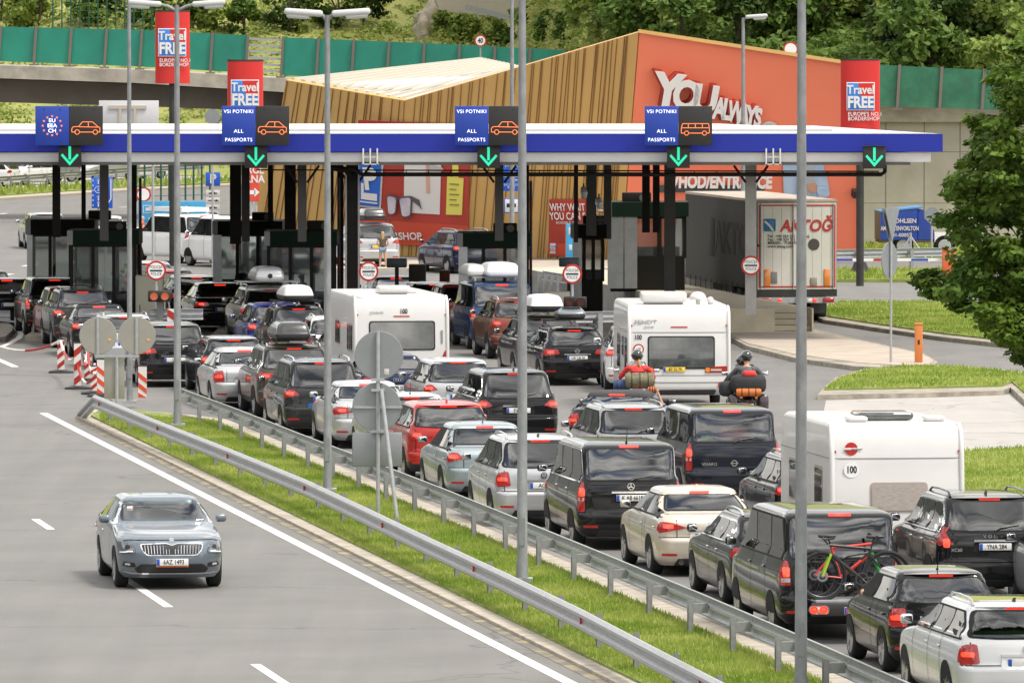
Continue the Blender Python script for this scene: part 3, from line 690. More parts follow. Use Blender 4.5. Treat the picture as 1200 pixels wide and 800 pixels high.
# right hand islands, pavements, turf
def poly(*uv, h=0): return [G(a, b, h) for a, b in uv]
apron = poly((855, 397), (875, 407), (930, 420), (1000, 430), (1060, 434), (1088, 433), (1094, 428), (1080, 420), (1010, 405), (950, 392), (932, 383), (900, 380), (856, 386))
raised('pavement_kerb', [G(a, b) for a, b in ((853, 398), (875, 410), (930, 424), (1000, 434), (1060, 437), (1092, 436), (1099, 429), (1082, 419), (1010, 403), (950, 389), (932, 380), (900, 377), (854, 384))], M_CONCP, .12)
raised('pavement', apron, mat('pavement_pale', (.40, .34, .28), .85, var=.12, vscale=1), .135)
g1 = [(952, 373), (965, 379), (1030, 389), (1100, 399), (1180, 408), (1200, 411), (1290, 416), (1290, 372), (1200, 366), (1110, 357), (985, 357), (960, 363)]
raised('turf_kerb', poly(*g1), M_CONCP, .12)
g1i = [(960, 372), (970, 376), (1034, 386), (1102, 396), (1182, 405), (1288, 412), (1288, 374), (1200, 368), (1110, 359), (987, 359), (966, 365)]
raised('turf', poly(*g1i), M_TURF, .16)
g2 = [(958, 468), (1080, 466), (1176, 463), (1184, 459), (1200, 474), (1290, 560), (1290, 445), (1200, 441), (1120, 433), (1060, 433), (1010, 438), (980, 447), (968, 457)]
raised('turf_kerb', poly(*g2), M_CONCP, .12)
g2i = [(966, 463), (1080, 461), (1174, 458.5), (1186, 454), (1202, 468), (1290, 540), (1290, 448), (1200, 444), (1120, 436), (1060, 436), (1012, 441), (984, 450), (972, 459)]
raised('turf', poly(*g2i), M_TURF, .16)
g3 = [(1110, 534), (1200, 529), (1300, 524), (1300, 640), (1200, 640), (1110, 640)]
raised('turf', poly(*g3), M_TURF, .10)
grass_mesh('grass', [poly(*g1i), poly(*g2i)], .08, 90, M_GRASS, .16, .026)
grass_mesh('grass', [poly(*g3)], .07, 130, M_GRASS, .10, .022)
sheet('parking_bay', poly((968, 469), (1182, 462), (1300, 560), (1300, 600), (940, 600)), M_ASPH2, .004)
sheet('pavement', poly((330, 316), (790, 316), (790, 305), (330, 305)), MATS['pavement_pale'], .008)
raised('kerb', poly((330, 318), (790, 318), (790, 316.5), (330, 316.5)), M_CONC, .12)
g4 = [(955, 331), (1105, 331), (1105, 319), (955, 319)]
raised('turf', poly(*g4), M_TURF, .12); 
g5 = [(900, 302), (1250, 302), (1250, 286), (900, 286)]
raised('turf', poly(*g5), M_TURF, .10)
grass_mesh('grass', [poly(*g4), poly(*g5)], .12, 30, M_GRASS, .12, .05)
g6 = [(-60, 240), (0, 232), (150, 222), (330, 214), (330, 209), (150, 216), (0, 225), (-60, 231)]
sheet('parking_lot', poly((-60, 231), (0, 225), (150, 216), (330, 209), (330, 206), (-60, 206)), M_ASPH2, .004)
raised('verge', poly(*g6), M_TURF, .15); grass_mesh('grass', [poly(*g6)], .3, 3, M_GRASS, .15, .10)
raised('verge_kerb', poly((-60, 243), (0, 235), (150, 225), (330, 216), (330, 214.4), (150, 222.5), (0, 232.5), (-60, 240.5)), mat('verge_concrete', (.38, .33, .27), .9), .12)
for a, b in (((0, 323), (14, 321)), ((28, 312), (44, 309)), ((-10, 252), (8, 250)), ((38, 282), (50, 280)), ((140, 243), (160, 242))):
    p, q_ = G(*a), G(*b); dd = (q_ - p); nn = Vector((-dd.y, dd.x, 0)).normalized() * .1
    sheet('lane_dash', [p - nn * 1.2, p + nn * 1.2, q_ + nn * 1.2, q_ - nn * 1.2], M_PAINT, .005)
# far side road line and left island
c = MB(); 
isl = [(-30, 402), (6, 400), (14, 393), (16, 388), (8, 382), (-30, 380)]
raised('kerb_island', poly(*isl), M_CONCP, .14)
def curve_line(name, pts, wpx_m=.12, m=M_PAINT, z=.005):
    ps = [G(*p) for p in pts]; L_s = []; R_s = []
    for i, p in enumerate(ps):
        d = (ps[min(i + 1, len(ps) - 1)] - ps[max(i - 1, 0)]).normalized(); n = Vector((-d.y, d.x, 0)) * wpx_m; L_s.append(p + n); R_s.append(p - n)
    vs = [(p.x, p.y, z) for p in L_s + R_s]; k = len(ps); me = bpy.data.meshes.new(name); me.from_pydata(vs, [], [(i, k + i, k + i + 1, i + 1) for i in range(k - 1)]); me.materials.append(m); o = link(name, me); o['kind'] = 'structure'
curve_line('edge_line', [(-20, 411), (0, 407), (12, 402), (22, 396), (25, 391), (20, 386), (14, 383)], .09)
curve_line('lane_dash', [(-5, 420), (18, 430)], .10)
# ------------------------------------------------ guardrails
def guardrail(name, label, pts, h, side, spacing=4.0, post_off=.2, end=False, group='guardrails', reflectors=True, posts=None, z0=0.):
    """pts: ground points of the beam; side: +1 posts to the left of the running direction"""
    root = empty(name, pts[0]); tag(root, label, 'guardrail', group); o0 = pts[0]
    prof = [(0, .155), (.03, .155), (.083, .11), (.083, .065), (.02, .025), (.02, -.025), (.083, -.065), (.083, -.11), (.03, -.155), (0, -.155)]
    prof = prof + [(x - .006 if x > .01 else x - .004, z * .93) for x, z in prof[::-1]]
    n = len(prof); V = []; F = []
    for i, p in enumerate(pts):
        d = (pts[min(i + 1, len(pts) - 1)] - pts[max(i - 1, 0)]); d.z = 0; d.normalize(); nn = Vector((-d.y, d.x, 0)) * (-side)
        hh = h - .155 - (.50 if end and i == len(pts) - 1 else 0)
        for x, z in prof: V.append(p - o0 + nn * x + Vector((0, 0, hh + z)))
    for i in range(len(pts) - 1):
        for j in range(n): F.append((i * n + j, i * n + (j + 1) % n, (i + 1) * n + (j + 1) % n, (i + 1) * n + j))
    F.append(tuple(range(n))); F.append(tuple((len(pts) - 1) * n + j for j in range(n)))
    q = MB(); q.v = [tuple(v) for v in V]; q.f = F; q.m = [0] * len(F); q.build('beam', M_GALV, root)
    # posts
    acc = 0; nxt = spacing * .5; k = 0; pm = None
    for a, b in zip(pts, pts[1:]):
        L = (b - a).length; d = (b - a).normalized(); nn = Vector((-d.y, d.x, 0)) * side
        while nxt <= acc + L and k < 95:
            p = a + d * (nxt - acc) - o0; nxt += spacing; k += 1
            if end and (pts[-1] - o0 - p).length < 3: continue
            if pm is None:
                q = MB(); M = Matrix.Rotation(math.atan2(d.y, d.x), 4, 'Z')
                yo = post_off * side
                for bx in ((-.07, .07, yo - .035, yo - .025), (-.07, -.062, yo - .024, yo + .04), (.062, .07, yo - .024, yo + .04)): q.box(bx[0], bx[1], bx[2], bx[3], -.02, h - .05 - z0, M=M)
                ya, yb = sorted((yo, 0.0)); q.box(-.05, .05, ya, yb, h - .24 - z0, h - .10 - z0, M=M)
                q.tube([M @ Vector((0, -.02 * side, h - .155)), M @ Vector((0, -.03 * side, h - .155))], .02, 6)
                pm = q.mesh('post', mat('post_steel', (.24, .245, .25), .55, .1, var=.12, vscale=8))
            link('post', pm, root, p + Vector((0, 0, z0)))
            if reflectors and k % 3 == 0:
                rbox('reflector', .07, .03, .12, .005, M_REDD, root, p - nn * .05 + Vector((0, 0, h - .155)), (0, 0, math.atan2(d.y, d.x)))
        acc += L
    # joints between beam lengths
    return root
raA = [LF(18.78, 100)] + [LF(18.78, d) for d in range(104, int(latd(112, 492)[1]), 4)]
dA = latd(108, 497)[1]
def gr_pts(pl, f): return [G(u, 30 + (v - 30) * f) for u, v in pl]
guardrail('guardrail', 'guardrail beside the empty road, its far end dipping to the ground', gr_pts([(960, 860), (850, 800), (772, 760), (680, 712), (592, 670), (505, 630), (430, 594.5), (360, 562), (270, 525.5), (180, 490.5), (112, 462.5), (94, 457)], 1.0765), .65, -1, post_off=.22, end=True, z0=.1)
guardrail('guardrail', 'guardrail between the grass strip and the queue of cars', gr_pts([(1150, 836), (1050, 793.5), (967, 757), (820, 694.5), (680, 637), (515, 570.5), (350, 507.5), (280, 480), (212, 455)], 1.0727), .62, 1, post_off=.26, reflectors=False, z0=.08)
guardrail('guardrail', 'short piece of guardrail by the traffic lights in front of the second booth', [G(176, 408), G(238, 408)], .62 + .5, -1, spacing=1.3, post_off=.15, reflectors=False, group='short guardrails at the booths')
guardrail('guardrail', 'short piece of guardrail behind the caravan with the picture window', [G(676, 412), G(735, 411)], 1.12, -1, spacing=1.3, post_off=.15, reflectors=False, group='short guardrails at the booths')
guardrail('guardrail', 'end of a guardrail on the concrete island at the left edge', [G(-60, 398), G(12, 398)], .85, -1, spacing=1.2, post_off=.15, reflectors=False, group='short guardrails at the booths')
guardrail('guardrail', 'guardrail along the far curved road, seen through the posts on the left', [G(-60, 231), G(0, 227.5), G(150, 216), G(240, 211)], .95, -1, reflectors=False, group='guardrails far behind')
guardrail('guardrail', 'guardrail behind the orange barrier post on the right', [G(972, 323), G(1120, 320)], .95, -1, spacing=2.4, reflectors=False, group='guardrails far behind')
guardrail('guardrail', 'guardrail stub left of the sign with the black bar, by the third booth', [G(634, 352), G(662, 357)], 1.0, -1, spacing=1.2, reflectors=False, group='short guardrails at the booths')
# ------------------------------------------------ hills and forest floor
def hillz(x, y):
    u = 600 + x / y * FPX
    right = min(1, max(0, (u - 610) / 190))
    zl = max(0, (y - 520)) * .19
    zr = 0 if y < 356 else 3.6 + (y - 356) * .24
    z = zl * (1 - right) + zr * right
    nz = 1.2 * math.sin(x * .09 + y * .05) + .8 * math.sin(x * .21 - y * .11)
    return z + (nz * min(1, z / 6) if z > 0 else -.3)
V = []; F = []; nx, ny = 90, 70
for j in range(ny):
    y = 352 + (j / (ny - 1)) ** 1.5 * 420
    for i in range(nx):
        x = (-1 + 2 * i / (nx - 1)) * y * .14; V.append((x, y, hillz(x, y)))
for j in range(ny - 1):
    for i in range(nx - 1): a = j * nx + i; F.append((a, a + 1, a + nx + 1, a + nx))
me = bpy.data.meshes.new('hillside'); me.from_pydata(V, [], F); sharp(me, 180); me.materials.append(mat('hill_grass', (.18, .21, .045), .95, col2=(.34, .34, .11), vscale=.16, bump=.5, bscale=2))
o = link('hillside', me); o['kind'] = 'structure'
# mountains all round, unseen, added and shaped to darken the cars' reflections
q = MB(); n = 72; rows_ = []
for k, (r, zz) in enumerate(((820, -2), (950, 40), (1150, 95), (1400, 150), (1500, 0))):
    row = []
    for i in range(n):
        a = 2 * math.pi * i / n; s = 1 + .22 * math.sin(3 * a + 1) + .12 * math.sin(7 * a + k) + .06 * math.sin(13 * a)
        row.append((r * math.cos(a) * (1 if k else 1), r * math.sin(a) + 100, zz * s * (.35 + 2.4 * max(0, -math.cos(a)) ** 2) if zz > 0 else zz))
    rows_.append(row)
V = [p for r in rows_ for p in r]; F = [(k * n + i, k * n + (i + 1) % n, (k + 1) * n + (i + 1) % n, (k + 1) * n + i) for k in range(4) for i in range(n)]
me = bpy.data.meshes.new('reflection_mountains'); me.from_pydata(V, [], F); sharp(me, 180); me.materials.append(mat('reflection_mountain_tone', (.035, .040, .035), .95, col2=(.07, .078, .065), vscale=.02)); o = link('reflection_mountains', me); o['kind'] = 'structure'
sheet('valley_floor', [Vector((-1500, -1400, 0)), Vector((1500, -1400, 0)), Vector((1500, 1600, 0)), Vector((-1500, 1600, 0))], mat('meadow', (.07, .10, .03), .95, col2=(.10, .12, .05), vscale=.05), -.6)
# ------------------------------------------------ foliage
def leaves_mesh(name, clumps, per, ls, m, seed=1, flat=.6):
    """clumps: (x, y, z, rx, ry, rz); leaf faces scattered through each clump, thicker at its skin"""
    rs = np.random.RandomState(seed); C = np.array(clumps); k = len(C); n = k * per
    d = rs.randn(n, 3); d /= np.linalg.norm(d, axis=1)[:, None]; r = rs.rand(n) ** .45
    c = np.repeat(C[:, :3], per, 0); R_ = np.repeat(C[:, 3:], per, 0); p = c + d * r[:, None] * R_
    nrm = d * .6 + rs.randn(n, 3) * .5 + np.array([0, 0, flat]); nrm /= np.linalg.norm(nrm, axis=1)[:, None]
    t = np.cross(nrm, rs.randn(n, 3)); t /= np.linalg.norm(t, axis=1)[:, None]; b = np.cross(nrm, t)
    s = ls * (.6 + .8 * rs.rand(n))[:, None]
    v = np.stack([p - t * s * .5, p - b * s * .32 + t * s * .05, p + t * s * .5, p + b * s * .32 + t * s * .05], 1)
    me = bpy.data.meshes.new(name); me.vertices.add(4 * n); me.vertices.foreach_set('co', v.ravel()); me.loops.add(4 * n); me.loops.foreach_set('vertex_index', np.arange(4 * n))
    me.polygons.add(n); me.polygons.foreach_set('loop_start', np.arange(n) * 4); me.polygons.foreach_set('loop_total', np.full(n, 4)); me.update(); me.validate(); me.materials.append(m); return me
def tree(name, label, loc, h, rx, m, nclump=26, per=150, ls=.3, trunk=.2, crown_z=.55, rz=None, seed=1, group=None, cat='tree', core=True, cone=False, lean=0):
    rnd = random.Random(seed); root = empty(name, loc); tag(root, label, cat, group); rz = rz or h * .42; cz = h * crown_z
    cl = []
    for i in range(nclump):
        while True:
            x, y, z = (rnd.uniform(-1, 1) for _ in range(3))
            if .15 < x * x + y * y + z * z < 1: break
        if cone: sc_ = max(.12, 1 - (z + 1) / 2); x *= sc_ * 1.3; y *= sc_ * 1.3
        e = rnd.uniform(.26, .42) * (.6 if cone else 1); cl.append((x * rx * .85, y * rx * .85, cz + z * rz * .85, rx * e, rx * e, rx * e * .75))
    link('crown', leaves_mesh('crown', cl, per, ls, m, seed), root)
    q = MB(); pts = [(0, 0, -.3), (0.03 * h, 0, h * .3), (0, .02 * h, cz), (0, 0, h * .85)]; q.tube(pts, [trunk, trunk * .8, trunk * .5, trunk * .1], 8)
    for c_ in cl[::3]:
        q.tube([(0.01 * h, 0, cz - rz * .5 if not cone else c_[2] - .3), ((c_[0]) * .5, c_[1] * .5, (c_[2] + cz - rz * .3) / 2 if not cone else c_[2]), (c_[0], c_[1], c_[2])], [trunk * .35, trunk * .2, trunk * .06], 5)
    q.build('trunk', mat('bark', (.06, .045, .03), .9, var=.4, vscale=4), root)
    return root
LM = [leafmat('leaf_mid', (.08, .15, .025), (.17, .25, .05), .35), leafmat('leaf_dark', (.045, .085, .018), (.11, .17, .035), .35), leafmat('leaf_light', (.17, .25, .045), (.34, .40, .10), .35), leafmat('leaf_spruce', (.012, .030, .012), (.03, .055, .02), .6)]
# big maple branch tree at the right
def bigtree():
    rnd = random.Random(11); y = 112; root = empty('maple_tree', P(1300, 800, y)); root.location.z = 0; tag(root, 'big leafy maple tree reaching in from the right edge', 'tree')
    L = root.location; cl = []
    outline = [(1196, 60), (1170, 90), (1180, 120), (1150, 150), (1135, 190), (1118, 225), (1108, 262), (1125, 285), (1126, 316), (1087, 322), (1093, 338), (1125, 352), (1150, 365), (1165, 385), (1188, 400), (1198, 410), (1290, 420), (1320, 240), (1290, 60), (1240, 20)]
    def inside(px, py):
        c = False; j = len(outline) - 1
        for i in range(len(outline)):
            xi, yi = outline[i]; xj, yj = outline[j]
            if (yi > py) != (yj > py) and px < (xj - xi) * (py - yi) / (yj - yi) + xi: c = not c
            j = i
        return c
    while len(cl) < 290:
        px, py = rnd.uniform(1096, 1320), rnd.uniform(20, 425)
        if not inside(px, py): continue
        p = P(px, py, y + rnd.uniform(-1.5, 1.7)) - L; r = rnd.uniform(.16, .30); cl.append((p.x, p.y, p.z, r * 1.3, r * 1.3, r * .62))
    for px, py in outline[:16]:
        for _ in range(3):
            p = P(px + rnd.uniform(-4, 14), py + rnd.uniform(-10, 10), y + rnd.uniform(-.6, .6)) - L; r = rnd.uniform(.10, .18); cl.append((p.x, p.y, p.z, r * 1.5, r, r * .6))
    for i in range(70):
        px, py = rnd.uniform(1135, 1300), rnd.uniform(330, 425)
        if inside(px, py): p = P(px, py, y + rnd.uniform(-1.8, -.6)) - L; r = rnd.uniform(.16, .26); cl.append((p.x, p.y, p.z, r * 1.3, r, r * .62))
    mm = leafmat('leaf_maple', (.055, .115, .015), (.15, .235, .03), 1.1)
    link('crown', leaves_mesh('crown', cl, 150, .095, mm, 5, .9), root)
    q = MB(); q.tube([(0, 0, -.2), (-.1, 0, 2.5), (-.3, .1, 5.5), (-.2, 0, 9)], [.28, .24, .15, .04], 10)
    for c_ in cl[:290:14]:
        z = max(2.2, c_[2] - 1.6); q.tube([(-.15, 0, z * .8), (c_[0] * .5, c_[1] * .5, z + .5), (c_[0], c_[1], c_[2])], [.04, .02, .006], 5)
    q.build('trunk', MATS['bark'] if 'bark' in MATS else mat('bark', (.06, .045, .03), .9, var=.4, vscale=4), root)
bigtree()
# trees and bushes on the hills
rnd = random.Random(5); cnt = 0
SIDES = {}
def hv(u, v):
    lo, hi = 357, 700
    for _ in range(40):
        m_ = (lo + hi) / 2; p = P(u, v, m_)
        if hillz(p.x, m_) < p.z: lo = m_
        else: hi = m_
    return Vector((p.x, lo, hillz(p.x, lo) - .2))
def hp(u, y): x = (u - 600) / FPX * y; return Vector((x, y, hillz(x, y) - .2))
tg = 'trees and bushes on the wooded slope'
spec = []
for i in range(150):
    u = rnd.uniform(755, 1230); y = rnd.uniform(360, 408)
    if u < 980 and y < 372: continue
    spec.append((u, y))
for i, (u, y) in enumerate(sorted(spec, key=lambda a: a[1])):
    k = rnd.choice([0, 0, 1, 1, 3, 2] if u > 800 else [0, 0, 2]); hgt = rnd.uniform(2.8, 5.2); 
    t = tree('broadleaf_tree' if k != 3 else 'spruce_tree', None, hp(u, y), hgt, hgt * rnd.uniform(.36, .52) * (1 if k != 3 else .7), LM[k], nclump=18, per=80, ls=.34 if k != 3 else .30, crown_z=.5, rz=hgt * .48, seed=i + 20, trunk=.14, cone=(k == 3))
    w1 = {0: 'mid green bushy tree', 1: 'dark green dense tree', 2: 'pale green loose tree', 3: 'dark pointed spruce'}[k]
    tag(t, w1 + ' among the trees on the wooded slope beyond the red wall', 'tree', w1 + 's on the slope behind the red wall')
for i, (u, v, hgt, k, lab) in enumerate([(20, 34, 4.5, 2, 'bright green bush above the left end of the noise barrier'), (45, 30, 5, 2, 'light green tree above the barrier near the green fence'), (340, 38, 5.5, 1, 'dark conifer bush behind the lamp head at top centre left'), (395, 34, 5.0, 1, 'dark tree beside the top of the lamp pole'), (425, 30, 5, 3, 'dark spruce right of the lamp pole top'),
      (545, 50, 2.4, 2, 'bright yellow green bush above the round speed sign'), (580, 54, 2.0, 2, 'low yellow green bush right of the speed sign'), (518, 42, 2.0, 2, 'low bush beside the grey boulders'), (668, 56, 2.6, 0, 'loose grey green shrub by the back of the octagonal sign'), (645, 52, 2.4, 0, 'thin shrub in front of the pale road wall'),
      (708, 62, 4.5, 2, 'pale green willow left of the slope above the gold roof edge'), (735, 50, 5, 0, 'feathery green tree above the corner of the gold wall'), (762, 50, 5, 2, 'light green tree above the red wall'), (170, 34, 3.5, 0, 'green shrub behind the left red banner'), (245, 36, 3, 2, 'yellow green bush right of the left red banner'), (285, 40, 3, 0, 'green bush above the barrier left of the lamp'), (100, 30, 3.5, 0, 'green shrub behind the barbed wire fence'), (130, 20, 5, 1, 'dark green tree behind the barbed wire fence'), (0, 26, 5, 1, 'dark tree at the top left corner'), (215, 26, 4, 1, 'dark tree behind the top of the left red banner'),
      (690, 45, 4, 2, 'pale shrub at the left foot of the wooded slope'), (720, 30, 5, 0, 'tall feathery tree behind the gold roof ridge'), (750, 25, 6, 0, 'tall green tree left of the single lamp'), (700, 20, 5, 2, 'light green tree under the pale road wall'), (780, 45, 4, 2, 'light green bush above the left end of the red wall'), (615, 40, 2.5, 2, 'yellow green bush left of the pale road wall'), (600, 58, 2, 0, 'low green bush above the barrier behind the thin pole')]):
    t = tree('bush' if hgt < 4.2 else 'broadleaf_tree', lab, hv(u, v), hgt, hgt * .45, LM[k], nclump=18, per=90, ls=.36, seed=i + 200, crown_z=.5, rz=hgt * .48, trunk=.1, cat='bush' if hgt < 4.2 else 'tree')
    if t: tag(t, None, None, 'bushes and trees above the barrier')
def tall_grass():
    rs = np.random.RandomState(9); cl = []
    for i in range(2600):
        u = rs.uniform(-60, 760); y = rs.uniform(522, 600); p = hp(u, y); r = rs.uniform(.25, .8); cl.append((p.x, p.y, p.z + .2, r * 1.4, r, r * rs.uniform(.4, .9)))
    for i in range(1300):
        u = rs.uniform(560, 800); p = hv(u, rs.uniform(-5, 78)); r = rs.uniform(.25, .7); cl.append((p.x, p.y, p.z + .35, r * 1.4, r, r * rs.uniform(.4, .9)))
    o = link('tall_grass', leaves_mesh('tall_grass', cl, 22, .28, leafmat('dry_grass', (.20, .25, .05), (.44, .44, .15), .12), 4)); o['kind'] = 'stuff'
    cl = []
    for i in range(150):
        u = rs.uniform(-40, 780); p = hv(u, rs.uniform(0, 60) if i % 4 else rs.uniform(120, 150)); r = rs.uniform(.4, 1.1); cl.append((p.x, p.y, p.z + .5, r * 1.3, r, r * .8))
    o = link('scrub', leaves_mesh('scrub', cl, 60, .32, LM[2], 18)); o['kind'] = 'stuff'
    cl = []
    for i in range(1700):
        u = rs.uniform(730, 1240); y = rs.uniform(356, 400); p = hp(u, y); r = rs.uniform(.5, 1.1); cl.append((p.x, p.y, p.z + .4, r * 1.3, r, r * .8))
    o = link('undergrowth', leaves_mesh('undergrowth', cl, 34, .36, LM[0], 8)); o['kind'] = 'stuff'
tall_grass()
# boulders
for i, (u, y, s) in enumerate([(503, 36, 1.0), (496, 46, .8)]):
    bm = bmesh.new(); bmesh.ops.create_icosphere(bm, subdivisions=3, radius=1)
    for v in bm.verts: v.co *= 1 + .18 * math.sin(v.co.x * 4 + i) + .12 * math.sin(v.co.z * 7 + v.co.y * 3); v.co.x *= s * .9; v.co.z *= s * 1.5
    me = bpy.data.meshes.new('boulder'); bm.to_mesh(me); bm.free(); me.materials.append(mat('rock', (.32, .28, .22), .9, var=.2, vscale=2)); sharp(me, 50)
    tag(link('boulder', me, None, hv(u, y) + Vector((0, 0, .6))), ['taller grey boulder on the grass slope above the barrier', 'lower grey boulder at the foot of the taller one'][i], 'boulder', 'boulders')
# ------------------------------------------------ noise barrier and bridge
M_GREEN = mat('green_panel', (.012, .215, .150), .45, var=.12, vscale=.6)
M_GREENT = mat('green_mesh_panel', (.03, .17, .10), .6, var=.25, vscale=1.2, trans=0, alpha=.80)
M_BPOST = mat('barrier_post', (.16, .13, .11), .7)
def barrier(name, label, tops, bots, y0, y1, step, m, skip=()):
    """row of leaning panels between posts; tops / bots: photo polylines of the top and bottom edge"""
    def interp(pl, u):
        for (a, b), (c_, d_) in zip(pl, pl[1:]):
            if a <= u <= c_: return b + (d_ - b) * (u - a) / (c_ - a)
        return pl[-1][1]
    ua, ub = tops[0][0], tops[-1][0]; n = max(1, round((ub - ua) / step)); root = None
    us = [ua + (ub - ua) * i / n for i in range(n + 1)]
    def yy(u): return y0 + (y1 - y0) * (u - ua) / (ub - ua)
    B = [P(u, interp(bots, u), yy(u)) for u in us]; T_ = [P(u + 3, interp(tops, u), yy(u)) for u in us]
    root = empty(name, B[0]); tag(root, label, 'noise barrier', 'noise barriers'); o0 = B[0]
    for i in range(n):
        if i in skip:
            for k in range(6):
                t = (k + .5) / 6; q = MB(); q.bar(B[i].lerp(T_[i], t) - o0, B[i + 1].lerp(T_[i + 1], t) - o0, .05, .11); q.build('rail', M_GALV, root)
            continue
        q = MB(); k = Vector((0, .06, 0)); q.add([B[i] - o0, B[i + 1] - o0, T_[i + 1] - o0, T_[i] - o0, B[i] - o0 + k, B[i + 1] - o0 + k, T_[i + 1] - o0 + k, T_[i] - o0 + k], [(0, 1, 2, 3), (7, 6, 5, 4), (0, 3, 7, 4), (1, 5, 6, 2), (3, 2, 6, 7), (0, 4, 5, 1)]); q.build('panel', m, root)
        q = MB(); mid = (B[i] + B[i + 1]) / 2 - o0; mt = (T_[i] + T_[i + 1]) / 2 - o0; q.bar(mid + Vector((.1, .12, 0)), mt + Vector((-.1, .12, 0)), .05); 
    for i in range(n + 1):
        q = MB(); q.bar(B[i] - o0 + Vector((0, -.05, -.06)), T_[i] - o0 + Vector((0, -.05, .05)), .14, .12); q.box(B[i].x - o0.x - .22, B[i].x - o0.x + .22, B[i].y - o0.y - .2, B[i].y - o0.y + .1, B[i].z - o0.z - .14, B[i].z - o0.z - .07); q.build('post', M_BPOST, root)
    return root
barrier('noise_barrier', 'row of green noise panels along the bridge on the left', [(-43, 30), (0, 31.5), (160, 35), (330, 44), (500, 51), (660, 59)], [(-43, 70), (0, 72), (160, 78), (330, 88), (500, 100), (660, 114)], 405, 400, 41, M_GREEN, skip=(8,))
barrier('noise_barrier', 'green noise panels above the concrete wall on the right', [(952, 72), (1048, 77), (1145, 82), (1250, 86)], [(952, 121), (1048, 125), (1145, 128), (1250, 132)], 352, 352, 48.5, M_GREENT)
def bridge():
    root = empty('road_bridge', P(-60, 120, 404)); tag(root, 'concrete road bridge crossing on the left under the green barrier', 'bridge'); o0 = root.location.copy()
    tp = [(-60, 75), (0, 77), (160, 82), (330, 92), (380, 96)]; bt = [(-60, 90), (0, 92), (160, 97.5), (330, 108), (380, 112)]
    def face(a, b, ya, yb, m, name):
        q = MB(); A = [P(u, v, ya) for u, v in a]; B_ = [P(u, v, ya) for u, v in b]; k = Vector((0, yb - ya, 0))
        for i in range(len(a) - 1): q.prism([A[i] - o0, A[i + 1] - o0, B_[i + 1] - o0, B_[i] - o0], k)
        q.build(name, m, root)
    face(tp, bt, 402, 412, mat('bridge_concrete', (.33, .30, .25), .85, var=.28, vscale=.8, bump=.2), 'deck_edge')
    b2 = [(u, v + 1) for u, v in bt]; gb = [(-60, 118), (0, 120), (160, 124.5), (330, 131), (380, 134)]
    face(b2, gb, 404.2, 411, mat('girder_concrete_shaded', (.16, .14, .12), .9, var=.15, vscale=.5), 'girder')  # concrete darkened: the shadow under the deck edge is in its colour
    q = MB(); A = P(322, 100, 403); B_ = P(400, 100, 403); q.box(A.x - o0.x, B_.x - o0.x, -1, 6, -o0.z, A.z - o0.z - 1.0); q.build('abutment', M_CONC, root)
bridge()
def rwall():
    y = 353; A = P(948, 100, y); B_ = P(1260, 100, y); o0 = Vector((A.x, y, 0)); root = empty('retaining_wall', o0); tag(root, 'tall pale concrete retaining wall under the barrier on the right', 'wall')
    z = P(1000, 143, y).z; zt = P(1000, 124, y).z; q = MB(); q.box(0, B_.x - A.x, 0, 1, 0, z); w_ = q.build('wall', mat('wall_concrete', (.40, .375, .32), .85, var=.10, vscale=.5, bump=.15, bscale=3), root)
    q = MB(); q.box(0, B_.x - A.x, -.35, 1.2, z + .003, zt + .12); q.build('capping', MATS['bridge_concrete'], root)
    for u in (1006, 1038, 1083, 1125, 1170): q = MB(); x = P(u, 200, y).x - A.x; q.box(x - .02, x + .02, -.006, 0, 0, z - .01); q.build('wall_joint', mat('joint', (.17, .155, .13), .9), root)
    for v in (178, 238): q = MB(); zz = P(1000, v, y).z; q.box(0, B_.x - A.x, -.004, 0, zz - .012, zz + .012); q.build('wall_joint', MATS['joint'], root)
rwall()
# pale road wall high up the slope
def highwall():
    y = 568; a = P(505, 20, y); b = P(900, 22, y); q = MB(); o0 = P(520, 40, y)
    pts = [P(500, 12, y), P(600, 21, y), P(700, 13, y)]; tops = [P(520, -30, y), P(600, -30, y), P(720, -30, y)]
    for i in range(2): q.prism([pts[i] - o0, pts[i + 1] - o0, tops[i + 1] - o0, tops[i] - o0], (0, 1, 0))
    tag(q.build('road_wall', mat('pale_concrete', (.50, .45, .38), .9, var=.05), None, o0), 'pale concrete wall of a road high on the slope, top centre', 'wall')
    o1 = P(545, 20, 562); root = empty('guardrail', o1); tag(root, 'guardrail sloping down the bank at top centre', 'guardrail', 'guardrails far behind')
    q = MB(); q.bar(Vector((0, 0, 0)) + P(545, 8, 562) - o1, P(600, 22, 562) - o1, .08, .35); q.bar(P(600, 22, 562) - o1, P(660, 42, 560) - o1, .08, .35); q.build('beam', M_GALV, root)
    for u, v in ((560, 12), (585, 18), (610, 27), (640, 37)): q = MB(); q.bar(P(u, v, 562) - o1, P(u, v + 14, 562) - o1, .12); q.build('post', M_GALV, root)
highwall()
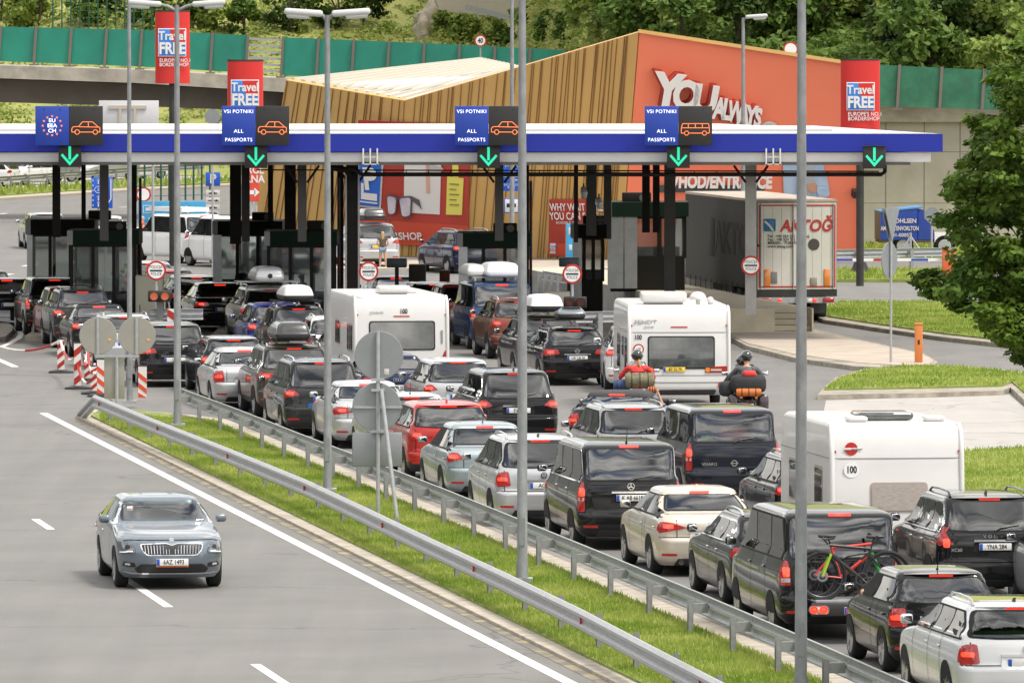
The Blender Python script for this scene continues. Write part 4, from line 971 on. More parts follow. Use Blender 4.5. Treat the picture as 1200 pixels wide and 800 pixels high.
# barbed wire fence far left
def wirefence(label, u0, u1, v0, v1, hgt, y0, y1, n, razor=True, nets=True):
    o0 = P(u0, v0, y0); root = empty('security_fence', o0); tag(root, label, 'fence', 'security fences'); m = mat('fence_green', (.02, .09, .06), .5)
    for i in range(n):
        t = i / (n - 1); b = P(u0 + (u1 - u0) * t, v0 + (v1 - v0) * t, y0 + (y1 - y0) * t) - o0
        q = MB(); q.tube([b, b + Vector((0, 0, hgt))], .05, 6); q.bar(b + Vector((0, 0, hgt)), b + Vector((.45, 0, hgt + .5)), .05); q.bar(b + Vector((0, 0, hgt)), b + Vector((-.45, 0, hgt + .5)), .05); q.build('post', m, root)
    a = Vector((0, 0, 0)); b = P(u1, v1, y1) - o0; q = MB()
    for k in range(5): q.tube([a + Vector((0, 0, hgt * (k + .5) / 5)), b + Vector((0, 0, hgt * (k + .5) / 5))], .012, 4)
    q.build('wire', m, root)
    if razor:
        pts = []; L = (b - a).length; nn = int(L / .12)
        for i in range(nn): t = i / nn; ang = i * .9; pts.append(a.lerp(b, t) + Vector((.0, .25 * math.cos(ang), hgt + .45 + .25 * math.sin(ang))))
        q = MB(); q.tube(pts, .012, 3); q.build('razor_wire', M_GALV, root)
wirefence('green post fence with razor wire above the barrier at top left', 62, 178, 40, 42, 2.2, 552, 556, 12)
wirefence('green fence with razor wire behind the white vans', 160, 246, 236, 234, 2.3, 395, 400, 10)
# ------------------------------------------------ the shop
def shop():
    y0 = 328; o0 = Vector((P(600, 300, y0).x, y0, 0)); root = empty('border_shop', o0); tag(root, 'border shop with folded gold cladding and a big red entrance wall', 'building')
    g = mat('gold_cladding', (.56, .345, .115), .55, .0, var=.05, vscale=.5, bump=0)
    gd = mat('cladding_groove', (.27, .15, .055), .6)
    def pt(u, v, y): return P(u, v, y) - o0
    # corner points (photo pixel, depth): ridge folds lean forward and back
    A = [pt(300, 301, 345), pt(335, 94, 337)]; B_ = [pt(460, 302.5, 339), pt(474, 118, 337)]; C_ = [pt(727, 304, 334), pt(748, 38, 335)]; D_ = [pt(1012, 306, 335), pt(1012, 78, 337)]
    def onto(p0, p1, p2, u, v):
        n = (p1 - p0).cross(p2 - p0); d = ray(u, v); c = Vector((0, 0, H)) - o0; return c + d * ((p0 - c).dot(n) / d.dot(n))
    A[1] = onto(A[0], B_[0], B_[1], 335, 94); C_[1] = onto(B_[0], C_[0], B_[1], 748, 38); D_[1] = onto(C_[0], C_[1], D_[0], 1012, 78)
    def quad(name, m, a, b, c, d, th=.35):
        n = (b - a).cross(d - a).normalized(); n = n if n.y < 0 else -n; q = MB(); q.prism([a, b, c, d], -n * th); return q.build(name, m, root), n
    def panel(a0, a1, b0, b1, seed, dens):
        q, n = quad('gold_wall', g, a0, b0, b1, a1); rnd = random.Random(seed); t = 0.01; m_ = MB()
        while t < .99:
            w_ = rnd.choice((.018, .026, .022)); lean = rnd.uniform(-.010, .014) * 1.2
            p0 = a0.lerp(b0, t) + n * .02; p1 = a1.lerp(b1, min(.995, t + lean)) + n * .02; m_.bar(p0, p1, w_, .05, up=n); t += rnd.choice((dens * .3, dens * .7, dens, dens * 1.3, dens * .4))
        m_.build('cladding_groove', gd, root); return n
    panel(A[0], A[1], B_[0], B_[1], 1, .055); nB = panel(B_[0], B_[1], C_[0], C_[1], 2, .030)
    red = mat('red_wall', (.90, .23, .125), .6, var=.03, vscale=.3)
    _, nr = quad('red_wall', red, C_[0] + Vector((.05, 0, 0)), D_[0], D_[1], C_[1] + Vector((.05, 0, 0)))
    q = MB(); q.bar(C_[1] + Vector((0, -.1, .05)), D_[1] + Vector((0, -.1, .05)), .15, .14, up=Vector((0, 0, 1))); q.build('roof_edge', g, root)
    # roof: white trapezoid sheets behind the folds
    wr = mat('white_roof', (.66, .64, .60), .5)
    R1 = [pt(337, 93.5, A[1].y + y0 + .3), pt(474, 118.5, B_[1].y + y0 + .3), pt(610, 80, 340), pt(562, 70, 358)]
    q = MB(); q.prism(R1, (0, 0, -.25)); q.build('roof', wr, root)
    q = MB(); e = .0
    for i in range(11):
        t = (i + .5) / 11; a = R1[0].lerp(R1[1], t) + Vector((0, 0, .06)); b = R1[3].lerp(R1[2], t) + Vector((0, 0, .06)); q.bar(a, b, .16, .10)
    q.build('roof_ribs', mat('roof_rib', (.50, .46, .38), .5), root)
    q = MB(); dn_ = Vector((0, .6, -.35)); q.prism([C_[1] + dn_, D_[1] + dn_, D_[1] + Vector((0, 16, -1)), C_[1] + Vector((-14, 16, -2.5)), R1[2]], (0, 0, -.3)); q.build('roof', wr, root)
    q = MB(); q.prism([A[0] + Vector((0, 1, 0)), D_[0] + Vector((0, 1, 0)), D_[0] + Vector((0, 14, 0)), A[0] + Vector((6, 16, 0))], (0, 0, 5.6)); q.build('rear_block', g, root)
    # placement on the two walls facing us
    def on(c00, c10, c01, c11, n):
        def f(u, v, off=.06):
            # intersect the view line with the wall plane
            d = ray(u, v); c = Vector((0, 0, H)) - o0; t = (c00 - c).dot(n) / d.dot(n); return c + d * t + n * off
        return f
    fB = on(B_[0], C_[0], B_[1], C_[1], nB); fR = on(C_[0], D_[0], C_[1], D_[1], nr); nA = (B_[0] - A[0]).cross(A[1] - A[0]).normalized(); nA = nA if nA.y < 0 else -nA; fA = on(A[0], B_[0], A[1], B_[1], nA)
    def orient(a, b, n):
        z = n.normalized(); x = (b - a); x = (x - z * x.dot(z)).normalized(); y = z.cross(x); return Matrix((x, y, z)).transposed()
    OB = orient(B_[0], C_[0], nB); OR = orient(C_[0], D_[0], nr); WB = OB.to_euler()
    def pl(f, pts, m, name, off=.07, par=None, n=None):
        q = MB(); P3 = [f(u, v, off) for u, v in pts]; q.prism(P3, (n or nB) * -.03); return q.build(name, m, par or root)
    rb = mat('billboard_red', (.40, .045, .03), .6, var=.15, vscale=.3); rb2 = mat('billboard_bright', (.56, .07, .035), .6)
    bb = pl(fA, [(421, 137), (474, 145), (474, 315), (421, 315)], rb, 'billboard', .06, n=nA) if False else None
    bb = pl(fB, [(421, 140), (552, 146), (550, 264), (421, 256)], rb, 'billboard', .09)
    b2 = pl(fB, [(421, 256), (550, 264), (548, 290), (421, 284)], rb2, 'billboard_strip', .09)
    blue = mat('sign_blue', (.02, .13, .55), .5); wht = mat('billboard_white', (.70, .68, .66), .6)
    pb = pl(fB, [(422, 150), (453, 152), (448, 243), (422, 241)], wht, 'parking_board', .14)
    pl(fB, [(423.5, 150), (451.5, 153), (446.5, 241), (423.5, 239)], blue, 'parking_field', .20, pb)
    pl(fB, [(425, 235), (445, 237.5), (446, 236), (425, 233.8)], wht, 'parking_border', .24, pb)
    q = text('P', 1.25, fB(437, 209, .26), WB, wht, pb, 'lettering', off=.03)
    pl(fB, [(426.5, 224), (445, 226), (445, 234), (426.5, 231.5)], wht, 'arrow_mark', .24, pb); pl(fB, [(426.5, 213), (429.5, 213), (429.5, 225), (426.5, 224)], wht, 'arrow_mark', .24, pb)
    bx = pl(fB, [(476, 180), (519, 180), (517, 250.5), (475, 248)], wht, 'poster_carton', .14, bb)
    pl(fB, [(501, 178), (504, 178), (506, 225), (502, 225)], mat('poster_pink', (.62, .36, .28), .6), 'poster_stripe', .18, bb)
    pl(fB, [(505, 190), (520, 195), (524, 199), (506, 200)], mat('poster_grey', (.45, .45, .43), .6), 'poster_cap', .20, bb)
    yb = pl(fB, [(526, 206), (545, 208), (543, 251), (524.5, 250.5)], mat('poster_yellow', (.72, .66, .13), .5), 'poster_bottle', .14, bb); pl(fB, [(532, 192), (539, 193), (539, 207), (532, 206.5)], MATS['poster_yellow'], 'poster_bottle_neck', .14, bb)
    for k in range(5): pl(fB, [(529, 214 + k * 6), (540 - k % 2 * 3, 214.5 + k * 6), (540 - k % 2 * 3, 215.5 + k * 6), (529, 215 + k * 6)], mat('poster_ink', (.25, .22, .06), .6), 'poster_print', .18, bb)
    # sunglasses poster motif
    fr_ = mat('poster_frame', (.10, .08, .10), .4); ln = mat('poster_lens', (.42, .36, .46), .3, col2=(.68, .64, .68), vscale=.7)
    def lens(pts):
        pl(fB, [tuple(p) for p in rpoly(pts, 4)], fr_, 'poster_glasses', .22, bb); cx = sum(p[0] for p in pts) / len(pts); cy = sum(p[1] for p in pts) / len(pts)
        pl(fB, [tuple(p) for p in rpoly([(cx + (x - cx) * .82, cy + (y_ - cy) * .86) for x, y_ in pts], 4)], ln, 'poster_lens', .26, bb)
    lens([(456, 226), (469, 229), (467, 250), (458, 251)]); lens([(470, 229), (486, 228), (485, 253), (474, 254)])
    pl(fB, [(468, 230), (470, 230), (470, 233), (468, 233)], fr_, 'poster_glasses', .22, bb)
    pl(fB, [(485, 228.5), (494, 233), (497, 244), (494, 240), (485, 233)], fr_, 'poster_glasses', .22, bb)
    text('BORDERSHOP', .42, fB(462, 276, .16), WB, wht, b2, 'lettering', off=.02)
    w1 = pl(fB, [(645, 233), (690, 233), (688, 284), (644, 299)], rb, 'billboard', .09); w1b = pl(fB, [(644, 285), (688, 285), (688, 299), (644, 299)], rb2, 'billboard_strip', .11)
    text('WHY WAIT HERE WHEN', .42, fB(646.5, 242, .16), WB, wht, w1, 'lettering', off=.02, align='LEFT', sx=.72)
    text('YOU CAN SAVE', .42, fB(646.5, 252.5, .16), WB, wht, w1, 'lettering', off=.02, align='LEFT', sx=.72)
    text('BORDER SHOP', .14, fB(666, 260, .16), WB, wht, w1, 'lettering')
    sh = pl(fB, [(647, 284), (653, 284), (653, 296), (646.5, 296)], wht, 'shop_mark', .16, w1); text('Travel', .15, fB(650, 287, .22), REAR, blue, sh); text('FREE', .17, fB(650, 291.5, .22), REAR, MATS['billboard_bright'], sh)
    # red wall: lettering in relief, standing proud of the wall
    def rtext(s, size, u, v, rot=0, sx=1., ext=.35):
        nn = nr; e = (OR @ Matrix.Rotation(math.radians(-rot), 3, 'Z'))
        return text(s, size, fR(u, v, .45), e.to_euler(), mat('letter_white', (.82, .80, .77), .5), root, 'lettering', sx=sx, off=.045, ext=.01)
    def side(s, size, u, v, rot, sx): 
        e = (OR @ Matrix.Rotation(math.radians(-rot), 3, 'Z'))
        o = text(s, size, fR(u - 2.6, v + .8, .22), e.to_euler(), mat('letter_red', (.40, .030, .02), .5, col2=(.24, .025, .018), vscale=.8), root, 'letter_side', sx=sx, off=.045, ext=.20)
    for s, sz, u, v, r, sx in (('Y', 1.85, 781, 104, 7, .88), ('O', 1.6, 802.5, 109.5, 7, .80), ('U', 1.5, 825, 113.5, 7, .92), ('A', 1.15, 841.5, 124.5, 6, .58), ('L', 1.15, 850, 125.5, 6, .60), ('W', 1.10, 860.5, 128, 6, .50), ('A', 1.10, 870, 131, 6, .55), ('Y', 1.05, 878.5, 132.5, 6, .60), ('S', 1.0, 886.5, 135, 6, .60)):
        side(s, sz, u, v, r, sx); rtext(s, sz, u, v, r, sx)
    rtext('VHOD/ENTRANCE', .72, 844, 209.5, 0, .66)
    q = pl(fR, [(770, 216), (895, 216), (895, 224), (770, 224)], mat('door_head', (.06, .065, .07), .5), 'door_head', .15, n=nr)
    # figure on the wall: shirt, hand
    shirt = mat('shirt_blue', (.28, .42, .60), .7, col2=(.44, .55, .68), vscale=1.5); tee = mat('tee_grey', (.40, .42, .47), .7)
    pic = pl(fR, [tuple(p) for p in rpoly([(917, 184), (962, 184), (970, 212), (972, 225), (962, 232), (940, 229), (926, 231), (918, 226)], 4)], shirt, 'wall_picture', .08, n=nr)
    pl(fR, [tuple(p) for p in rpoly([(936, 184), (954, 184), (955, 205), (951, 229), (932, 231)], 3)], tee, 'wall_picture', .12, pic, n=nr)
    pl(fR, [tuple(p) for p in rpoly([(945, 214), (955, 212), (958, 218), (955, 225), (947, 223)], 3)], M_SKIN, 'wall_picture', .16, pic, n=nr)
    pl(fR, [tuple(p) for p in rpoly([(955, 218), (971, 219), (972, 228), (960, 232)], 3)], shirt, 'wall_picture', .16, pic, n=nr)
    pl(fR, [tuple(p) for p in rpoly([(890, 146), (900, 141), (907, 143), (915, 150)], 3)], mat('paper_white', (.6, .58, .56), .7), 'wall_picture', .12, n=nr)
    q = MB(); q.box(-.1, .1, -.3, 0, -.14, .14); q.build('wall_lamp', M_BLACKP, root, fR(1000, 224, .1), (.4, 0, .3))
    q = MB(); a = fR(1009.5, 70, .15); b = fR(1007, 306, .15); q.bar(b, a, .16, .12); q.build('corner_trim', g, root)
shop()
# ------------------------------------------------ checkpoint canopy
YC = 244.0
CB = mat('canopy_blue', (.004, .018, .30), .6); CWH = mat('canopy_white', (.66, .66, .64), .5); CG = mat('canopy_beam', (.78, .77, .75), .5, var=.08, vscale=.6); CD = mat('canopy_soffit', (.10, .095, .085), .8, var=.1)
def canopy():
    xl = P(-60, 160, YC).x; xr = P(1104, 160, YC).x; o0 = Vector((P(500, 160, YC).x, YC, 0)); root = empty('checkpoint_canopy', o0); tag(root, 'long flat checkpoint canopy with a blue and white edge on dark posts', 'canopy')
    z = lambda v: P(600, v, YC).z
    D = 20
    def box(name, m, x0, x1, y0, y1, z0, z1):
        q = MB(); sk = -math.tan(PHI); vs = []
        for zz in (z0, z1):
            for yy in (y0, y1):
                for xx in (x0, x1): vs.append((xx - o0.x + sk * yy, yy, zz))
        q.add(vs, [(0, 2, 3, 1), (4, 5, 7, 6), (0, 1, 5, 4), (2, 6, 7, 3), (0, 4, 6, 2), (1, 3, 7, 5)]); return q.build(name, m, root)
    box('blue_fascia', CB, xl, xr, -.10, -.02, z(178), z(157))
    box('blue_fascia', CB, xr - .08, xr, -.015, D, z(178), z(157))
    q = MB(); 
    box('roof', CWH, xl, xr - .10, -.015, D, z(157.5) - .5, z(157))
    sk = -math.tan(PHI); q.add([(xl - o0.x, 0, z(157) + .01), (xr - .1 - o0.x, 0, z(157) + .01), (xr - 3 - o0.x + sk * D, D, z(157) + .06), (xl - o0.x + sk * D, D, z(157) + .06), (xr - 2.2 - o0.x + sk * 3, 3, z(157) + .04), (xl - o0.x + sk * 3, 3, z(157) + .04)], [(0, 1, 4, 5), (5, 4, 2, 3), (1, 2, 4)]); q.build('roof_sheet', CWH, root)
    box('roof_lip', mat('lip_grey', (.35, .35, .36), .5), xl, xr - 2.6, 3.0, 3.2, z(157) + .04, z(157) + .09)
    box('beam', CG, xl, xr - .3, .10, .45, z(190), z(179))
    box('beam', CG, xl, xr - .4, D - .8, D - .4, z(190), z(179))
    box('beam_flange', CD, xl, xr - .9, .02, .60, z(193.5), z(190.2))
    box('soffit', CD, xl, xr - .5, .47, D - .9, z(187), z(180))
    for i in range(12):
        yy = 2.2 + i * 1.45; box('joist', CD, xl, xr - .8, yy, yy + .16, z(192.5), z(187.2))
    for u in (434, 906):
        x = P(u, 185, YC).x - o0.x; q = MB()
        for k in (-.20, 0, .20): q.box(x + k - .02, x + k + .02, -.14, .08, z(193), z(174))
        q.box(x - .24, x + .24, -.13, -.11, z(184.5), z(183.5)); q.box(x - .24, x + .24, -.14, .08, z(193), z(192)); q.build('bracket', CWH, root)
    # posts: photo x, width px, depth, foot height above ground, colour
    dk = mat('post_dark_shaded', (.020, .018, .016), .5, .2, var=.15); md = mat('post_mid_shaded', (.065, .063, .058), .5, .1, var=.1); lt = mat('post_light', (.34, .335, .32), .5, .1, var=.1)  # dark and mid tones lowered to carry the shade under the canopy
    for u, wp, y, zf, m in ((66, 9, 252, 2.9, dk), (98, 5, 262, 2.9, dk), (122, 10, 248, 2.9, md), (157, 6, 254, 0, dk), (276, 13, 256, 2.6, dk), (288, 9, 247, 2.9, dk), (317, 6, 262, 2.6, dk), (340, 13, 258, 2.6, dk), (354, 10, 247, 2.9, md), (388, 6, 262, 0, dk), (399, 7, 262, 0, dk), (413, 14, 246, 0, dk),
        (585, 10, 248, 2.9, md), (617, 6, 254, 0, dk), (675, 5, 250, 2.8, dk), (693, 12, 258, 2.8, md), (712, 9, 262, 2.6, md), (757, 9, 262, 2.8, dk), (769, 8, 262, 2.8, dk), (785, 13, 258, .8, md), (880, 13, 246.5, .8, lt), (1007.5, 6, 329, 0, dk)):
        p = P(u, 300, y); s = FPX / y; w_ = wp / s; q = MB(); x = p.x - o0.x; yy = y - YC
        q.box(x - w_ / 2, x + w_ / 2, yy - .02, yy, zf, z(191)); q.box(x - w_ / 2, x + w_ / 2, yy + w_ - .02, yy + w_, zf, z(191)); q.box(x - w_ * .42, x + w_ * .42, yy - .001, yy + w_ - .018, zf, z(191)); q.build('post', m, root)
    q = MB(); x = P(403, 200, 246).x - o0.x
    for uu in (405.5, 420.5): xx = P(uu, 200, 246).x - o0.x; q.box(xx - .025, xx + .025, 1.8, 2.2, .2, z(200))
    q.build('post_cover', lt, root)
    # pipe below the beam
    q = MB(); a = P(300, 204.5, YC + .8); b = P(1033, 204.5, YC + .8); e = P(1037, 191, YC + .8); a2 = P(424, 204.5, YC + .8); a1 = P(408, 197, YC + .8)
    q.tube([a1 - o0, P(416, 199, YC + .8) - o0, a2 - o0, b - o0, P(1037, 201.5, YC + .8) - o0, e - o0], .06, 8); q.tube([a - o0 + Vector((0, 0, .13)), P(1030, 201, YC + .8) - o0], .022, 6)
    for k in range(24): u = 424 + k * 26; q.tube([P(u, 204, YC + .8) - o0, P(u, 200.5, YC + .8) - o0], .015, 4)
    q.build('pipe', dk, root)
    q = MB(); q.tube([P(720, 189, YC + 1.5) - o0, P(826, 189, YC + 1.5) - o0, P(831, 187, YC + 1.5) - o0], .06, 8); q.tube([P(386, 196, YC + 1.5) - o0, P(405, 199, YC + 1.5) - o0, P(412, 206, YC + 1.5) - o0], .09, 8); q.build('pipe', dk, root)
    for u in (414, 880, 585, 354):
        for s in (-1, 1):
            q = MB(); q.bar(P(u + s * 6, 214, YC + 2) - o0, P(u + s * 20, 194, YC + 2) - o0, .07); q.build('brace', dk, root)
canopy()
def matrix_sign(u0, left, right, label):
    y = YC - .55; s = FPX / y; w_ = 79 / s; h = 46 / s; c = P(u0 + 39.5, 147.5, y); root = empty('lane_sign', c); tag(root, label, 'lane sign', 'lane signs on the canopy')
    bl = mat('panel_blue', (.012, .048, .34), .4); bk = mat('panel_black', (.020, .019, .018), .6)
    rbox('left_panel', w_ / 2, .14, h, .008, bl, root, (-w_ / 4, 0, 0)); rbox('right_panel', w_ / 2 - .004, .14, h, .008, bk, root, (w_ / 4 + .002, 0, 0))
    q = MB()
    for sx in (-1, 1):
        for zz in (-.4, .42):
            for xx in (.13, .37): q.box(sx * xx * w_ - .014, sx * xx * w_ + .014, -.08, -.07, zz * h - .014, zz * h + .014)
    q.build('bolts', M_INK, root); q = MB(); q.bar((-w_ * .3, .1, 0), (-w_ * .3, .6, -.1), .06); q.bar((w_ * .3, .1, 0), (w_ * .3, .6, -.1), .06); q.build('bracket', M_DKMETAL, root)
    led = mat('led_white', (.9, .9, 1), .5, emit=(.85, .88, 1), es=.8); lo = mat('led_orange', (.5, .15, .05), .5, emit=(1, .20, .06), es=.75)
    yf = -.078
    if left == 'ALL':
        for t_, zz, sz, sx in (('VSI POTNIKI', .36, .145, 1.0), ('ALL', -.14, .145, 1.1), ('PASSPORTS', -.36, .145, 1.0)):
            text(t_, sz, (-w_ / 4, yf, zz * h), REAR, led, root, 'lettering', sx=sx, off=-.012, spacing=1.08)
    else:
        for t_, zz in (('EU', .13), ('EEA', .0), ('CH', -.13)): text(t_, .15, (-w_ / 4, yf, zz * h), REAR, led, root, 'lettering', sx=1.1, off=.0)
        for k in range(12):
            a = math.pi / 6 * k; cx, cz = -w_ / 4 + .27 * math.cos(a), .27 * math.sin(a); q = MB(); pts = []
            for j in range(10): r = .040 if j % 2 == 0 else .017; aa = math.pi / 2 + j * math.pi / 5; pts.append((cx + r * math.cos(aa), yf, cz + r * math.sin(aa)))
            q.prism(pts, (0, .006, 0)); q.build('led_star', lo, root)
    q = MB(); X = w_ / 4; Z = -.08
    def ln(a, b): q.bar((X + a[0], yf, Z + a[1]), (X + b[0], yf, Z + b[1]), .018, .01, up=Vector((0, 1, 0)))
    def circ(cx, cz, r): q.tube([(X + cx + r * math.cos(a), yf, Z + cz + r * math.sin(a)) for a in [2 * math.pi * i / 16 for i in range(16)]], .009, 5, closed=True)
    if right == 'car':
        pts = [(-.29, -.10), (-.40, -.10), (-.40, .0), (-.36, .05), (-.20, .06), (-.10, .19), (.19, .19), (.36, .04), (.40, .03), (.40, -.10), (.31, -.10)]
        for a, b in zip(pts, pts[1:]): ln(a, b)
        ln((-.20, .05), (.36, .04)); ln((.07, .19), (.07, .05)); ln((-.18, -.10), (.20, -.10)); circ(-.25, -.10, .065); circ(.27, -.10, .065)
    else:
        pts = [(-.31, -.13), (-.40, -.13), (-.40, .02), (-.36, .14), (.38, .14), (.40, .0), (.40, -.13), (.33, -.13)]
        for a, b in zip(pts, pts[1:]): ln(a, b)
        ln((-.38, .02), (.40, .02)); ln((-.17, -.13), (.20, -.13)); circ(-.25, -.13, .06); circ(.26, -.13, .06)
        for x in (-.20, .0, .20): ln((x, .14), (x, .02))
    q.build('led_outline', lo, root)
matrix_sign(41.5, 'EU', 'car', 'blue and black lane sign with a ring of orange stars and a car outline')
matrix_sign(260, 'ALL', 'car', 'blue and black all passports sign with car outline, above the second booth')
matrix_sign(533, 'ALL', 'car', 'blue and black all passports sign with car outline, left of the tall central pole')
matrix_sign(755.5, 'ALL', 'bus', 'blue and black all passports sign with a bus outline')
def arrow_sign(u, v, label):
    y = YC - .30; s = FPX / y; c = P(u, v, y); root = empty('arrow_light', c); tag(root, label, 'lane light', 'green arrow lights under the canopy edge')
    rbox('housing', 26.5 / s, .20, 26 / s, .01, MATS['panel_black'], root, (0, 0, 0)); q = MB(); q.box(-13.6 / s, 13.6 / s, -.14, -.02, 12.8 / s, 13.6 / s); q.build('visor', M_DKMETAL, root)
    q = MB(); k = 1 / s
    q.box(-1.5 * k, 1.5 * k, -.112, -.104, -4 * k, 11.5 * k); 
    for sx in (-1, 1): q.prism([(sx * 10.5 * k, -.112, 1 * k), (sx * 8.5 * k, -.112, 3 * k), (0, -.112, -6.5 * k), (0, -.112, -11 * k)], (0, .008, 0))
    q.build('arrow', mat('led_green', (.02, .35, .2), .5, emit=(.012, .62, .33), es=.55), root)
    q = MB(); q.box(-.04, .04, 0, .4, 12 / s, 13.5 / s); q.build('bracket', M_DKMETAL, root)
for u, v, l in ((82, 183, 'under the orange star sign'), (300, 184, 'above the second booth'), (572.5, 184, 'left of the tall central pole'), (795, 184, 'under the bus sign'), (1024.5, 184.5, 'at the right end of the canopy')):
    arrow_sign(u, v, 'green down arrow light ' + l)
# ------------------------------------------------ booths
def booth(u0, u1, vt, vf, vb, y, label, wl=None, zb=0., dep=2.4, green=False, panels=None, sidew=None, win=None):
    """u0..u1 photo span of the roof fascia, vt/vf top and bottom of the fascia, vb foot"""
    s = FPX / y; x0 = P(u0, 300, y).x; x1 = P(u1, 300, y).x; cx = (x0 + x1) / 2; root = empty('control_booth', (cx, y, zb), PHI * .0); tag(root, label, 'booth', 'control booths under the canopy')
    zt = P(600, vt, y).z - zb; zf = P(600, vf, y).z - zb; hw = (x1 - x0) / 2
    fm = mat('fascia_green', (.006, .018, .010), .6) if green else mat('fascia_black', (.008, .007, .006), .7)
    fr = mat('booth_frame_shaded', (.018, .017, .015), .5, .2); sl_ = mat('booth_grey', (.22, .22, .215), .4, .4)  # fascia and frame darkened, canopy shade put into their colour
    q = MB(); q.box(-hw, hw, -.05, dep + .1, zf, zt); q.build('roof', fm, root)
    q = MB(); q.box(-hw - .006, -hw + .16 * (1 if not sidew else 1), -.06, -.052, zf + .002, zt - .002); q.build('roof_corner', sl_, root)
    b = hw - .12; gl0, gl1 = 1.05, zf - .06
    q = MB(); q.box(-b, b, .02, dep, -.05, gl0 - .05); q.build('lower_wall', fr, root)
    gm = mat('booth_glass', (.30, .34, .33), .03, ior=1.5, trans=.92); gm.node_tree.nodes['Principled BSDF'].inputs['Specular IOR Level'].default_value = .6
    q = MB(); xs = [-b, -b * .33, b * .33, b] if not win else win
    for k in range(len(xs)):
        x = xs[k]; 
        for yy in (.02, dep - .10): q.box(x - .05, x + .05, yy, yy + .08, gl0 - .051, zf - .002)
    q.box(-b, b, .025, .075, gl0 - .048, gl0 + .02); q.box(-b, b, .025, .075, gl1, zf - .003); q.build('window_frame', fr, root)
    for k in range(len(xs) - 1):
        q = MB(); q.box(xs[k] + .05, xs[k + 1] - .05, .05, .062, gl0 + .02, gl1); q.build('window', gm, root)
    for sx in (-1, 1):
        q = MB(); q.box(sx * b - .006, sx * b + .006, .11, dep - .11, gl0 - .04, zf - .003); q.build('side_window', gm, root)
    q = MB(); q.box(-b + .1, b - .1, .5, 1.1, gl0 - .2, gl0 - .12); q.box(-.25, .25, .7, .8, gl0 - .1, gl0 + .28); q.build('desk', fr, root)
    q = MB(); q.box(-b * .9, b * .9, dep - .05, dep, -.05, 1.3); q.build('rear_wall', fr, root)
    if panels:
        for xa, xb in panels: q = MB(); q.box(xa, xb, -.03, .015, .05, zf - .01); q.build('metal_panel', mat('steel_panel', (.40, .41, .41), .3, .8, var=.1), root)
    return root
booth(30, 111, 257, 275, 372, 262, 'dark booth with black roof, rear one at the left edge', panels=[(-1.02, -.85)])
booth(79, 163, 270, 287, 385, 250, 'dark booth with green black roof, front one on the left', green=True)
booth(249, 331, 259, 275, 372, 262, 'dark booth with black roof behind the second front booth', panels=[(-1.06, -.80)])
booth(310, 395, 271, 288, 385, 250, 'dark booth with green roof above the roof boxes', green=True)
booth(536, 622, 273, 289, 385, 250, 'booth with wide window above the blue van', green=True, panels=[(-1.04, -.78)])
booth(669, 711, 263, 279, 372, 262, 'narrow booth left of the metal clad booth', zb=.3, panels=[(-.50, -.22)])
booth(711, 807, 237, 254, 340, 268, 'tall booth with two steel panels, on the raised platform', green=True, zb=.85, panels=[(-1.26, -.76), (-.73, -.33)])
def ac(u, v, y, w_, h, label):
    c = P(u, v, y); root = empty('air_unit', c); tag(root, label, 'air unit', 'air units on the booth roofs'); s = FPX / y
    rbox('housing', w_ / s, .6, h / s, .03, mat('unit_black', (.02, .018, .016), .6), root, (0, 0, h / s / 2)); q = MB(); q.lathe([(.0001, -.01), (h / s * .38, -.01), (h / s * .38, .02)], 16, 'Y'); q.build('fan', mat('fan_grey', (.10, .10, .10), .5), root, (w_ / s * .22, -.31, h / s / 2))
ac(117, 257.5, 263, 26, 11, 'black air unit on the rear left booth roof'); ac(135, 270.5, 251, 26, 11, 'black air unit on the front left booth roof'); ac(308, 259.5, 263, 25, 11, 'black air unit on the second rear booth'); ac(375, 271.5, 251, 30, 13, 'black air unit on the booth above the roof boxes')
ac(592, 273.5, 251, 28, 12, 'black air unit on the booth above the blue van'); ac(697, 263.5, 263, 28, 11, 'black air unit on the narrow booth'); ac(746, 237.5, 269, 34, 12, 'black air unit on the tall platform booth')
# striped poles by the booths
for u, v0, v1, l in ((164.5, 208, 330, 'behind the first booth'), (397, 208, 345, 'by the second booth'), (622, 212, 345, 'right of the booth above the blue van')):
    y = 258; root = empty('striped_post', P(u, v1, y)); tag(root, 'thin red and blue striped post ' + l, 'striped post', 'striped posts'); n = 6; hh = (v1 - v0) / (FPX / y)
    for k in range(n): q = MB(); q.tube([(0, 0, hh * k / n), (0, 0, hh * (k + .998) / n)], .045, 8); q.build('band', [M_DKMETAL, mat('band_red', (.16, .03, .02), .5), mat('band_blue', (.02, .04, .12), .5)][k % 3], root)
for k_ in ('booth_frame_shaded', 'fascia_green', 'fascia_black', 'post_dark_shaded', 'unit_black'):
    MATS[k_].node_tree.nodes['Principled BSDF'].inputs['Specular IOR Level'].default_value = .12
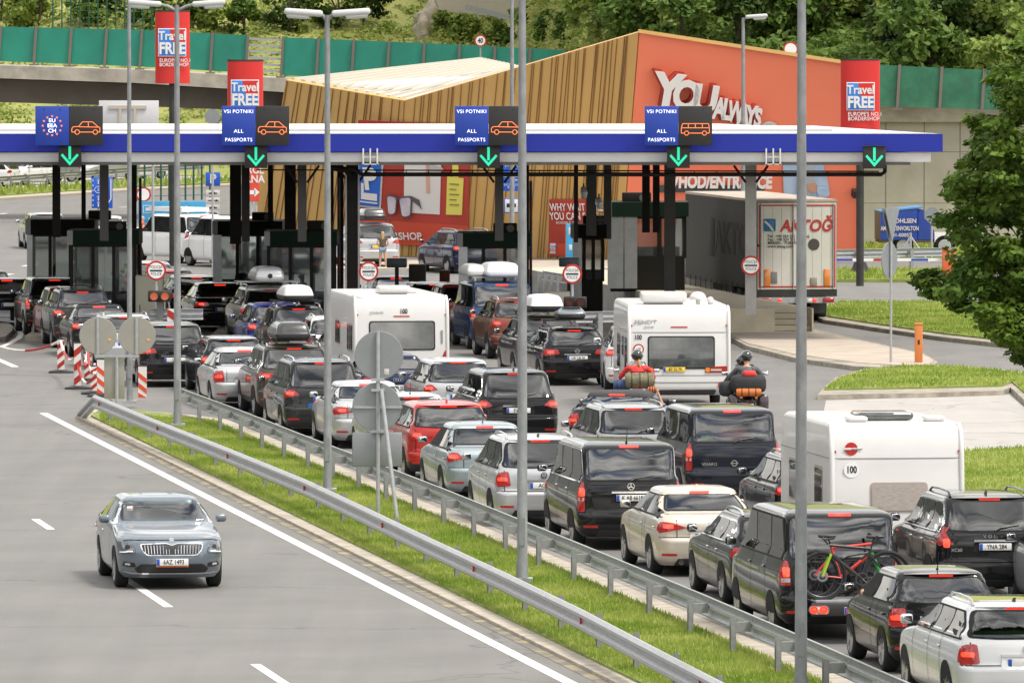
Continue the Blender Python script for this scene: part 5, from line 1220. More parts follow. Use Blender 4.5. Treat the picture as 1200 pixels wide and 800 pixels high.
# islands and the raised platform
for u0, u1, v in ((28, 165, 392), (246, 400, 392), (530, 625, 392), (655, 730, 392)):
    s = FPX / 247.; x0 = P(u0, 300, 247).x; x1 = P(u1, 300, 247).x; q = MB(); q.box(x0, x1, 247.5, 247.5 + 22, -.05, .16); q.build('booth_island', M_CONCP)['kind'] = 'structure'
pa, pb = G(855, 395), G(915, 395); p0 = G(927, 395)
def platform():
    root = empty('loading_platform', pa); tag(root, 'raised concrete platform with steps at its right corner', 'platform'); M = Matrix.Rotation(PHI, 4, 'Z')
    wd = (p0 - pa).length + .7; h = .84; ws = (pb - pa).length - .15; cr_ = mat('platform_cream', (.50, .44, .33), .8, var=.12, vscale=1, bump=.1)
    q = MB(); q.box(0, ws, 0, 1.8, -.05, h, M=M); q.box(0, wd, 1.8, 42, -.05, h, M=M); q.box(ws + 1.1, wd, .0, 1.8, -.05, h, M=M); q.build('deck', cr_, root)
    q = MB(); q.box(-.03, 0, 0, 42, -.05, h - .01, M=M); q.build('shaded_side_wall', mat('platform_side_shaded', (.20, .195, .18), .8, var=.2), root)  # darker sheet paints the shade on the platform's left side
    for k in range(5): q = MB(); q.box(ws, ws + 1.1, .30 * k, 1.8, h * k / 5 + (.001 if k else -.05), h * (k + 1) / 5 - (.012 if k < 4 else 0), M=M); q.build('step', cr_, root)
platform()
# ------------------------------------------------ the vehicles in the queue
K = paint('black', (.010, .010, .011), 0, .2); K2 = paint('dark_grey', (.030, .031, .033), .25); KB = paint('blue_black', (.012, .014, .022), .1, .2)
SIL = paint('silver', (.50, .51, .52), .6, .3); SILG = paint('silver_grey', (.33, .34, .35), .6, .3); WH = paint('white', (.68, .68, .67), 0, .3)
ICE = paint('ice_blue', (.50, .57, .60), .5, .3); BEI = paint('champagne', (.60, .54, .45), .5, .3); RED = paint('red', (.42, .018, .012), .2, .25); DRED = paint('dark_red', (.20, .010, .008), .3)
BRO = paint('copper_brown', (.20, .068, .042), .5, .3); BLU = paint('blue', (.012, .045, .15), .3, .25); BRN = paint('brown_grey', (.075, .062, .050), .5); PGR = paint('platinum', (.50, .50, .47), .5)
BL2 = paint('royal_blue', (.015, .03, .22), .3, .25); GRN = paint('dark_green', (.02, .035, .03), .3); GBL = paint('grey_blue', (.30, .36, .38), .55, .28); NAV = paint('navy', (.010, .018, .06), .3, .2)
EST, SUV, SAL, HAT, MPV, VAN = 'estate_car', 'suv', 'saloon_car', 'hatchback_car', 'people_carrier', 'van'
far_group = 'cars waiting in the shade under the canopy'
# right-hand queue, nearest first
r29 = car('wagon', paint('pearl', (.68, .69, .70), .3), 1204, 838, EST, 'silver white estate car cut by the right edge, black sunroof, driver elbow out', 'car', W=.93, L=4.83, Ht=1.47, lights='square', plate_=('GC', 'w'), rails=SIL, fin=True, roofm=mat('sunroof', (.012, .012, .014), .03, coat=1.), badge='wing', rim=1, glass=M_GLASSL)
r28 = car('hatch', K, 1111, 790, HAT, 'small black hatchback with white reflecting roof and elbow resting in its window', 'car', W=.84, L=3.97, Ht=1.45, lights='square', plate_=('', 'w'), antenna=True, badge='vw', rim=1, glass=M_GLASSL, open_window=True)
text('POLO', .07, (-.28, r28[3](-.28, .84) - .010, .80), REAR, M_CHROME, r28[0], 'lettering', spacing=1.4)
v27 = car('van', K, 988, 750, 'passenger_van', 'shiny black passenger van carrying two bicycles on its back', 'van', W=.95, L=4.95, Ht=1.93, lights='tallm', plate_=None, rim=0)
r26 = car('wagon', K2, 922, 711, EST, 'dark grey estate car with silver roof rails, beside the pale gold saloon', 'car', W=.90, L=4.75, Ht=1.45, lights='wide', plate_=('', 'w'), rails=M_CHROME, antenna=True, rim=1, chrome=True)
r25 = car('sedan', BEI, 833, 676, SAL, 'pale gold saloon car behind the black people carrier', 'car', W=.905, L=4.62, Ht=1.43, lights='slim', plate_=('CB', 'w'), badge='roundel', exhaust=1, rim=0, glass=M_GLASSL, fin=2)
r24 = car('van', K, 740, 645, 'people_carrier', 'black van with plate K AB 6618', 'van', W=.945, L=4.76, Ht=1.88, lights='tall', plate_=('K AB 6618', 'w'), badge='star', antenna=True, chrome=True, rim=1, pz=.92)
r23 = car('mpv', SIL, 638, 618, MPV, 'silver people carrier with black tinted rear window and roof rails', 'car', W=.90, L=4.4, Ht=1.64, lights='square', plate_=('AC LL', 'w'), rails=M_CHROME, badge='vw', fin=True, rim=1)
r22 = car('sedan', GBL, 578, 588, SAL, 'pale blue grey saloon car with its driver window open', 'car', W=.91, L=4.6, Ht=1.47, lights='tri', plate_=('', 'w'), antenna=True, badge='chevron', glass=M_GLASSL, open_window=True)
r21 = car('suv', RED, 531, 568, SUV, 'bright red suv beside the grey sign backs', 'car', W=.92, L=4.5, Ht=1.62, lights='slim', plate_=('', 'w'), clad=.46, fin=2, badge='wing', rake=.6)
r19 = car('wagon', SIL, 487, 546, EST, 'silver estate car almost hidden ahead of the red suv', 'car', W=.88, L=4.4, Ht=1.48, lights='tri', plate_=('', 'w'), antenna=True)
r16 = car('sedan', SIL, 438, 526, SAL, 'silver saloon car behind the dark grey people carrier', 'car', W=.90, L=4.5, Ht=1.42, lights='wide', plate_=('', 'w'), glass=M_GLASSL, badge='roundel')
r15 = car('mpv', K2, 381, 511, MPV, 'dark grey people carrier with blue sticker on its tailgate', 'car', W=.93, L=4.8, Ht=1.69, lights='tri', plate_=('TS', 'w'), rails=M_CHROME, pz=.84)
rbox('sticker', .17, .01, .10, .03, mat('sticker_blue', (.03, .17, .5), .4), r15[0], (-.30, r15[3](-.3, .74) - .01, .70))
r14 = car('suv', BRN, 348, 490, SUV, 'brown suv with a black roof box', 'car', W=.95, L=4.7, Ht=1.69, lights='wide', plate_=('', 'w'), rails=M_CHROME, chrome=True, rim=1)
roof_box(r14[0], .65, 1.80, L=2.1, W=.42, h=.42, m=mat('box_black', (.03, .03, .033), .25, coat=.6), base=M_BLACKP)
r13 = car('sedan', SIL, 293, 480, SAL, 'silver saloon car behind the white roofed dark car', 'car', W=.885, L=4.47, Ht=1.44, lights='square', plate_=('', 'w'), glass=M_GLASSL, antenna=False)
r12 = car('wagon', KB, 277, 463, EST, 'dark estate car with a shiny pale roof, ahead of the silver saloon', 'car', W=.89, L=4.5, Ht=1.42, lights='tri', plate_=('', 'w'), glass=M_GLASSL)
patch(r12[0], r12[1], rpoly([(-.58, .7), (.58, .7), (.58, 2.5), (-.58, 2.5)], .1), 'T', SIL, 'roof_panel', .008)  # silver sheet paints the sky's reflection on the dark roof
# second queue: cars beside the caravans
r20 = car('mpv', K, 608, 524, MPV, 'black people carrier with chrome strip, behind the road gap in the middle', 'car', W=.93, L=4.8, Ht=1.66, lights='tri', plate_=('EW 20', 'w'), chrome=True, fin=True, rim=1, belt=1.0, pz=.80)
r18 = car('hatch', SIL, 541, 502, HAT, 'silver hatchback with a raised roof and light rear window', 'car', W=.88, L=4.2, Ht=1.56, lights='tri', plate_=('E', 'w'), badge='vw', glass=M_GLASSL, belt=.98)
r17 = car('sedan', NAV, 467, 488, SAL, 'dark navy saloon car with four ring badge under the caravan window', 'car', W=.90, L=4.6, Ht=1.42, lights='wide', plate_=('PB SE', 'w'), badge='rings4', glass=M_GLASSL)
r34 = car('mpv', SILG, 747, 570, EST, 'light silver estate car with double rear doors and roof rails', 'car', W=.875, L=4.45, Ht=1.60, lights='tall', plate_=('', 'w'), rails=M_GALV, glass=M_GLASSL, belt=.98, lit=True)
v32 = car('van', KB, 861, 593, 'van', 'black van with luggage against its rear window, yellow plate', 'van', W=.945, L=4.8, Ht=1.87, lights='tall', plate_=('73', 'y'), badge='ring', glass=M_GLASSL, pz=.62, pc=(.55, 0))
text('VIVARO', .085, (-.48, v32[3](-.48, .83) - .012, .80), REAR, M_CHROME, v32[0], 'lettering')
r30 = car('suv', K, 1167, 707, SUV, 'black suv with plate YNA 284 and tall red lights', 'car', W=.945, L=4.64, Ht=1.71, lights='high', plate_=('YNA 284', 'w'), rails=K, fin=True, chrome=True, rim=1, exhaust=2, clad=.0, pz=.90)
text('VOLVO', .075, (0, r30[3](0, 1.06) - .012, 1.065), REAR, M_CHROME, r30[0], 'lettering', spacing=1.9)
text('XC60', .075, (-.62, r30[3](-.6, .86) - .012, .85), REAR, M_CHROME, r30[0], 'lettering')
r31 = car('hatch', SIL, 1300, 722, HAT, 'silver car just entering the picture at the right edge', 'car', W=.88, L=4.2, Ht=1.48, lights='tri', plate_=('', 'w'), mirrorm=K)
r33 = car('suv', KB, 968, 642, SUV, 'blue black suv towing the caravan with the red roundel', 'car', W=.90, L=4.5, Ht=1.62, lights='tri', plate_=('', 'w'), rails=M_CHROME)
# third queue by the round sign
r37 = car('wagon', K, 677, 452, EST, 'black estate car with black roof panel and small roof pod', 'car', W=.90, L=4.8, Ht=1.47, lights='wide', plate_=('UR UB 95', 'w'), badge='ring', chrome=True, rails=M_BLACKP, glass=M_GLASSL)
q = roof_box(r37[0], .9, 1.66, L=1.0, W=.36, h=.30, m=mat('pod_grey', (.16, .18, .20), .25, coat=.5), base=M_BLACKP)
r38 = car('mpv', K2, 645, 444, MPV, 'dark grey people carrier with a white roof box', 'car', W=.88, L=4.3, Ht=1.60, lights='tri', plate_=('', 'w'), rails=M_GALV, glass=M_GLASSL)
roof_box(r38[0], .5, 1.74, L=2.0, W=.44, h=.42, m=mat('box_white', (.68, .69, .71), .35), base=M_BLACKP)
r39 = car('suv', BRO, 613, 421, SUV, 'copper brown suv between the blue van and the dark grey car', 'car', W=.91, L=4.4, Ht=1.65, lights='slim', plate_=('', 'w'), rails=M_GALV, clad=.5, glass=M_GLASSL)
v40 = car('van', BLU, 590, 410, 'van', 'dark blue van with white roof boxes', 'van', W=.95, L=4.9, Ht=1.90, lights='tallm', plate_=('', 'w'), brake=True)
roof_box(v40[0], .8, 2.04, L=2.2, W=.50, h=.40, m=MATS['box_white'], x=.12)
roof_box(v40[0], 1.2, 2.04, L=2.2, W=.26, h=.34, m=mat('box_cream', (.55, .55, .52), .4), x=-.60, bars=False)
r41 = car('suv', DRED, 549, 400, SUV, 'dark red suv ahead of the blue van', 'car', W=.92, L=4.5, Ht=1.66, lights='tri', plate_=('', 'w'))
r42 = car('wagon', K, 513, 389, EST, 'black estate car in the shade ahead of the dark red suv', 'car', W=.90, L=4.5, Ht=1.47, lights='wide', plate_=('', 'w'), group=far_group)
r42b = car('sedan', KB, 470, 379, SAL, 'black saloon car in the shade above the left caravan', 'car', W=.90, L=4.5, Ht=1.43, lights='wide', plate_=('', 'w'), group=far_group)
# queue beside the second booth
r11 = car('wagon', WH, 397, 437, EST, 'white estate car half hidden by the lamp pole and the caravan', 'car', W=.88, L=4.4, Ht=1.47, lights='tri', plate_=('', 'w'), rails=WH)
r11b = car('suv', SILG, 428, 455, SUV, 'grey suv towing the caravan, hidden ahead of it', 'car', W=.90, L=4.4, Ht=1.6, lights='tri', plate_=('', 'w'))
r10 = car('suv', K2, 353, 429, SUV, 'dark grey car with a pale grey roof box', 'car', W=.89, L=4.2, Ht=1.60, lights='tall', plate_=('', 'w'), rails=M_GALV, glass=M_GLASSL, belt=1.0)
roof_box(r10[0], .5, 1.75, L=2.0, W=.42, h=.40, m=mat('box_grey', (.55, .56, .57), .4), base=M_BLACKP, barw=.66)
r10b = car('hatch', BL2, 327, 420, HAT, 'royal blue hatchback beside the dark car with the roof box', 'car', W=.87, L=4.2, Ht=1.50, lights='tri', plate_=('', 'w'))
r9 = car('suv', PGR, 319, 404, SUV, 'silver suv with a silver roof box', 'car', W=.94, L=4.6, Ht=1.65, lights='wide', plate_=('', 'w'), rails=M_CHROME, lit=False, glass=M_GLASSL, clad=.45)
b9 = roof_box(r9[0], .5, 1.80, L=2.1, W=.44, h=.42, m=mat('box_silver', (.50, .51, .53), .3, .3), barw=.9)
q = MB(); q.lathe([(.07, 0), (.07, .012), (.045, .012), (.0001, .012)], 16, 'Y'); q.build('badge', M_INK, b9, (0, -.02, .16))
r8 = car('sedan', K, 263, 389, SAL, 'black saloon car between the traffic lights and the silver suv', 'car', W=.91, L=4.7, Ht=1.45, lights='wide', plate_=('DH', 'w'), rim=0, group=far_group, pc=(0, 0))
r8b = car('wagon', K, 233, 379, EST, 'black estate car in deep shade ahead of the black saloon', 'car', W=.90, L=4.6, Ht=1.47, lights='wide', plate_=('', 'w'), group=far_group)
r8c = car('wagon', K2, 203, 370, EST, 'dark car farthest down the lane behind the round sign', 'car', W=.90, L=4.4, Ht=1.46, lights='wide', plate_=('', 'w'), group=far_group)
r8d = car('hatch', SILG, 178, 361, HAT, 'grey hatchback leaving the lane beside the white van', 'car', W=.88, L=4.2, Ht=1.50, lights='tri', plate_=('', 'w'), group=far_group)
# queue beside the first booth
r7 = car('mpv', K, 205, 454, MPV, 'black people carrier with pale roof, behind the striped boards', 'car', W=.905, L=4.4, Ht=1.61, lights='wide', plate_=('DW', 'w'), chrome=True, pz=.70)
patch(r7[0], r7[1], rpoly([(-.66, .75), (.66, .75), (.66, 2.4), (-.66, 2.4)], .1), 'T', SIL, 'roof_panel', .008)  # pale sheet: sky reflection on the black roof, put in as colour
r6 = car('wagon', SIL, 150, 434, EST, 'silver estate car with roof rails behind the two round sign backs', 'car', W=.88, L=4.5, Ht=1.47, lights='tri', plate_=('', 'w'), rails=M_CHROME, glass=M_GLASSL)
r5 = car('sedan', K, 121, 419, SAL, 'black saloon car with a hand resting out of its window', 'car', W=.89, L=4.5, Ht=1.44, lights='tri', plate_=('', 'w'), glass=M_GLASSL, open_window=True)
r4 = car('suv', K2, 99, 408, SUV, 'dark grey suv with bright silver roof rails', 'car', W=.90, L=4.6, Ht=1.66, lights='tri', plate_=('', 'w'), rails=M_CHROME)
r3 = car('hatch', DRED, 86, 400, HAT, 'dark red car wedged between two dark suvs', 'car', W=.88, L=4.2, Ht=1.56, lights='tallm', plate_=('', 'w'))
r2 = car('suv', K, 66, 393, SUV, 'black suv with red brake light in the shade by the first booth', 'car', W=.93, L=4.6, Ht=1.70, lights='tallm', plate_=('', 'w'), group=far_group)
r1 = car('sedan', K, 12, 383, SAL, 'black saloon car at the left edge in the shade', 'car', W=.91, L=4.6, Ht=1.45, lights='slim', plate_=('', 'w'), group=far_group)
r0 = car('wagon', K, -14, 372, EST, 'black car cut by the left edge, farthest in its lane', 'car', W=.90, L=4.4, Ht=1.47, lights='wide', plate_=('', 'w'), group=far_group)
# beyond the booths
cg = 'cars past the checkpoint'
f44 = car('mpv', NAV, 560, 321, MPV, 'dark blue people carrier driving past the striped gold wall', 'car', W=.92, L=4.5, Ht=1.6, lights='tri', plate_=('', 'w'), head=.36, group=cg, rails=M_GALV)
f45 = car('mpv', SIL, 443, 313, MPV, 'silver people carrier with a black roof box by the red billboard', 'car', W=.93, L=4.8, Ht=1.66, lights='tri', plate_=('', 'y'), head=.22, group=cg, lit=False)
roof_box(f45[0], .5, 1.80, L=2.0, W=.44, h=.42, m=MATS['box_black'], base=M_BLACKP)
WV = paint('bright_white', (.85, .85, .84), 0, .35)
f46 = car('van', WV, 244, 309, 'van', 'white van with side windows and a white roof carrier', 'van', W=.92, L=4.8, Ht=1.90, lights='tallm', plate_=('', 'w'), head=.55, group=cg, lit=False)
q = MB(); q.box(-.6, .6, 1.0, 3.6, 1.98, 2.14); q.build('roof_tray', M_WHITE, f46[0])
f46b = car('van', WV, 300, 314, 'van', 'white van with dark front window, nose by the booth', 'van', W=.95, L=4.8, Ht=1.93, lights='tall', plate_=('', 'w'), head=.50, group=cg, lit=False)
f47 = car('wagon', SIL, 56, 292, EST, 'pale car roof seen over the first booth', 'car', W=.9, L=4.5, Ht=1.48, plate_=('', 'w'), group=cg, lit=False)
f48 = car('sedan', SIL, 128, 296, SAL, 'silver car seen between the booth roof and the blue road sign', 'car', W=.9, L=4.5, Ht=1.46, plate_=('', 'w'), group=cg, lit=False)
f4x = car('hatch', KB, 352, 322, HAT, 'dark hatchback beyond the second booth', 'car', W=.9, L=4.2, Ht=1.5, plate_=('', 'w'), group=cg, head=.3, lit=False)
pg = 'cars parked along the far road'
p1 = car('suv', WH, 20, 222, SUV, 'white suv parked side on at the far left', 'car', W=.92, L=4.5, Ht=1.6, plate_=('', 'w'), group=pg, head=1.25, lit=False)
p2 = car('hatch', WH, 52, 216, HAT, 'white hatchback parked facing the camera', 'car', W=.9, L=4.3, Ht=1.5, plate_=('', 'w'), group=pg, head=math.pi - .5, lit=False)
p3 = car('hatch', SILG, 88, 213, HAT, 'grey hatchback parked behind the dark post', 'car', W=.9, L=4.3, Ht=1.5, plate_=('', 'w'), group=pg, head=math.pi - 1.0, lit=False)
p4 = car('sedan', SIL, 155, 211, SAL, 'silver car parked above the blue road sign', 'car', W=.9, L=4.5, Ht=1.46, plate_=('', 'w'), group=pg, head=math.pi - .8, lit=False)
p5 = car('wagon', WH, 192, 209, EST, 'white estate car parked near the green fence', 'car', W=.9, L=4.5, Ht=1.46, plate_=('', 'w'), group=pg, head=math.pi - .8, lit=False)
# the approaching saloon
def approaching():
    L = 4.86; v0 = 684 + 4; fr = G(202, 691); head = PHI - .01
    hd = Vector((-math.sin(head), math.cos(head), 0)); loc = fr + hd * L
    root, bvh, at, ry, fy, wg = car('sedan', mat('paint_steel', (.165, .20, .235), .28, .55, .7), 0, 0, SAL, 'steel blue saloon car driving towards the camera on the empty road', 'car',
        W=.885, L=L, Ht=1.42, lights='wide', plate_=('', 'w'), head=head + math.pi, loc=loc, front=True, group=None, lit=False, rim=0, chrome=True)
    # grille with two rows of bars
    g = [(-.49, .64), (-.41, .56), (.41, .56), (.49, .64), (.51, .74), (.10, .76), (0, .72), (-.10, .76), (-.51, .74)]
    gr = patch(root, bvh, rpoly(g, .03), 'F', M_CHROME, 'grille_frame', .014, grid=.08)
    gi = patch(root, bvh, rpoly([(x * .955, .645 + (z - .645) * .85) for x, z in g], .02), 'F', M_BLACKP, 'grille', .020, grid=.08)
    q = MB()
    for i in range(-9, 10):
        if i == 0: continue
        x = i * .048; q.bar((x, fy(x, .58) + .028, .585), (x * 1.03, fy(x, .73) + .028, .725 - .02 * (abs(i) < 3)), .010, .012)
    q.build('grille_bars', M_CHROME, gi)
    for s in (-1, 1):
        o = patch(root, bvh, rpoly([(s * .58, .60), (s * .86, .585), (s * .92, .70), (s * .905, .80), (s * .62, .74)], .03), 'F', mat('headlamp_glass', (.14, .15, .16), .06, .2, 1.), 'headlight', .018, grid=.06)
        patch(o, bvh, rpoly([(s * .62, .615), (s * .88, .60), (s * .88, .615), (s * .62, .63)], .01), 'F', mat('running_lamp', (.9, .9, .9), .2, emit=(1, 1, 1), es=.3), 'lamp', .024, grid=.06)
        patch(o, bvh, rpoly([(s * .66, .655), (s * .76, .655), (s * .76, .72), (s * .66, .72)], .03), 'F', M_BLACKP, 'lamp_housing', .024, grid=.06)
        o = patch(root, bvh, rpoly([(s * .58, .37), (s * .84, .375), (s * .80, .45), (s * .60, .44)], .02), 'F', M_BLACKP, 'fog_light', .012, grid=.06)
        patch(o, bvh, rpoly([(s * .66, .395), (s * .78, .395), (s * .77, .43), (s * .66, .43)], .02), 'F', M_CLEAR, 'lamp', .018, grid=.06)
        q = MB(); q.tube([(s * .58, fy(.5, .9) - .28, .925), (s * .45, at(1.02, 2) + .12, 1.0)], .006, 5)
    patch(root, bvh, rpoly([(-.56, .29), (.56, .29), (.60, .35), (.50, .42), (-.50, .42), (-.60, .35)], .02), 'F', M_BLACKP, 'air_intake', .010, grid=.07)
    patch(root, bvh, rpoly([(-.85, .265), (.85, .265), (.86, .285), (-.86, .285)], .008), 'F', M_CHROME, 'bumper_strip', .02, grid=.07)
    patch(root, bvh, [(-.80, .80), (.80, .80), (.80, .808), (-.80, .808)], 'F', M_SEAM, 'bonnet_gap', .005, grid=.06, skirt=0)
    pl = plate(root, fy(0, .45) + .02, .455, '', face=1)
    text('6AZ 1493', .105, (.022, -.0085, -.002), REAR, M_INK, pl, 'plate_number', sx=.80, off=.012, ext=.001)
    rbox('plate_frame', .53, .012, .03, .003, mat('frame_orange', (.6, .16, .03), .4), root, (0, fy(0, .39) + .018, .388))
    q = MB(); q.lathe([(.04, 0), (.04, .01), (.0001, .01)], 16, 'Y'); q.build('badge', M_CHROME, root, (0, fy(0, .80) - .01, .81), (math.radians(25), 0, 0))
    q = MB()
    for s in (-1, 1): q.tube([(s * .1 - .3, at(.0 + 1.10, 2) + .03, 1.05), (s * .1 - .3 + .62, at(1.12, 2) + .06, 1.055)], .009, 5)
    q.build('wiper', M_BLACKP, root)
    # dark figures and light seat shapes seen through the windscreen are left to the glass
    rbox('sticker', .09, .005, .09, .002, mat('sticker_pale', (.7, .5, .45), .5), root, (.52, fy(.52, 1.22) + .012, 1.22), (math.radians(35), 0, 0))
    return root
ap = approaching()
# ------------------------------------------------ caravans
def caravan(u, v, W, L, Ht, head, label, spec, name='caravan'):
    root = empty(name, G(u, v), head); tag(root, label, 'caravan', 'caravans in the queue')
    wm = mat('caravan_white', (.64, .635, .62), .35, coat=.3, var=.04, vscale=.8)
    rows = [(.36, .20, L - .30, W * .97, .08, .2), (.50, .02, L - .10, W * .99, .09, .25), (.62, 0, L, W, .09, .25), (1.2, 0, L, W, .09, .25), (1.7, .03, L, W, .09, .25), (Ht - .55, .05, L - .03, W, .09, .25), (Ht - .18, .12, L - .15, W, .10, .25), (Ht - .05, .24, L - .30, W * .985, .12, .25), (Ht, .40, L - .5, W * .95, .14, .2)]
    body, bvh = shell_obj('body', rows, [wm, M_UNDER], root, taper=0, sub=3)
    def ry(x, z): return bvh.ray_cast(Vector((x, -5, z)), Vector((0, 1, 0)))[0].y
    s = spec
    grey = mat('caravan_grey', (.36, .36, .36), .5); tint = mat('caravan_pane', (.05, .055, .055), .05, coat=1., ior=1.7, var=.5, vscale=2)
    x0, x1, z0, z1 = s['win']
    o = patch(root, bvh, rpoly([(x0 - .03, z0 - .03), (x1 + .03, z0 - .03), (x1 + .03, z1 + .03), (x0 - .03, z1 + .03)], .08), 'R', s.get('frame', M_SEAM), 'window_frame', .012, grid=.1)
    patch(o, bvh, rpoly([(x0, z0), (x1, z0), (x1 + .0, z1), (x0, z1)], .08), 'R', s.get('pane', tint), 'window', .022, grid=.1)
    for yy0, yy1, za, zb in s['side']:
        o = patch(root, bvh, rpoly([(yy0 - .04, za - .04), (yy1 + .04, za - .04), (yy1 + .04, zb + .04), (yy0 - .04, zb + .04)], .05), 'S', s.get('frame', grey), 'window_frame', .010, grid=.2)
        patch(o, bvh, rpoly([(yy0, za), (yy1, za), (yy1, zb), (yy0, zb)], .05), 'S', tint, 'window', .02, grid=.2)
    for z in s['lines']:
        patch(root, bvh, [(-W * .97, z - .008), (W * .97, z - .008), (W * .97, z + .008), (-W * .97, z + .008)], 'R', mat('seal_grey', (.25, .25, .25), .5), 'trim_strip', .008, grid=.1)
        patch(root, bvh, [(.10, z - .008), (L - .3, z - .008), (L - .3, z + .008), (.10, z + .008)], 'S', MATS['seal_grey'], 'trim_strip', .008, grid=.2, mirror=True)
    for sx in (-1, 1):
        q = MB(); q.tube([(sx * (W - .02), .03, .62), (sx * (W - .02), .05, 1.3), (sx * (W - .02), .08, Ht - .55), (sx * (W - .02), .17, Ht - .16), (sx * (W - .035), .30, Ht - .03)], .045, 8); q.build('corner_trim', wm, root, smooth=50)
    for sx in (-1, 1):
        if s['lamp'] == 'tall':
            o = patch(root, bvh, rpoly([(sx * W * .80, .66), (sx * W * .96, .60), (sx * W * .97, 1.20), (sx * W * .90, 1.12)], .06), 'R', M_RED, 'tail_light', .02, grid=.08)
        elif s['lamp'] == 'wide':
            o = patch(root, bvh, rpoly([(sx * W * .50, .90), (sx * W * .95, .90), (sx * W * .96, 1.06), (sx * W * .52, 1.04)], .05), 'R', M_RED, 'tail_light', .02, grid=.08)
            patch(o, bvh, rpoly([(sx * W * .62, .945), (sx * W * .84, .945), (sx * W * .84, .99), (sx * W * .62, .99)], .02), 'R', M_CLEAR, 'reversing_lamp', .028, grid=.08)
            patch(o, bvh, rpoly([(sx * W * .52, .92), (sx * W * .60, .92), (sx * W * .60, 1.02), (sx * W * .52, 1.02)], .02), 'R', M_ORANGE, 'indicator', .028, grid=.08)
            q = MB(); q.lathe([(.09, -.03), (.09, .0), (.0001, .01)][::-1], 20, 'Y'); q.build('round_lamp', M_REDD, root, (sx * W * .84, ry(W * .84, .62) + .0, .60))
        else:
            o = patch(root, bvh, rpoly([(sx * W * .30, .76), (sx * W * .72, .76), (sx * W * .72, .81), (sx * W * .30, .81)], .01), 'R', M_RED, 'tail_light', .02, grid=.08)
        o = patch(root, bvh, rpoly([(sx * W * .92, Ht - .50), (sx * W * .97, Ht - .50), (sx * W * .97, Ht - .46), (sx * W * .92, Ht - .46)], .01), 'R', M_RED, 'marker_lamp', .02, grid=.08)
    if s.get('bumper'):
        patch(root, bvh, rpoly([(-W * .93, .66), (W * .93, .66), (W * .93, .685), (-W * .93, .685)], .01), 'R', MATS['seal_grey'], 'bumper_line', .01, grid=.1)
        patch(root, bvh, rpoly([(-W * .70, .38), (W * .70, .38), (W * .74, .50), (-W * .74, .50)], .04), 'R', mat('bumper_grey', (.06, .06, .062), .6), 'bumper_insert', .016, grid=.1)
    if s.get('plate'): plate(root, ry(0, s['plate'][1]) - .02, s['plate'][1], s['plate'][0], s['plate'][3], M_PLATEY if s['plate'][2] == 'y' else M_PLATE)
    if not s.get('nobrake'): patch(root, bvh, rpoly([(-.20, Ht - .53), (.20, Ht - .53), (.20, Ht - .50), (-.20, Ht - .50)], .01), 'R', M_REDD, 'brake_light', .012, grid=.1)
    for kind, x, y, z, sx, sy, sz in s['roof']:
        if kind == 'dome':
            q = MB(); q.lathe([(.19, 0), (.20, .05), (.17, .12), (.10, .17), (.0001, .19)], 18); q.lathe([(.05, -.15), (.05, 0)], 10); q.build('satellite_dome', wm, root, (x, y, z), smooth=50)
        else:
            o = rbox('roof_hatch', sx, sy, sz, min(sz * .45, .05), wm if kind == 'w' else tint, root, (x, y, z))
            rbox('hatch_base', sx * .85, sy * .8, .10, .02, grey, o, (0, 0, -sz / 2 - .0))
    for yy in ((L * .48,) if not s.get('twin') else (L * .42, L * .42 + .8)):
        for sx in (-1, 1):
            wheel(root, sx * (W - .14), yy, .33, 1)
        patch(root, bvh, [(yy + .42 * math.cos(a), max(.37, .34 + .42 * math.sin(a))) for a in [math.pi * i / 14 for i in range(15)]], 'S', M_ARCH, 'wheel_arch', .008, mirror=True, grid=.1)
    q = MB(); q.box(-.06, .06, L - .2, L + 1.2, .38, .46)
    for sx in (-1, 1): q.bar((sx * .7, L - .2, .42), (0, L + .9, .42), .07, .09)
    q.tube([(0, L + .8, .0), (0, L + .8, .5)], .04, 8); q.build('drawbar', M_GALV, root)
    if s.get('100'):
        x, z, r = s['100']; text('100', r * 1.25, (x, ry(x, z) - .016, z), REAR, M_INK, root, 'lettering', sx=.75, off=.02, ext=.002)
    return root, bvh, ry
gq = mat('screen_pale', (.34, .30, .27), .5, var=.15, vscale=10, stretch=(1, 1, 6))
def round_limit(parent, x, y, z, r, txt='100'):
    q = MB(); q.lathe([(.0001, -.004), (r, -.004), (r, .004)], 24, 'Y', mi=0); q.lathe([(.0001, -.007), (r * .74, -.007)], 24, 'Y', mi=1)
    o = q.build('speed_disc', [M_REDD, M_WHITE], parent, (x, y, z)); text(txt, r * .8, (0, -.010, 0), REAR, M_INK, o, 'lettering', sx=.8, ext=.001)
c1 = caravan(471, 466, 1.16, 6.0, 2.52, PHI, 'white caravan with wide dark window, left of the blue van', {'win': (-.78, .80, 1.20, 1.86), 'side': [(.5, .8, 1.15, 1.78), (.95, 1.15, 1.15, 1.78), (1.3, 1.5, 1.15, 1.78), (3.0, 3.9, 1.25, 1.8)], 'lines': [.72], 'lamp': 'tall', 'roof': [('w', -.10, .9, 2.66, .80, .5, .16), ('w', .1, 1.9, 2.58, 1.0, .6, .12), ('dome', -1.0, .4, 2.42, 0, 0, 0)], '100': (.05, 2.12, .14)})
text('KNAUS', .09, (-.62, c1[2](-.6, 2.1) - .016, 2.10), REAR, mat('caravan_letter', (.35, .35, .36), .5), c1[0], 'lettering', spacing=1.2)
q = MB(); q.box(-.02, .02, -.03, 0, -.16, .16); q.build('grab_handle', MATS['seal_grey'], c1[0], (1.0, c1[2](1.0, 1.5), 1.5))
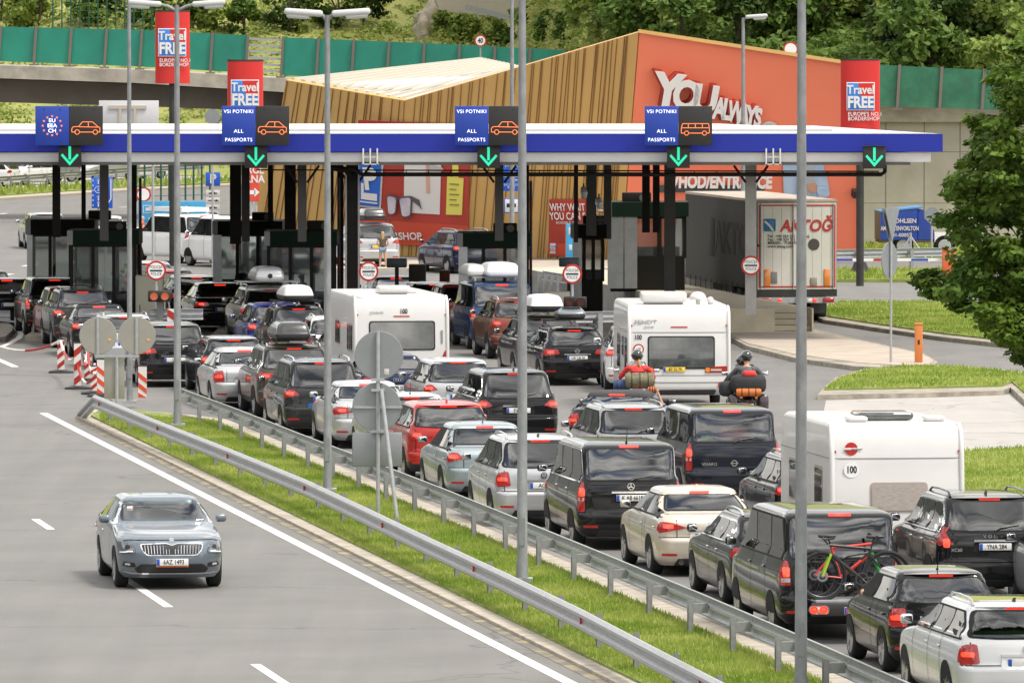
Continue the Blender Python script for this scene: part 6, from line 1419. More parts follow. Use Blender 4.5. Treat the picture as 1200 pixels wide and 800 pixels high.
c3 = caravan(796, 481, 1.205, 6.2, 2.50, .050, 'white caravan with dark picture window, between the two motorcycles', {'win': (-.72, .82, 1.02, 1.74), 'side': [(.5, 1.3, .92, 1.72), (1.8, 2.4, 1.25, 1.72), (3.1, 4.2, .92, 1.72)], 'lines': [1.86, .84], 'lamp': 'wide', 'bumper': 1, 'plate': ('BT 52 79', .98, 'y', -.12), 'roof': [('w', -.32, 1.0, 2.68, 1.08, .8, .24), ('dome', .50, .8, 2.62, 0, 0, 0), ('w', .80, .8, 2.6, .14, .14, .16)], '100': (-.98, 1.74, .13)})
round_limit(c3[0], -.97, c3[2](-.97, 1.50) - .02, 1.46, .13)
text('FENDT', .14, (-.80, c3[2](-.8, 2.13) - .016, 2.10), REAR, MATS['caravan_letter'], c3[0], 'lettering', off=.01, sx=1.25)
text('caravan', .08, (-.72, c3[2](-.7, 2.0) - .016, 2.0), REAR, MATS['caravan_letter'], c3[0], 'lettering')
c2 = caravan(1052, 672, 1.12, 5.2, 2.52, PHI, 'white caravan with red roundel and closed pink framed window', {'nobrake': 1, 'win': (-.44, .48, 1.06, 1.50), 'side': [(.9, 1.55, 1.10, 1.72), (3.3, 4.0, 1.10, 1.72)], 'lines': [1.93], 'lamp': 'low', 'frame': mat('frame_pink', (.36, .29, .26), .5), 'pane': gq, 'roof': [('w', -.60, .6, 2.57, .34, .4, .09), ('t', -.05, 1.2, 2.60, .95, .8, .13), ('w', .72, .6, 2.57, .34, .4, .09)], '100': None})
rr = c2[2](-.75, 2.1)
q = MB(); q.lathe([(.0001, -.004), (.11, -.004), (.11, .006)], 28, 'Y'); o = q.build('round_logo', M_REDD, c2[0], (-.78, rr - .016, 2.09))
rbox('logo_band', .30, .006, .035, .002, MATS['caravan_white'], o, (.02, -.008, 0)); text('burstner', .055, (.10, -.012, 0), REAR, M_INK, o, 'lettering', ext=.001)
q = MB(); q.lathe([(.0001, -.004), (.13, -.004), (.13, .004)], 28, 'Y'); o = q.build('speed_disc', M_WHITE, c2[0], (-.78, c2[2](-.78, 1.74) - .014, 1.74)); text('100', .16, (0, -.008, 0), REAR, M_INK, o, 'lettering', sx=.75, off=.03, ext=.001)
q = MB()
for x in (-.30, .34): q.box(x - .03, x + .03, -.03, 0, -.01, .01)
q.build('window_catch', MATS['seal_grey'], c2[0], (0, c2[2](.3, 1.1) - .04, 1.12))
rbox('door_handle', .16, .03, .025, .008, MATS['seal_grey'], c2[0], (-.96, c2[2](-.95, 1.2) - .02, 1.18))
t36 = car('suv', WH, 752, 461, SUV, 'white suv towing the caravan ahead of the red jacketed rider', 'car', W=.93, L=4.6, Ht=1.65, lights='tri', plate_=('', 'w'), head=.02)

finish_carving()

for k, (x, y, z, sx, sy, sz, col, nm) in enumerate([(.05, .45, 1.30, .55, .4, .34, (.50, .05, .04), 'red patterned bag against the rear window of the dark van'), (-.50, .45, 1.24, .30, .35, .22, (.22, .42, .04), 'lime green bag against the rear window of the dark van'), (.52, .45, 1.26, .40, .35, .28, (.40, .36, .32), 'pale bag against the rear window of the dark van'), (.1, .8, 1.40, 1.0, .5, .40, (.02, .02, .02), 'black bundle above the bags in the dark van')]):
    p = Matrix.Translation(v32[0].location) @ Matrix.Rotation(PHI, 4, 'Z') @ Vector((x, y, z)); o = link('luggage', rbox_mesh(sx, sy, sz, .10, mat('bag_%d' % k, col, .8, var=.3, vscale=6), 3), None, p, (0, .1 * k, PHI)); tag(o, nm, 'bag', 'bags inside the dark van')
# ------------------------------------------------ lamp poles
POLE = mat('pole_steel', (.25, .26, .265), .55, .3, var=.18, vscale=6, stretch=(1, 1, .5))
def lamp_head(parent, p, d, ln=.75):
    """street lamp head; d = direction from the pole"""
    a = math.atan2(d.y, d.x); e = link('lamp_head', rbox_mesh(ln, .30, .13, .05, mat('lamp_shell', (.52, .53, .52), .4)), parent, p, (0, math.radians(-4), a))
    link('lamp_glass', rbox_mesh(ln * .6, .24, .12, .055, mat('lamp_cover', (.55, .57, .56), .15, coat=1.)), e, (ln * .14, 0, -.07))
def lamp_pole(u, v, h, r, label, heads=2, z0=.15, loc=None, arm=.42):
    root = empty('street_lamp', loc or G(u, v, z0)); tag(root, label, 'street lamp', 'lamp poles along the median')
    q = MB(); q.tube([(0, 0, -.05), (0, 0, .25), (0, 0, .3), (0, 0, h * .5), (0, 0, h)], [r * 1.15, r * 1.15, r, r * .85, r * .62], 14); q.build('pole', POLE, root, smooth=40)
    q = MB(); q.box(-.17, .17, -.17, .17, -.05, .02); q.build('base_plate', M_GALV, root)
    q = MB(); q.box(-.045, .045, -r - .012, -r + .02, .55, 1.0); q.build('access_door', POLE, root)
    if heads:
        q = MB()
        for s in ((-1, 1) if heads == 2 else (1,)):
            q.tube([(0, 0, h - .12), (s * arm * .5, 0, h - .02), (s * arm, 0, h + .03)], .035, 8)
        q.build('arm', POLE, root)
        for s in ((-1, 1) if heads == 2 else (1,)): lamp_head(root, (s * (arm + .30), 0, h + .05), Vector((s, 0, 0)))
    return root
lamp_pole(152, 470, 10.6, .065, 'thin grey lamp pole at the tip of the grass strip, behind the round sign backs')
lamp_pole(208, 497, 9.45, .085, 'grey lamp pole with two heads in front of the upper left red banner')
lamp_pole(384, 573, 9.20, .080, 'grey lamp pole with two heads left of the triple sign backs', arm=.16)
lamp_pole(612, 678, 10.5, .088, 'tall grey pole standing by the silver people carrier in mid picture')
lamp_pole(938.5, 816, 10.5, .085, 'nearest tall grey pole, in front of the black van with the bicycles')
lamp_pole(871, 0, P(871, 21, 290).z, .09, 'single headed grey lamp in front of the red wall', heads=1, loc=Vector((P(871, 0, 290).x, 290, 0)), arm=.15)
lamp_pole(600, 0, 11.5, .09, 'thin grey pole behind the canopy, above the central lane sign', heads=0, loc=Vector((P(600, 0, 285).x, 285, 0)))
# ------------------------------------------------ signs
SGB = mat('sign_back', (.25, .265, .275), .45, .3, var=.05); SGB2 = mat('sign_back_warm', (.31, .295, .265), .5, .2, var=.05)
def disc(root, c, r, m, name='sign_disc', face=1, th=.012):
    q = MB(); q.lathe([(.0001, -th), (r * .97, -th), (r, -th * .6), (r, th), (.0001, th)], 32, 'Y'); return q.build(name, m, root, c)
def left_signs():
    v = 487; s = (v - 30) / 9.15; root = empty('road_sign', G(137, v, 0)); tag(root, 'two round grey sign backs side by side on one post above a grey panel', 'road sign', 'backs of road signs')
    X = lambda u: (u - 137) / s; Z = lambda vv: (v - vv) / s
    for u in (115, 160.5):
        d = disc(root, (X(u), 0, Z(393)), 22 / s, SGB2); q = MB(); q.bar((0, -.03, -22 / s), (0, -.03, 22 / s), .06, .03); q.build('stiffener', M_GALV, d)
        rbox('sticker', .07, .004, .06, .001, mat('sticker_orange', (.7, .35, .1), .5), d, (13.5 / s * (1 if u < 130 else 1), -.016, -.10))
    q = MB(); q.bar((X(113), -.03, Z(417)), (X(163), -.03, Z(417)), .05); q.tube([(0, -.02, -.0), (0, -.02, Z(417))], .04, 8); q.build('post', M_GALV, root)
    rbox('sign_panel', 24 / s, .02, 50 / s, .01, SGB2, root, (X(134), .03, Z(442)))
left_signs()
def mid_signs():
    v = 606; s = (v - 30) / 9.15; root = empty('road_sign', G(443, v, .1)); tag(root, 'three grey sign backs one above another on a braced post', 'road sign', 'backs of road signs')
    Z = lambda vv: (v - vv) / s - .1; X = lambda u: (u - 443) / s
    disc(root, (X(444), .06, Z(412)), 28.5 / s, SGB); disc(root, (X(441.5), .06, Z(472)), 28.5 / s, SGB)
    rbox('sign_panel', 58 / s, .02, 40 / s, .015, SGB, root, (X(442), .06, Z(521)))
    for zz, w_ in ((Z(412), 0), (Z(472), 56 / s)):
        if w_: q = MB(); q.box(-w_ / 2, w_ / 2, .02, .05, zz - .02, zz + .02); q.build('stiffener', M_GALV, root)
    q = MB(); q.tube([(0, 0, -.1), (0, 0, Z(384))], .038, 10); q.build('post', M_GALV, root, smooth=40)
    q = MB(); q.tube([(X(466), -.55, -.05), (X(447), -.06, Z(452))], .038, 10); q.build('brace', M_GALV, root, smooth=40)
    for zz in (Z(440), Z(452), Z(500)): q = MB(); q.box(-.12, .12, -.05, .05, zz - .025, zz + .025); q.build('clamp', M_GALV, root)
    rbox('sticker', .09, .004, .11, .001, mat('sticker_grey', (.55, .5, .5), .5), root, (X(453), .045, Z(431)))
mid_signs()
def police(u, v, vb, label, post=True, y=None):
    y = y or 91500. / (vb - 30); s = FPX / y; c = P(u, v, y); root = empty('police_sign', (c.x, y, 0)); tag(root, label, 'police sign', 'round police signs'); z = c.z; r = 11.6 / s
    d = disc(root, (0, 0, z), r, M_REDD); q = MB(); q.lathe([(.0001, -.016), (r * .80, -.016)], 28, 'Y'); q.build('white_field', M_WHITE, d)
    rbox('black_bar', r * 1.25, .006, r * .16, .001, M_INK, d, (0, -.020, 0)); text('POLICIJA', r * .42, (0, -.018, r * .36), REAR, M_INK, d, 'lettering', sx=.8, ext=.001); text('POLICE', r * .42, (0, -.018, -r * .36), REAR, M_INK, d, 'lettering', sx=.8, ext=.001)
    if post: q = MB(); q.tube([(0, .05, 0), (0, .05, z + r * .5)], .045, 8); q.build('post', M_GALV, root)
    else: q = MB(); q.bar((0, .0, z), (0, .25, z), .05); q.build('bracket', M_GALV, root)
police(183, 317, 405, 'round police sign with red ring behind the round sign backs', y=243); police(432, 318, 405, 'round police sign with red ring above the left caravan', y=243); police(670.5, 321, 405, 'round police sign above the dark traffic lights', y=243); police(880, 311, 400, 'round police sign fixed to the pale canopy post', post=False, y=246)
def signals(u, v, label, lit):
    y = 242; s = FPX / y; c = P(u, v, y); root = empty('traffic_light', (c.x, y, 0)); tag(root, label, 'traffic light', 'twin traffic lights')
    rbox('housing', 27 / s, .2, 13 / s, .03, mat('signal_black', (.02, .018, .016), .5), root, (0, 0, c.z)); am = mat('signal_amber', (.50, .10, .03), .3, coat=1., emit=(.7, .14, .05), es=.25) if lit else mat('signal_red_off', (.16, .02, .012), .3, coat=1.)
    for sx in (-1, 1):
        q = MB(); q.lathe([(.0001, -.13), (4.6 / s, -.13), (4.6 / s, -.10)], 20, 'Y'); q.build('lens', am, root, (sx * 6.4 / s, 0, c.z)); q = MB(); q.lathe([(5.2 / s, -.22), (5.2 / s, -.10), (4.9 / s, -.10), (4.9 / s, -.22), (5.2 / s, -.22)], 16, 'Y'); q.build('visor', MATS['signal_black'], root, (sx * 6.4 / s, 0, c.z))
    q = MB(); q.box(-.09, .09, .0, .12, 0, c.z - 6 / s); q.build('post', mat('post_grey', (.16, .16, .15), .6), root)
signals(187, 347, 'twin amber traffic light below the left round police sign', True); signals(674, 354, 'twin dark red traffic light beside the booth platform', False)
def cabinet(u0, u1, v0, v1, y, label, m, name='cabinet', cat='cabinet', dep=.8):
    s = FPX / y; a = P((u0 + u1) / 2, v1, y); root = empty(name, (a.x, y, max(0, a.z))); tag(root, label, cat); w_ = (u1 - u0) / s; h = (v1 - v0) / s
    rbox('housing', w_, dep, h, .02, m, root, (0, dep / 2, h / 2)); rbox('door', w_ * .9, .012, h * .9, .004, m, root, (0, -.008, h / 2)); q = MB(); q.box(-w_ * .36, -w_ * .33, -.03, -.012, h * .45, h * .55); q.build('handle', M_DKMETAL, root)
cabinet(159, 191, 326, 402, 248, 'pale cream switch cabinet behind the left police sign', mat('cabinet_cream', (.40, .38, .30), .6))
cabinet(638, 668, 342, 395, 246, 'pale cabinet under the striped pole, left of the dark traffic lights', MATS['cabinet_cream'])
cabinet(479, 499, 310, 332, 262, 'dark brown box between the round sign and the booth above the blue van', mat('box_dark', (.06, .055, .045), .7), 'equipment_box', 'box'); cabinet(515, 527, 317, 332, 258, 'small rusty red box near the black saloon roofs', mat('box_rust', (.14, .035, .02), .7), 'equipment_box', 'box')
def camera_post(u, v, label):
    y = 258; s = FPX / y; p = P(u, v, y); root = empty('camera_post', (p.x, y, 0)); tag(root, label, 'camera'); rbox('housing', 24 / s, .4, 11 / s, .04, mat('camera_grey', (.16, .18, .21), .35), root, (0, 0, p.z)); q = MB(); q.box(-.06, .06, .05, .15, 0, p.z); q.build('post', M_DKMETAL, root)
camera_post(465, 308, 'grey camera housing on a short post by the girl at the silver car'); camera_post(667, 307, 'grey camera housing beside the narrow booth column')
# red and white boards with the chain
def board(u, vb, vt, label, m1, wpx=8.5, base=True, base_m=None, up=False):
    s = (vb - 30) / 9.15; root = empty('warning_board', G(u, vb), PHI * 0); tag(root, label, 'warning board', 'red and white warning boards'); h = (vb - vt) / s; w_ = wpx / s * 1.0
    q = MB(); q.box(-w_ / 2, w_ / 2, -.02, .02, .08, h); b = q.build('board', mat('board_white', (.68, .66, .63), .5), root); n = max(3, round((h - .1) / (w_ * 1.7))); q = MB()
    st = (h - .10) / n; k = w_ * .8 * (-1 if up else 1)
    for i in range(n):
        z0 = .09 + st * i; zz = [(-w_ / 2, z0), (w_ / 2, z0 + k), (w_ / 2, z0 + k + st * .5), (-w_ / 2, z0 + st * .5)]
        zz = [(x, min(h - .01, max(.09, z))) for x, z in zz]; q.prism([(x, -.026, z) for x, z in zz], (0, .005, 0))
    q.build('stripes', m1, b)
    q = MB(); q.box(-w_ / 2 - .02, w_ / 2 + .02, -.025, .025, h, h + .03); q.build('cap', M_DKMETAL, root)
    if base: q = MB(); q.lathe([(.26, 0), (.25, .05), (.12, .09), (.0001, .09)], 20); o = q.build('foot', M_BLACKP, root); o.scale = (1.3, .8, 1)
    return root, h
rs_ = mat('board_red', (.36, .018, .012), .5); ro = mat('board_orange_red', (.62, .07, .02), .5)
Bd = [board(71.5, 437, 398, 'red and white board farthest left holding the chain', rs_), board(91, 456, 402, 'red and white board nearest the tip of the grass strip, on the left', rs_), board(103, 447, 414, 'red and white board half hidden in the group behind the grass tip', rs_), board(110.5, 462, 429, 'low red and white board in front of the group', rs_), board(118, 465, 421, 'orange and white board beside the grey sign panel', ro, up=True), board(167, 470, 429, 'orange and white board right of the left lamp pole', ro, 10, False, up=True), ]
def small_board(u, v, label): p = P(u, v, 241); root = empty('warning_board', (p.x, 241, 0)); tag(root, label, 'warning board', 'red and white warning boards'); q = MB(); q.box(-.12, .12, -.02, .0, p.z - .25, p.z + .22); b = q.build('board', MATS['board_white'], root); q = MB(); q.prism([(-.12, -.026, p.z + .02), (.12, -.026, p.z - .15), (.12, -.026, p.z + .08), (-.12, -.026, p.z + .22)], (0, .005, 0)); q.build('stripes', rs_, b); q = MB(); q.tube([(0, .02, 0), (0, .02, p.z - .2)], .03, 6); q.build('post', M_GALV, root)
small_board(201, 371, 'small red and white board on the short guardrail by the traffic light')
def chain(pts, label):
    o0 = G(*pts[0][:2]); root = empty('barrier_chain', o0); tag(root, label, 'chain', 'red and white chains'); P3 = [G(u, vg) + Vector((0, 0, z)) - o0 for u, vg, z in pts]
    cat_ = []
    for a, b in zip(P3, P3[1:]):
        for i in range(10): t = i / 10; cat_.append(a.lerp(b, t) - Vector((0, 0, .35 * 4 * t * (1 - t) * min(1, (b - a).length / 3))))
    cat_.append(P3[-1]); n = len(cat_) - 1; step = 3
    for k in range(0, n, step): q = MB(); q.tube(cat_[k:k + step + 1], .035, 6); q.build('link_section', (rs_, MATS['board_white'])[(k // step) % 2], root)
chain([(-30, 430, .9), (71, 437, .85), (91, 456, .95), (103, 448, .8), (111, 462, .75)], 'red and white plastic chain strung between the striped boards'); chain([(91, 456, .6), (110, 462, .55), (118, 465, .85)], 'short loop of red and white chain between the nearest boards')
# right side: edge-on sign, barrier posts
def right_sign():
    v = 425; s = (v - 30) / 9.15; root = empty('road_sign', G(1044, v, .12), math.radians(62)); tag(root, 'grey road sign seen almost edge on, triangle above a disc, on the pale pavement', 'road sign', 'backs of road signs'); Z = lambda vv: (v - vv) / s - .12
    q = MB(); q.tube([(0, 0, -.1), (0, 0, Z(242))], .035, 8); q.build('post', M_GALV, root); r = 23 / s
    q = MB(); q.prism([(-.45, -.04, Z(241)), (.45, -.04, Z(241)), (0, -.04, Z(280))], (0, .02, 0)); q.prism([(-.45, .05, Z(241)), (.45, .05, Z(241)), (0, .05, Z(280))], (0, .02, 0)); q.build('triangle', SGB, root)
    disc(root, (0, .05, Z(301)), 21 / s, SGB)
right_sign()
def stub(u, v, h_px, w_px, label, col):
    s = (v - 30) / 9.15; root = empty('barrier_post', G(u, v, .12)); tag(root, label, 'barrier post'); m = mat('post_orange_' + str(col[1]), col, .5, var=.06); w_ = w_px / s; h = h_px / s
    rbox('housing', w_, w_, h, .02, m, root, (0, 0, h / 2)); rbox('cap', w_ * 1.08, w_ * 1.08, .05, .01, m, root, (0, 0, h + .02)); rbox('lock', .05, .02, .12, .004, M_INK, root, (0, -w_ / 2 - .005, h * .55)); return root, h, s
stub(1076.5, 425, 44, 9, 'slim orange post at the tip of the pale pavement', (.60, .19, .045))
rt, hh, ss = stub(1112, 326, 32, 15, 'fat orange barrier post beside the big leafy tree', (.70, .13, .04))
q = MB(); q.box(-5.6, -.3, -.06, .02, hh * .62, hh * .62 + .10); q.build('barrier_arm', M_WHITE, rt)
for k in range(4): q = MB(); x = -5.4 + k * 1.35; q.box(x, x + .6, -.068, -.061, hh * .62 + .01, hh * .62 + .09); q.build('arm_band', [rs_, M_PBLUE][k % 2], rt)
# banners
TR = mat('banner_red', (.58, .022, .018), .5); 
def banner(u0, u1, v0, v1, y, label, full=True, vlogo=None):
    s = FPX / y; a = P((u0 + u1) / 2, v1, y); root = empty('advert_pylon', (a.x, y, 0)); tag(root, label, 'advert pylon', 'red advertising pylons'); zt = P(u0, v0, y).z; zb = P(u0, v1, y).z; w_ = (u1 - u0) / s
    q = MB(); n = 12; pts = [(w_ / 2 * math.sin(math.radians(-90 + 180 * i / n)), -.35 * math.cos(math.radians(-90 + 180 * i / n)), zb) for i in range(n + 1)]; pts += [(-x, -y_, z) for x, y_, z in pts[1:-1]]; q.prism(pts, (0, 0, zt - zb)); q.build('red_drum', TR, root, smooth=30)
    q = MB(); q.prism([(x * 1.02, y_ * 1.02, zt) for x, y_, z in pts], (0, 0, .06)); q.build('cap', M_DKMETAL, root)
    q = MB(); q.tube([(0, 0, 0), (0, 0, zb + .1)], .14, 10); q.build('post', M_DKMETAL, root)
    lz = P(u0, vlogo, y).z; lw = 31 / s; lh = 31 / s; f = -.352
    rbox('logo_frame', lw * 1.06, .02, lh * 1.06, .004, mat('banner_white', (.72, .70, .68), .5), root, (0, f - .02, lz)); b = rbox('logo_field', lw, .02, lh, .004, mat('banner_blue', (.03, .20, .62), .5), root, (0, f - .03, lz))
    q = MB(); q.prism([(-lw * .1, -.014, lh / 2), (lw / 2, -.014, lh / 2), (lw / 2, -.014, -.05), (lw * .3, -.014, .0), (.0, -.014, .02)], (0, .003, 0)); q.build('logo_swoosh', TR, b)
    text('Travel', lh * .46, (0, -.020, lh * .24), REAR, MATS['banner_white'], b, 'lettering', sx=.88, off=.025); text('FREE', lh * .60, (0, -.020, -lh * .24), REAR, MATS['banner_white'], b, 'lettering', sx=.80, off=.035)
    if full: text("EUROPE'S NO.1\nBORDERSHOP", .19, (-lw * .48, f - .015, lz - lh * .76), REAR, MATS['banner_white'], root, 'lettering', align='LEFT', sx=.92, off=.01)
banner(182, 222.5, 14, 98, 325, 'red advertising pylon high at the left above the bridge', True, 50)
banner(266.5, 308.5, 72, 160, 292, 'red advertising pylon half hidden by the second lane sign', True, 110)
banner(985, 1031, 71, 152, 300, 'red advertising pylon at the right end of the red wall', True, 113)
# smaller boards and signs behind the canopy
def signboard(name, label, u0, u1, v0, v1, y, m, posts=(.3, .7), foot=0., th=.06, group=None, cat='sign'):
    s = FPX / y; a = P((u0 + u1) / 2, (v0 + v1) / 2, y); root = empty(name, (a.x, y, foot)); tag(root, label, cat, group); w_ = (u1 - u0) / s; h = (v1 - v0) / s; z = a.z - foot
    b = rbox('board', w_, th, h, .01, m, root, (0, 0, z)); 
    for t in posts: q = MB(); q.tube([((t - .5) * w_, th, -.1), ((t - .5) * w_, th, z + h / 2)], .045, 8); q.build('post', M_GALV, root)
    return b, w_, h, s, root, z
SB = mat('sign_blue2', (.012, .10, .55), .45); SW = mat('sign_white', (.62, .61, .60), .5)
b, w_, h, s, rt, z = signboard('direction_sign', 'blue direction sign with white arrows seen past the first booth posts', 107.5, 132, 208, 244, 375, SB)
q = MB(); q.bar((w_ * .42, -.04, h * .45), (w_ * .42, -.04, -h * .2), .05, .01, up=Vector((0, 1, 0))); q.bar((w_ * .42, -.04, -h * .2), (w_ * .22, -.04, -h * .40), .05, .01, up=Vector((0, 1, 0)))
for k in range(6): q.box(-w_ * .46, -w_ * .41, -.045, -.035, h * (.42 - k * .16) - .06, h * (.42 - k * .16))
for zz in (.36, -.18, -.38): q.bar((-w_ * .18, -.04, h * zz - .10), (-w_ * .18, -.04, h * zz + .10), .05, .01, up=Vector((0, 1, 0))); q.prism([(-w_ * .18 - .07, -.045, h * zz + .06), (-w_ * .18 + .07, -.045, h * zz + .06), (-w_ * .18, -.045, h * zz + .14)], (0, .01, 0))
q.build('arrows', SW, b); q = MB(); q.tube([(-w_ * .15 + .19 * math.cos(a), -.04, h * .1 + .15 * math.sin(a)) for a in [2 * math.pi * i / 18 for i in range(18)]], .015, 5, closed=True); q.build('oval', SW, b); text('SI', .2, (-w_ * .15, -.04, h * .1), REAR, SW, b, off=.01)
b, w_, h, s, rt, z = signboard('parking_sign', 'blue parking sign with white arrow plates below it', 241, 258, 202, 218, 348, SB, posts=(.5,)); text('P', h * .95, (0, -.04, 0), REAR, SW, b, off=.03)
for i, zz in enumerate((226.5, 235, 243.5, 250)):
    pz_ = P(249, zz, 348).z; o = rbox('plate', w_ * .95, .04, 7.3 / s, .005, SW, rt, (0, -.02, pz_)); q = MB()
    if i == 1: q.bar((-.2, -.025, 0), (.18, -.025, 0), .03, .01, up=Vector((0, 1, 0))); q.prism([(.12, -.03, -.05), (.12, -.03, .05), (.24, -.03, 0)], (0, .01, 0))
    else: q.box(-.17, .17, -.03, -.02, -.03, .02); q.box(-.09, .09, -.03, -.02, .02, .05)
    q.build('symbol', M_INK, o)
b, w_, h, s, rt, z = signboard('tax_sign', 'blue tax refund sign above a small bus stop sign, near the central pole', 589.5, 609, 182, 224, 300, SB, posts=(.5,))
rbox('white_field', w_ * .72, .01, h * .27, .002, SW, b, (0, -.035, h * .30)); text('TAX', .22, (0, -.045, h * .28), REAR, M_INK, b, off=.02); text('REFUND', .10, (0, -.045, h * .19), REAR, M_INK, b, off=.01)
text('TAX REFUND\nPRIVREZ FURSAN', .10, (0, -.04, -h * .06), REAR, SW, b); text('EXCHANGE\nBANK', .10, (0, -.04, -h * .36), REAR, SW, b)
for k in (-1, 0, 1): q = MB(); q.prism([(k * .18 - .05, -.04, -h * .19 - .03), (k * .18 - .05, -.04, -h * .19 + .03), (k * .18 + .06, -.04, -h * .19)], (0, .01, 0)); q.build('arrow', mat('sign_yellow', (.75, .6, .05), .5), b)
pz_ = P(598, 241, 300).z; o = rbox('bus_sign', 17.5 / s, .05, 17.5 / s, .01, SB, rt, (0, -.02, pz_)); rbox('white_field', 15 / s, .01, 15 / s, .002, SW, o, (0, -.03, 0)); rbox('bus_symbol', 11 / s, .01, 4.5 / s, .004, M_INK, o, (0, -.04, .01)); q = MB(); q.box(-.10, .12, -.048, -.042, -.02, .05)
pz_ = P(598, 256, 300).z; rbox('small_plate', 4 / s, .05, 8 / s, .01, SW, rt, (0, -.02, pz_))
b, w_, h, s, rt, z = signboard('shop_sign', 'tall red sign with arrow beside the folded gold wall', 291, 304, 160, 236, 325, mat('sign_red', (.60, .06, .035), .5)); text('BRGE', .40, (-.05, -.04, h * -.02), REAR, SW, b, off=.02, sx=.9); text('ERNA', .40, (-.05, -.04, -h * .16), REAR, SW, b, off=.02, sx=.9)
q = MB(); q.bar((-.15, -.04, -h * .36), (.05, -.04, -h * .36), .16, .01, up=Vector((0, 1, 0))); q.prism([(.02, -.045, -h * .36 - .17), (.02, -.045, -h * .36 + .17), (.22, -.045, -h * .36)], (0, .01, 0)); q.build('arrow', SW, b)
b, w_, h, s, rt, z = signboard('back_board', 'large white board with T shaped brackets standing behind the canopy', 116, 186, 118, 146, 300, mat('board_grey', (.56, .56, .58), .6), posts=(.1, .9)); q = MB(); q.box(-.70, .62, -.09, -.03, h * .15, h * .15 + .12)
for x in (-.30, .22): q.box(x - .05, x + .05, -.09, -.031, -h * .5, h * .15 - .001)
q.build('bracket', mat('bracket_cream', (.45, .40, .33), .6), b)
b, w_, h, s, rt, z = signboard('sky_blue_banner', 'bright blue fabric banner with white pictogram behind the white vans', 162, 241, 236, 262, 350, mat('banner_sky', (.04, .33, .62), .5, var=.2, vscale=1), posts=(.02, .98), cat='banner')
q = MB(); x0 = -w_ * .5 + .2; q.box(x0, x0 + .42, -.04, -.032, -.03, .30); o = q.build('pictogram', SW, b); q = MB(); q.box(x0 + .03, x0 + .39, -.045, -.041, .0, .27); q.build('pictogram', MATS['banner_sky'], b); q = MB(); q.box(x0 + .10, x0 + .34, -.050, -.046, .07, .20); q.build('pictogram', SW, b); text('UP KU', .6, (-.1, -.04, -.2), (math.radians(90), math.radians(-18), 0), SW, b, 'lettering', off=.02)
b, w_, h, s, rt, z = signboard('blue_flag', 'narrow bright blue flag in front of the red poster on the gold wall', 664, 673, 262, 302, 312, MATS['banner_sky'], posts=(.02,), cat='flag'); rbox('white_mark', w_ * .5, .01, h * .22, .004, SW, b, (0, -.035, h * .28)); rbox('white_mark', w_ * .4, .01, h * .16, .004, SW, b, (0, -.035, -h * .2))
# speed sign and round signs on the bridge road
def roundsign(u, v, r, y, label, txt=None, back=False, octa=False, foot=None):
    s = FPX / y; p = P(u, v, y); root = empty('round_sign' if not octa else 'octagonal_sign', (p.x, y, p.z - 2.2 if foot is None else foot)); tag(root, label, 'road sign', 'road signs behind'); z = p.z - root.location.z; R = r / s
    q = MB(); n = 8 if octa else 28; ph = math.pi / 8 if octa else 0; q.prism([(R * math.cos(2 * math.pi * i / n + ph), 0, z + R * math.sin(2 * math.pi * i / n + ph)) for i in range(n)], (0, .03, 0)); d = q.build('disc', SGB if back else M_REDD, root)
    if not back: q = MB(); q.prism([(R * .78 * math.cos(2 * math.pi * i / n), -.008, z + R * .78 * math.sin(2 * math.pi * i / n)) for i in range(n)], (0, .004, 0)); q.build('white_field', M_WHITE, d)
    if txt: text(txt, R * 1.1, (0, -.014, z), REAR, M_INK, d, 'lettering', sx=.8, off=.03)
    q = MB(); q.tube([(0, .06, 0), (0, .06, z + R * .6)], .04, 8); q.build('post', M_GALV, root)
roundsign(563, 48, 7, 396, 'round speed limit sign reading 40 above the green barrier', '40'); roundsign(926.5, 58, 9, 358, 'round white sign with red ring above the red wall'); roundsign(696, 39, 8, 400, 'grey octagonal sign back above the gold wall', back=True, octa=True); roundsign(1092, 252, 9.5, 334, 'grey octagonal sign back beside the blue lorry', back=True, octa=True, foot=0); roundsign(249, 137, 9, 300, 'grey round sign back behind the canopy left of the second lane sign', back=True, foot=0); roundsign(168, 228, 9, 380, 'round red ringed sign by the green fence', foot=0)
def bullet(u, v, y, label):
    p = P(u, v, y); root = empty('security_camera', p); tag(root, label, 'camera', 'white security cameras'); rbox('housing', .16, .34, .26, .05, M_WHITE, root, (0, 0, 0), (math.radians(30), 0, math.radians(15))); q = MB(); q.bar((0, 0, .1), (0, .3, .25), .05); q.build('bracket', M_GALV, root)
bullet(684, 226, 254, 'white camera left of the dark post by the red poster'); bullet(702, 238, 254, 'white camera right of the dark post by the red poster')
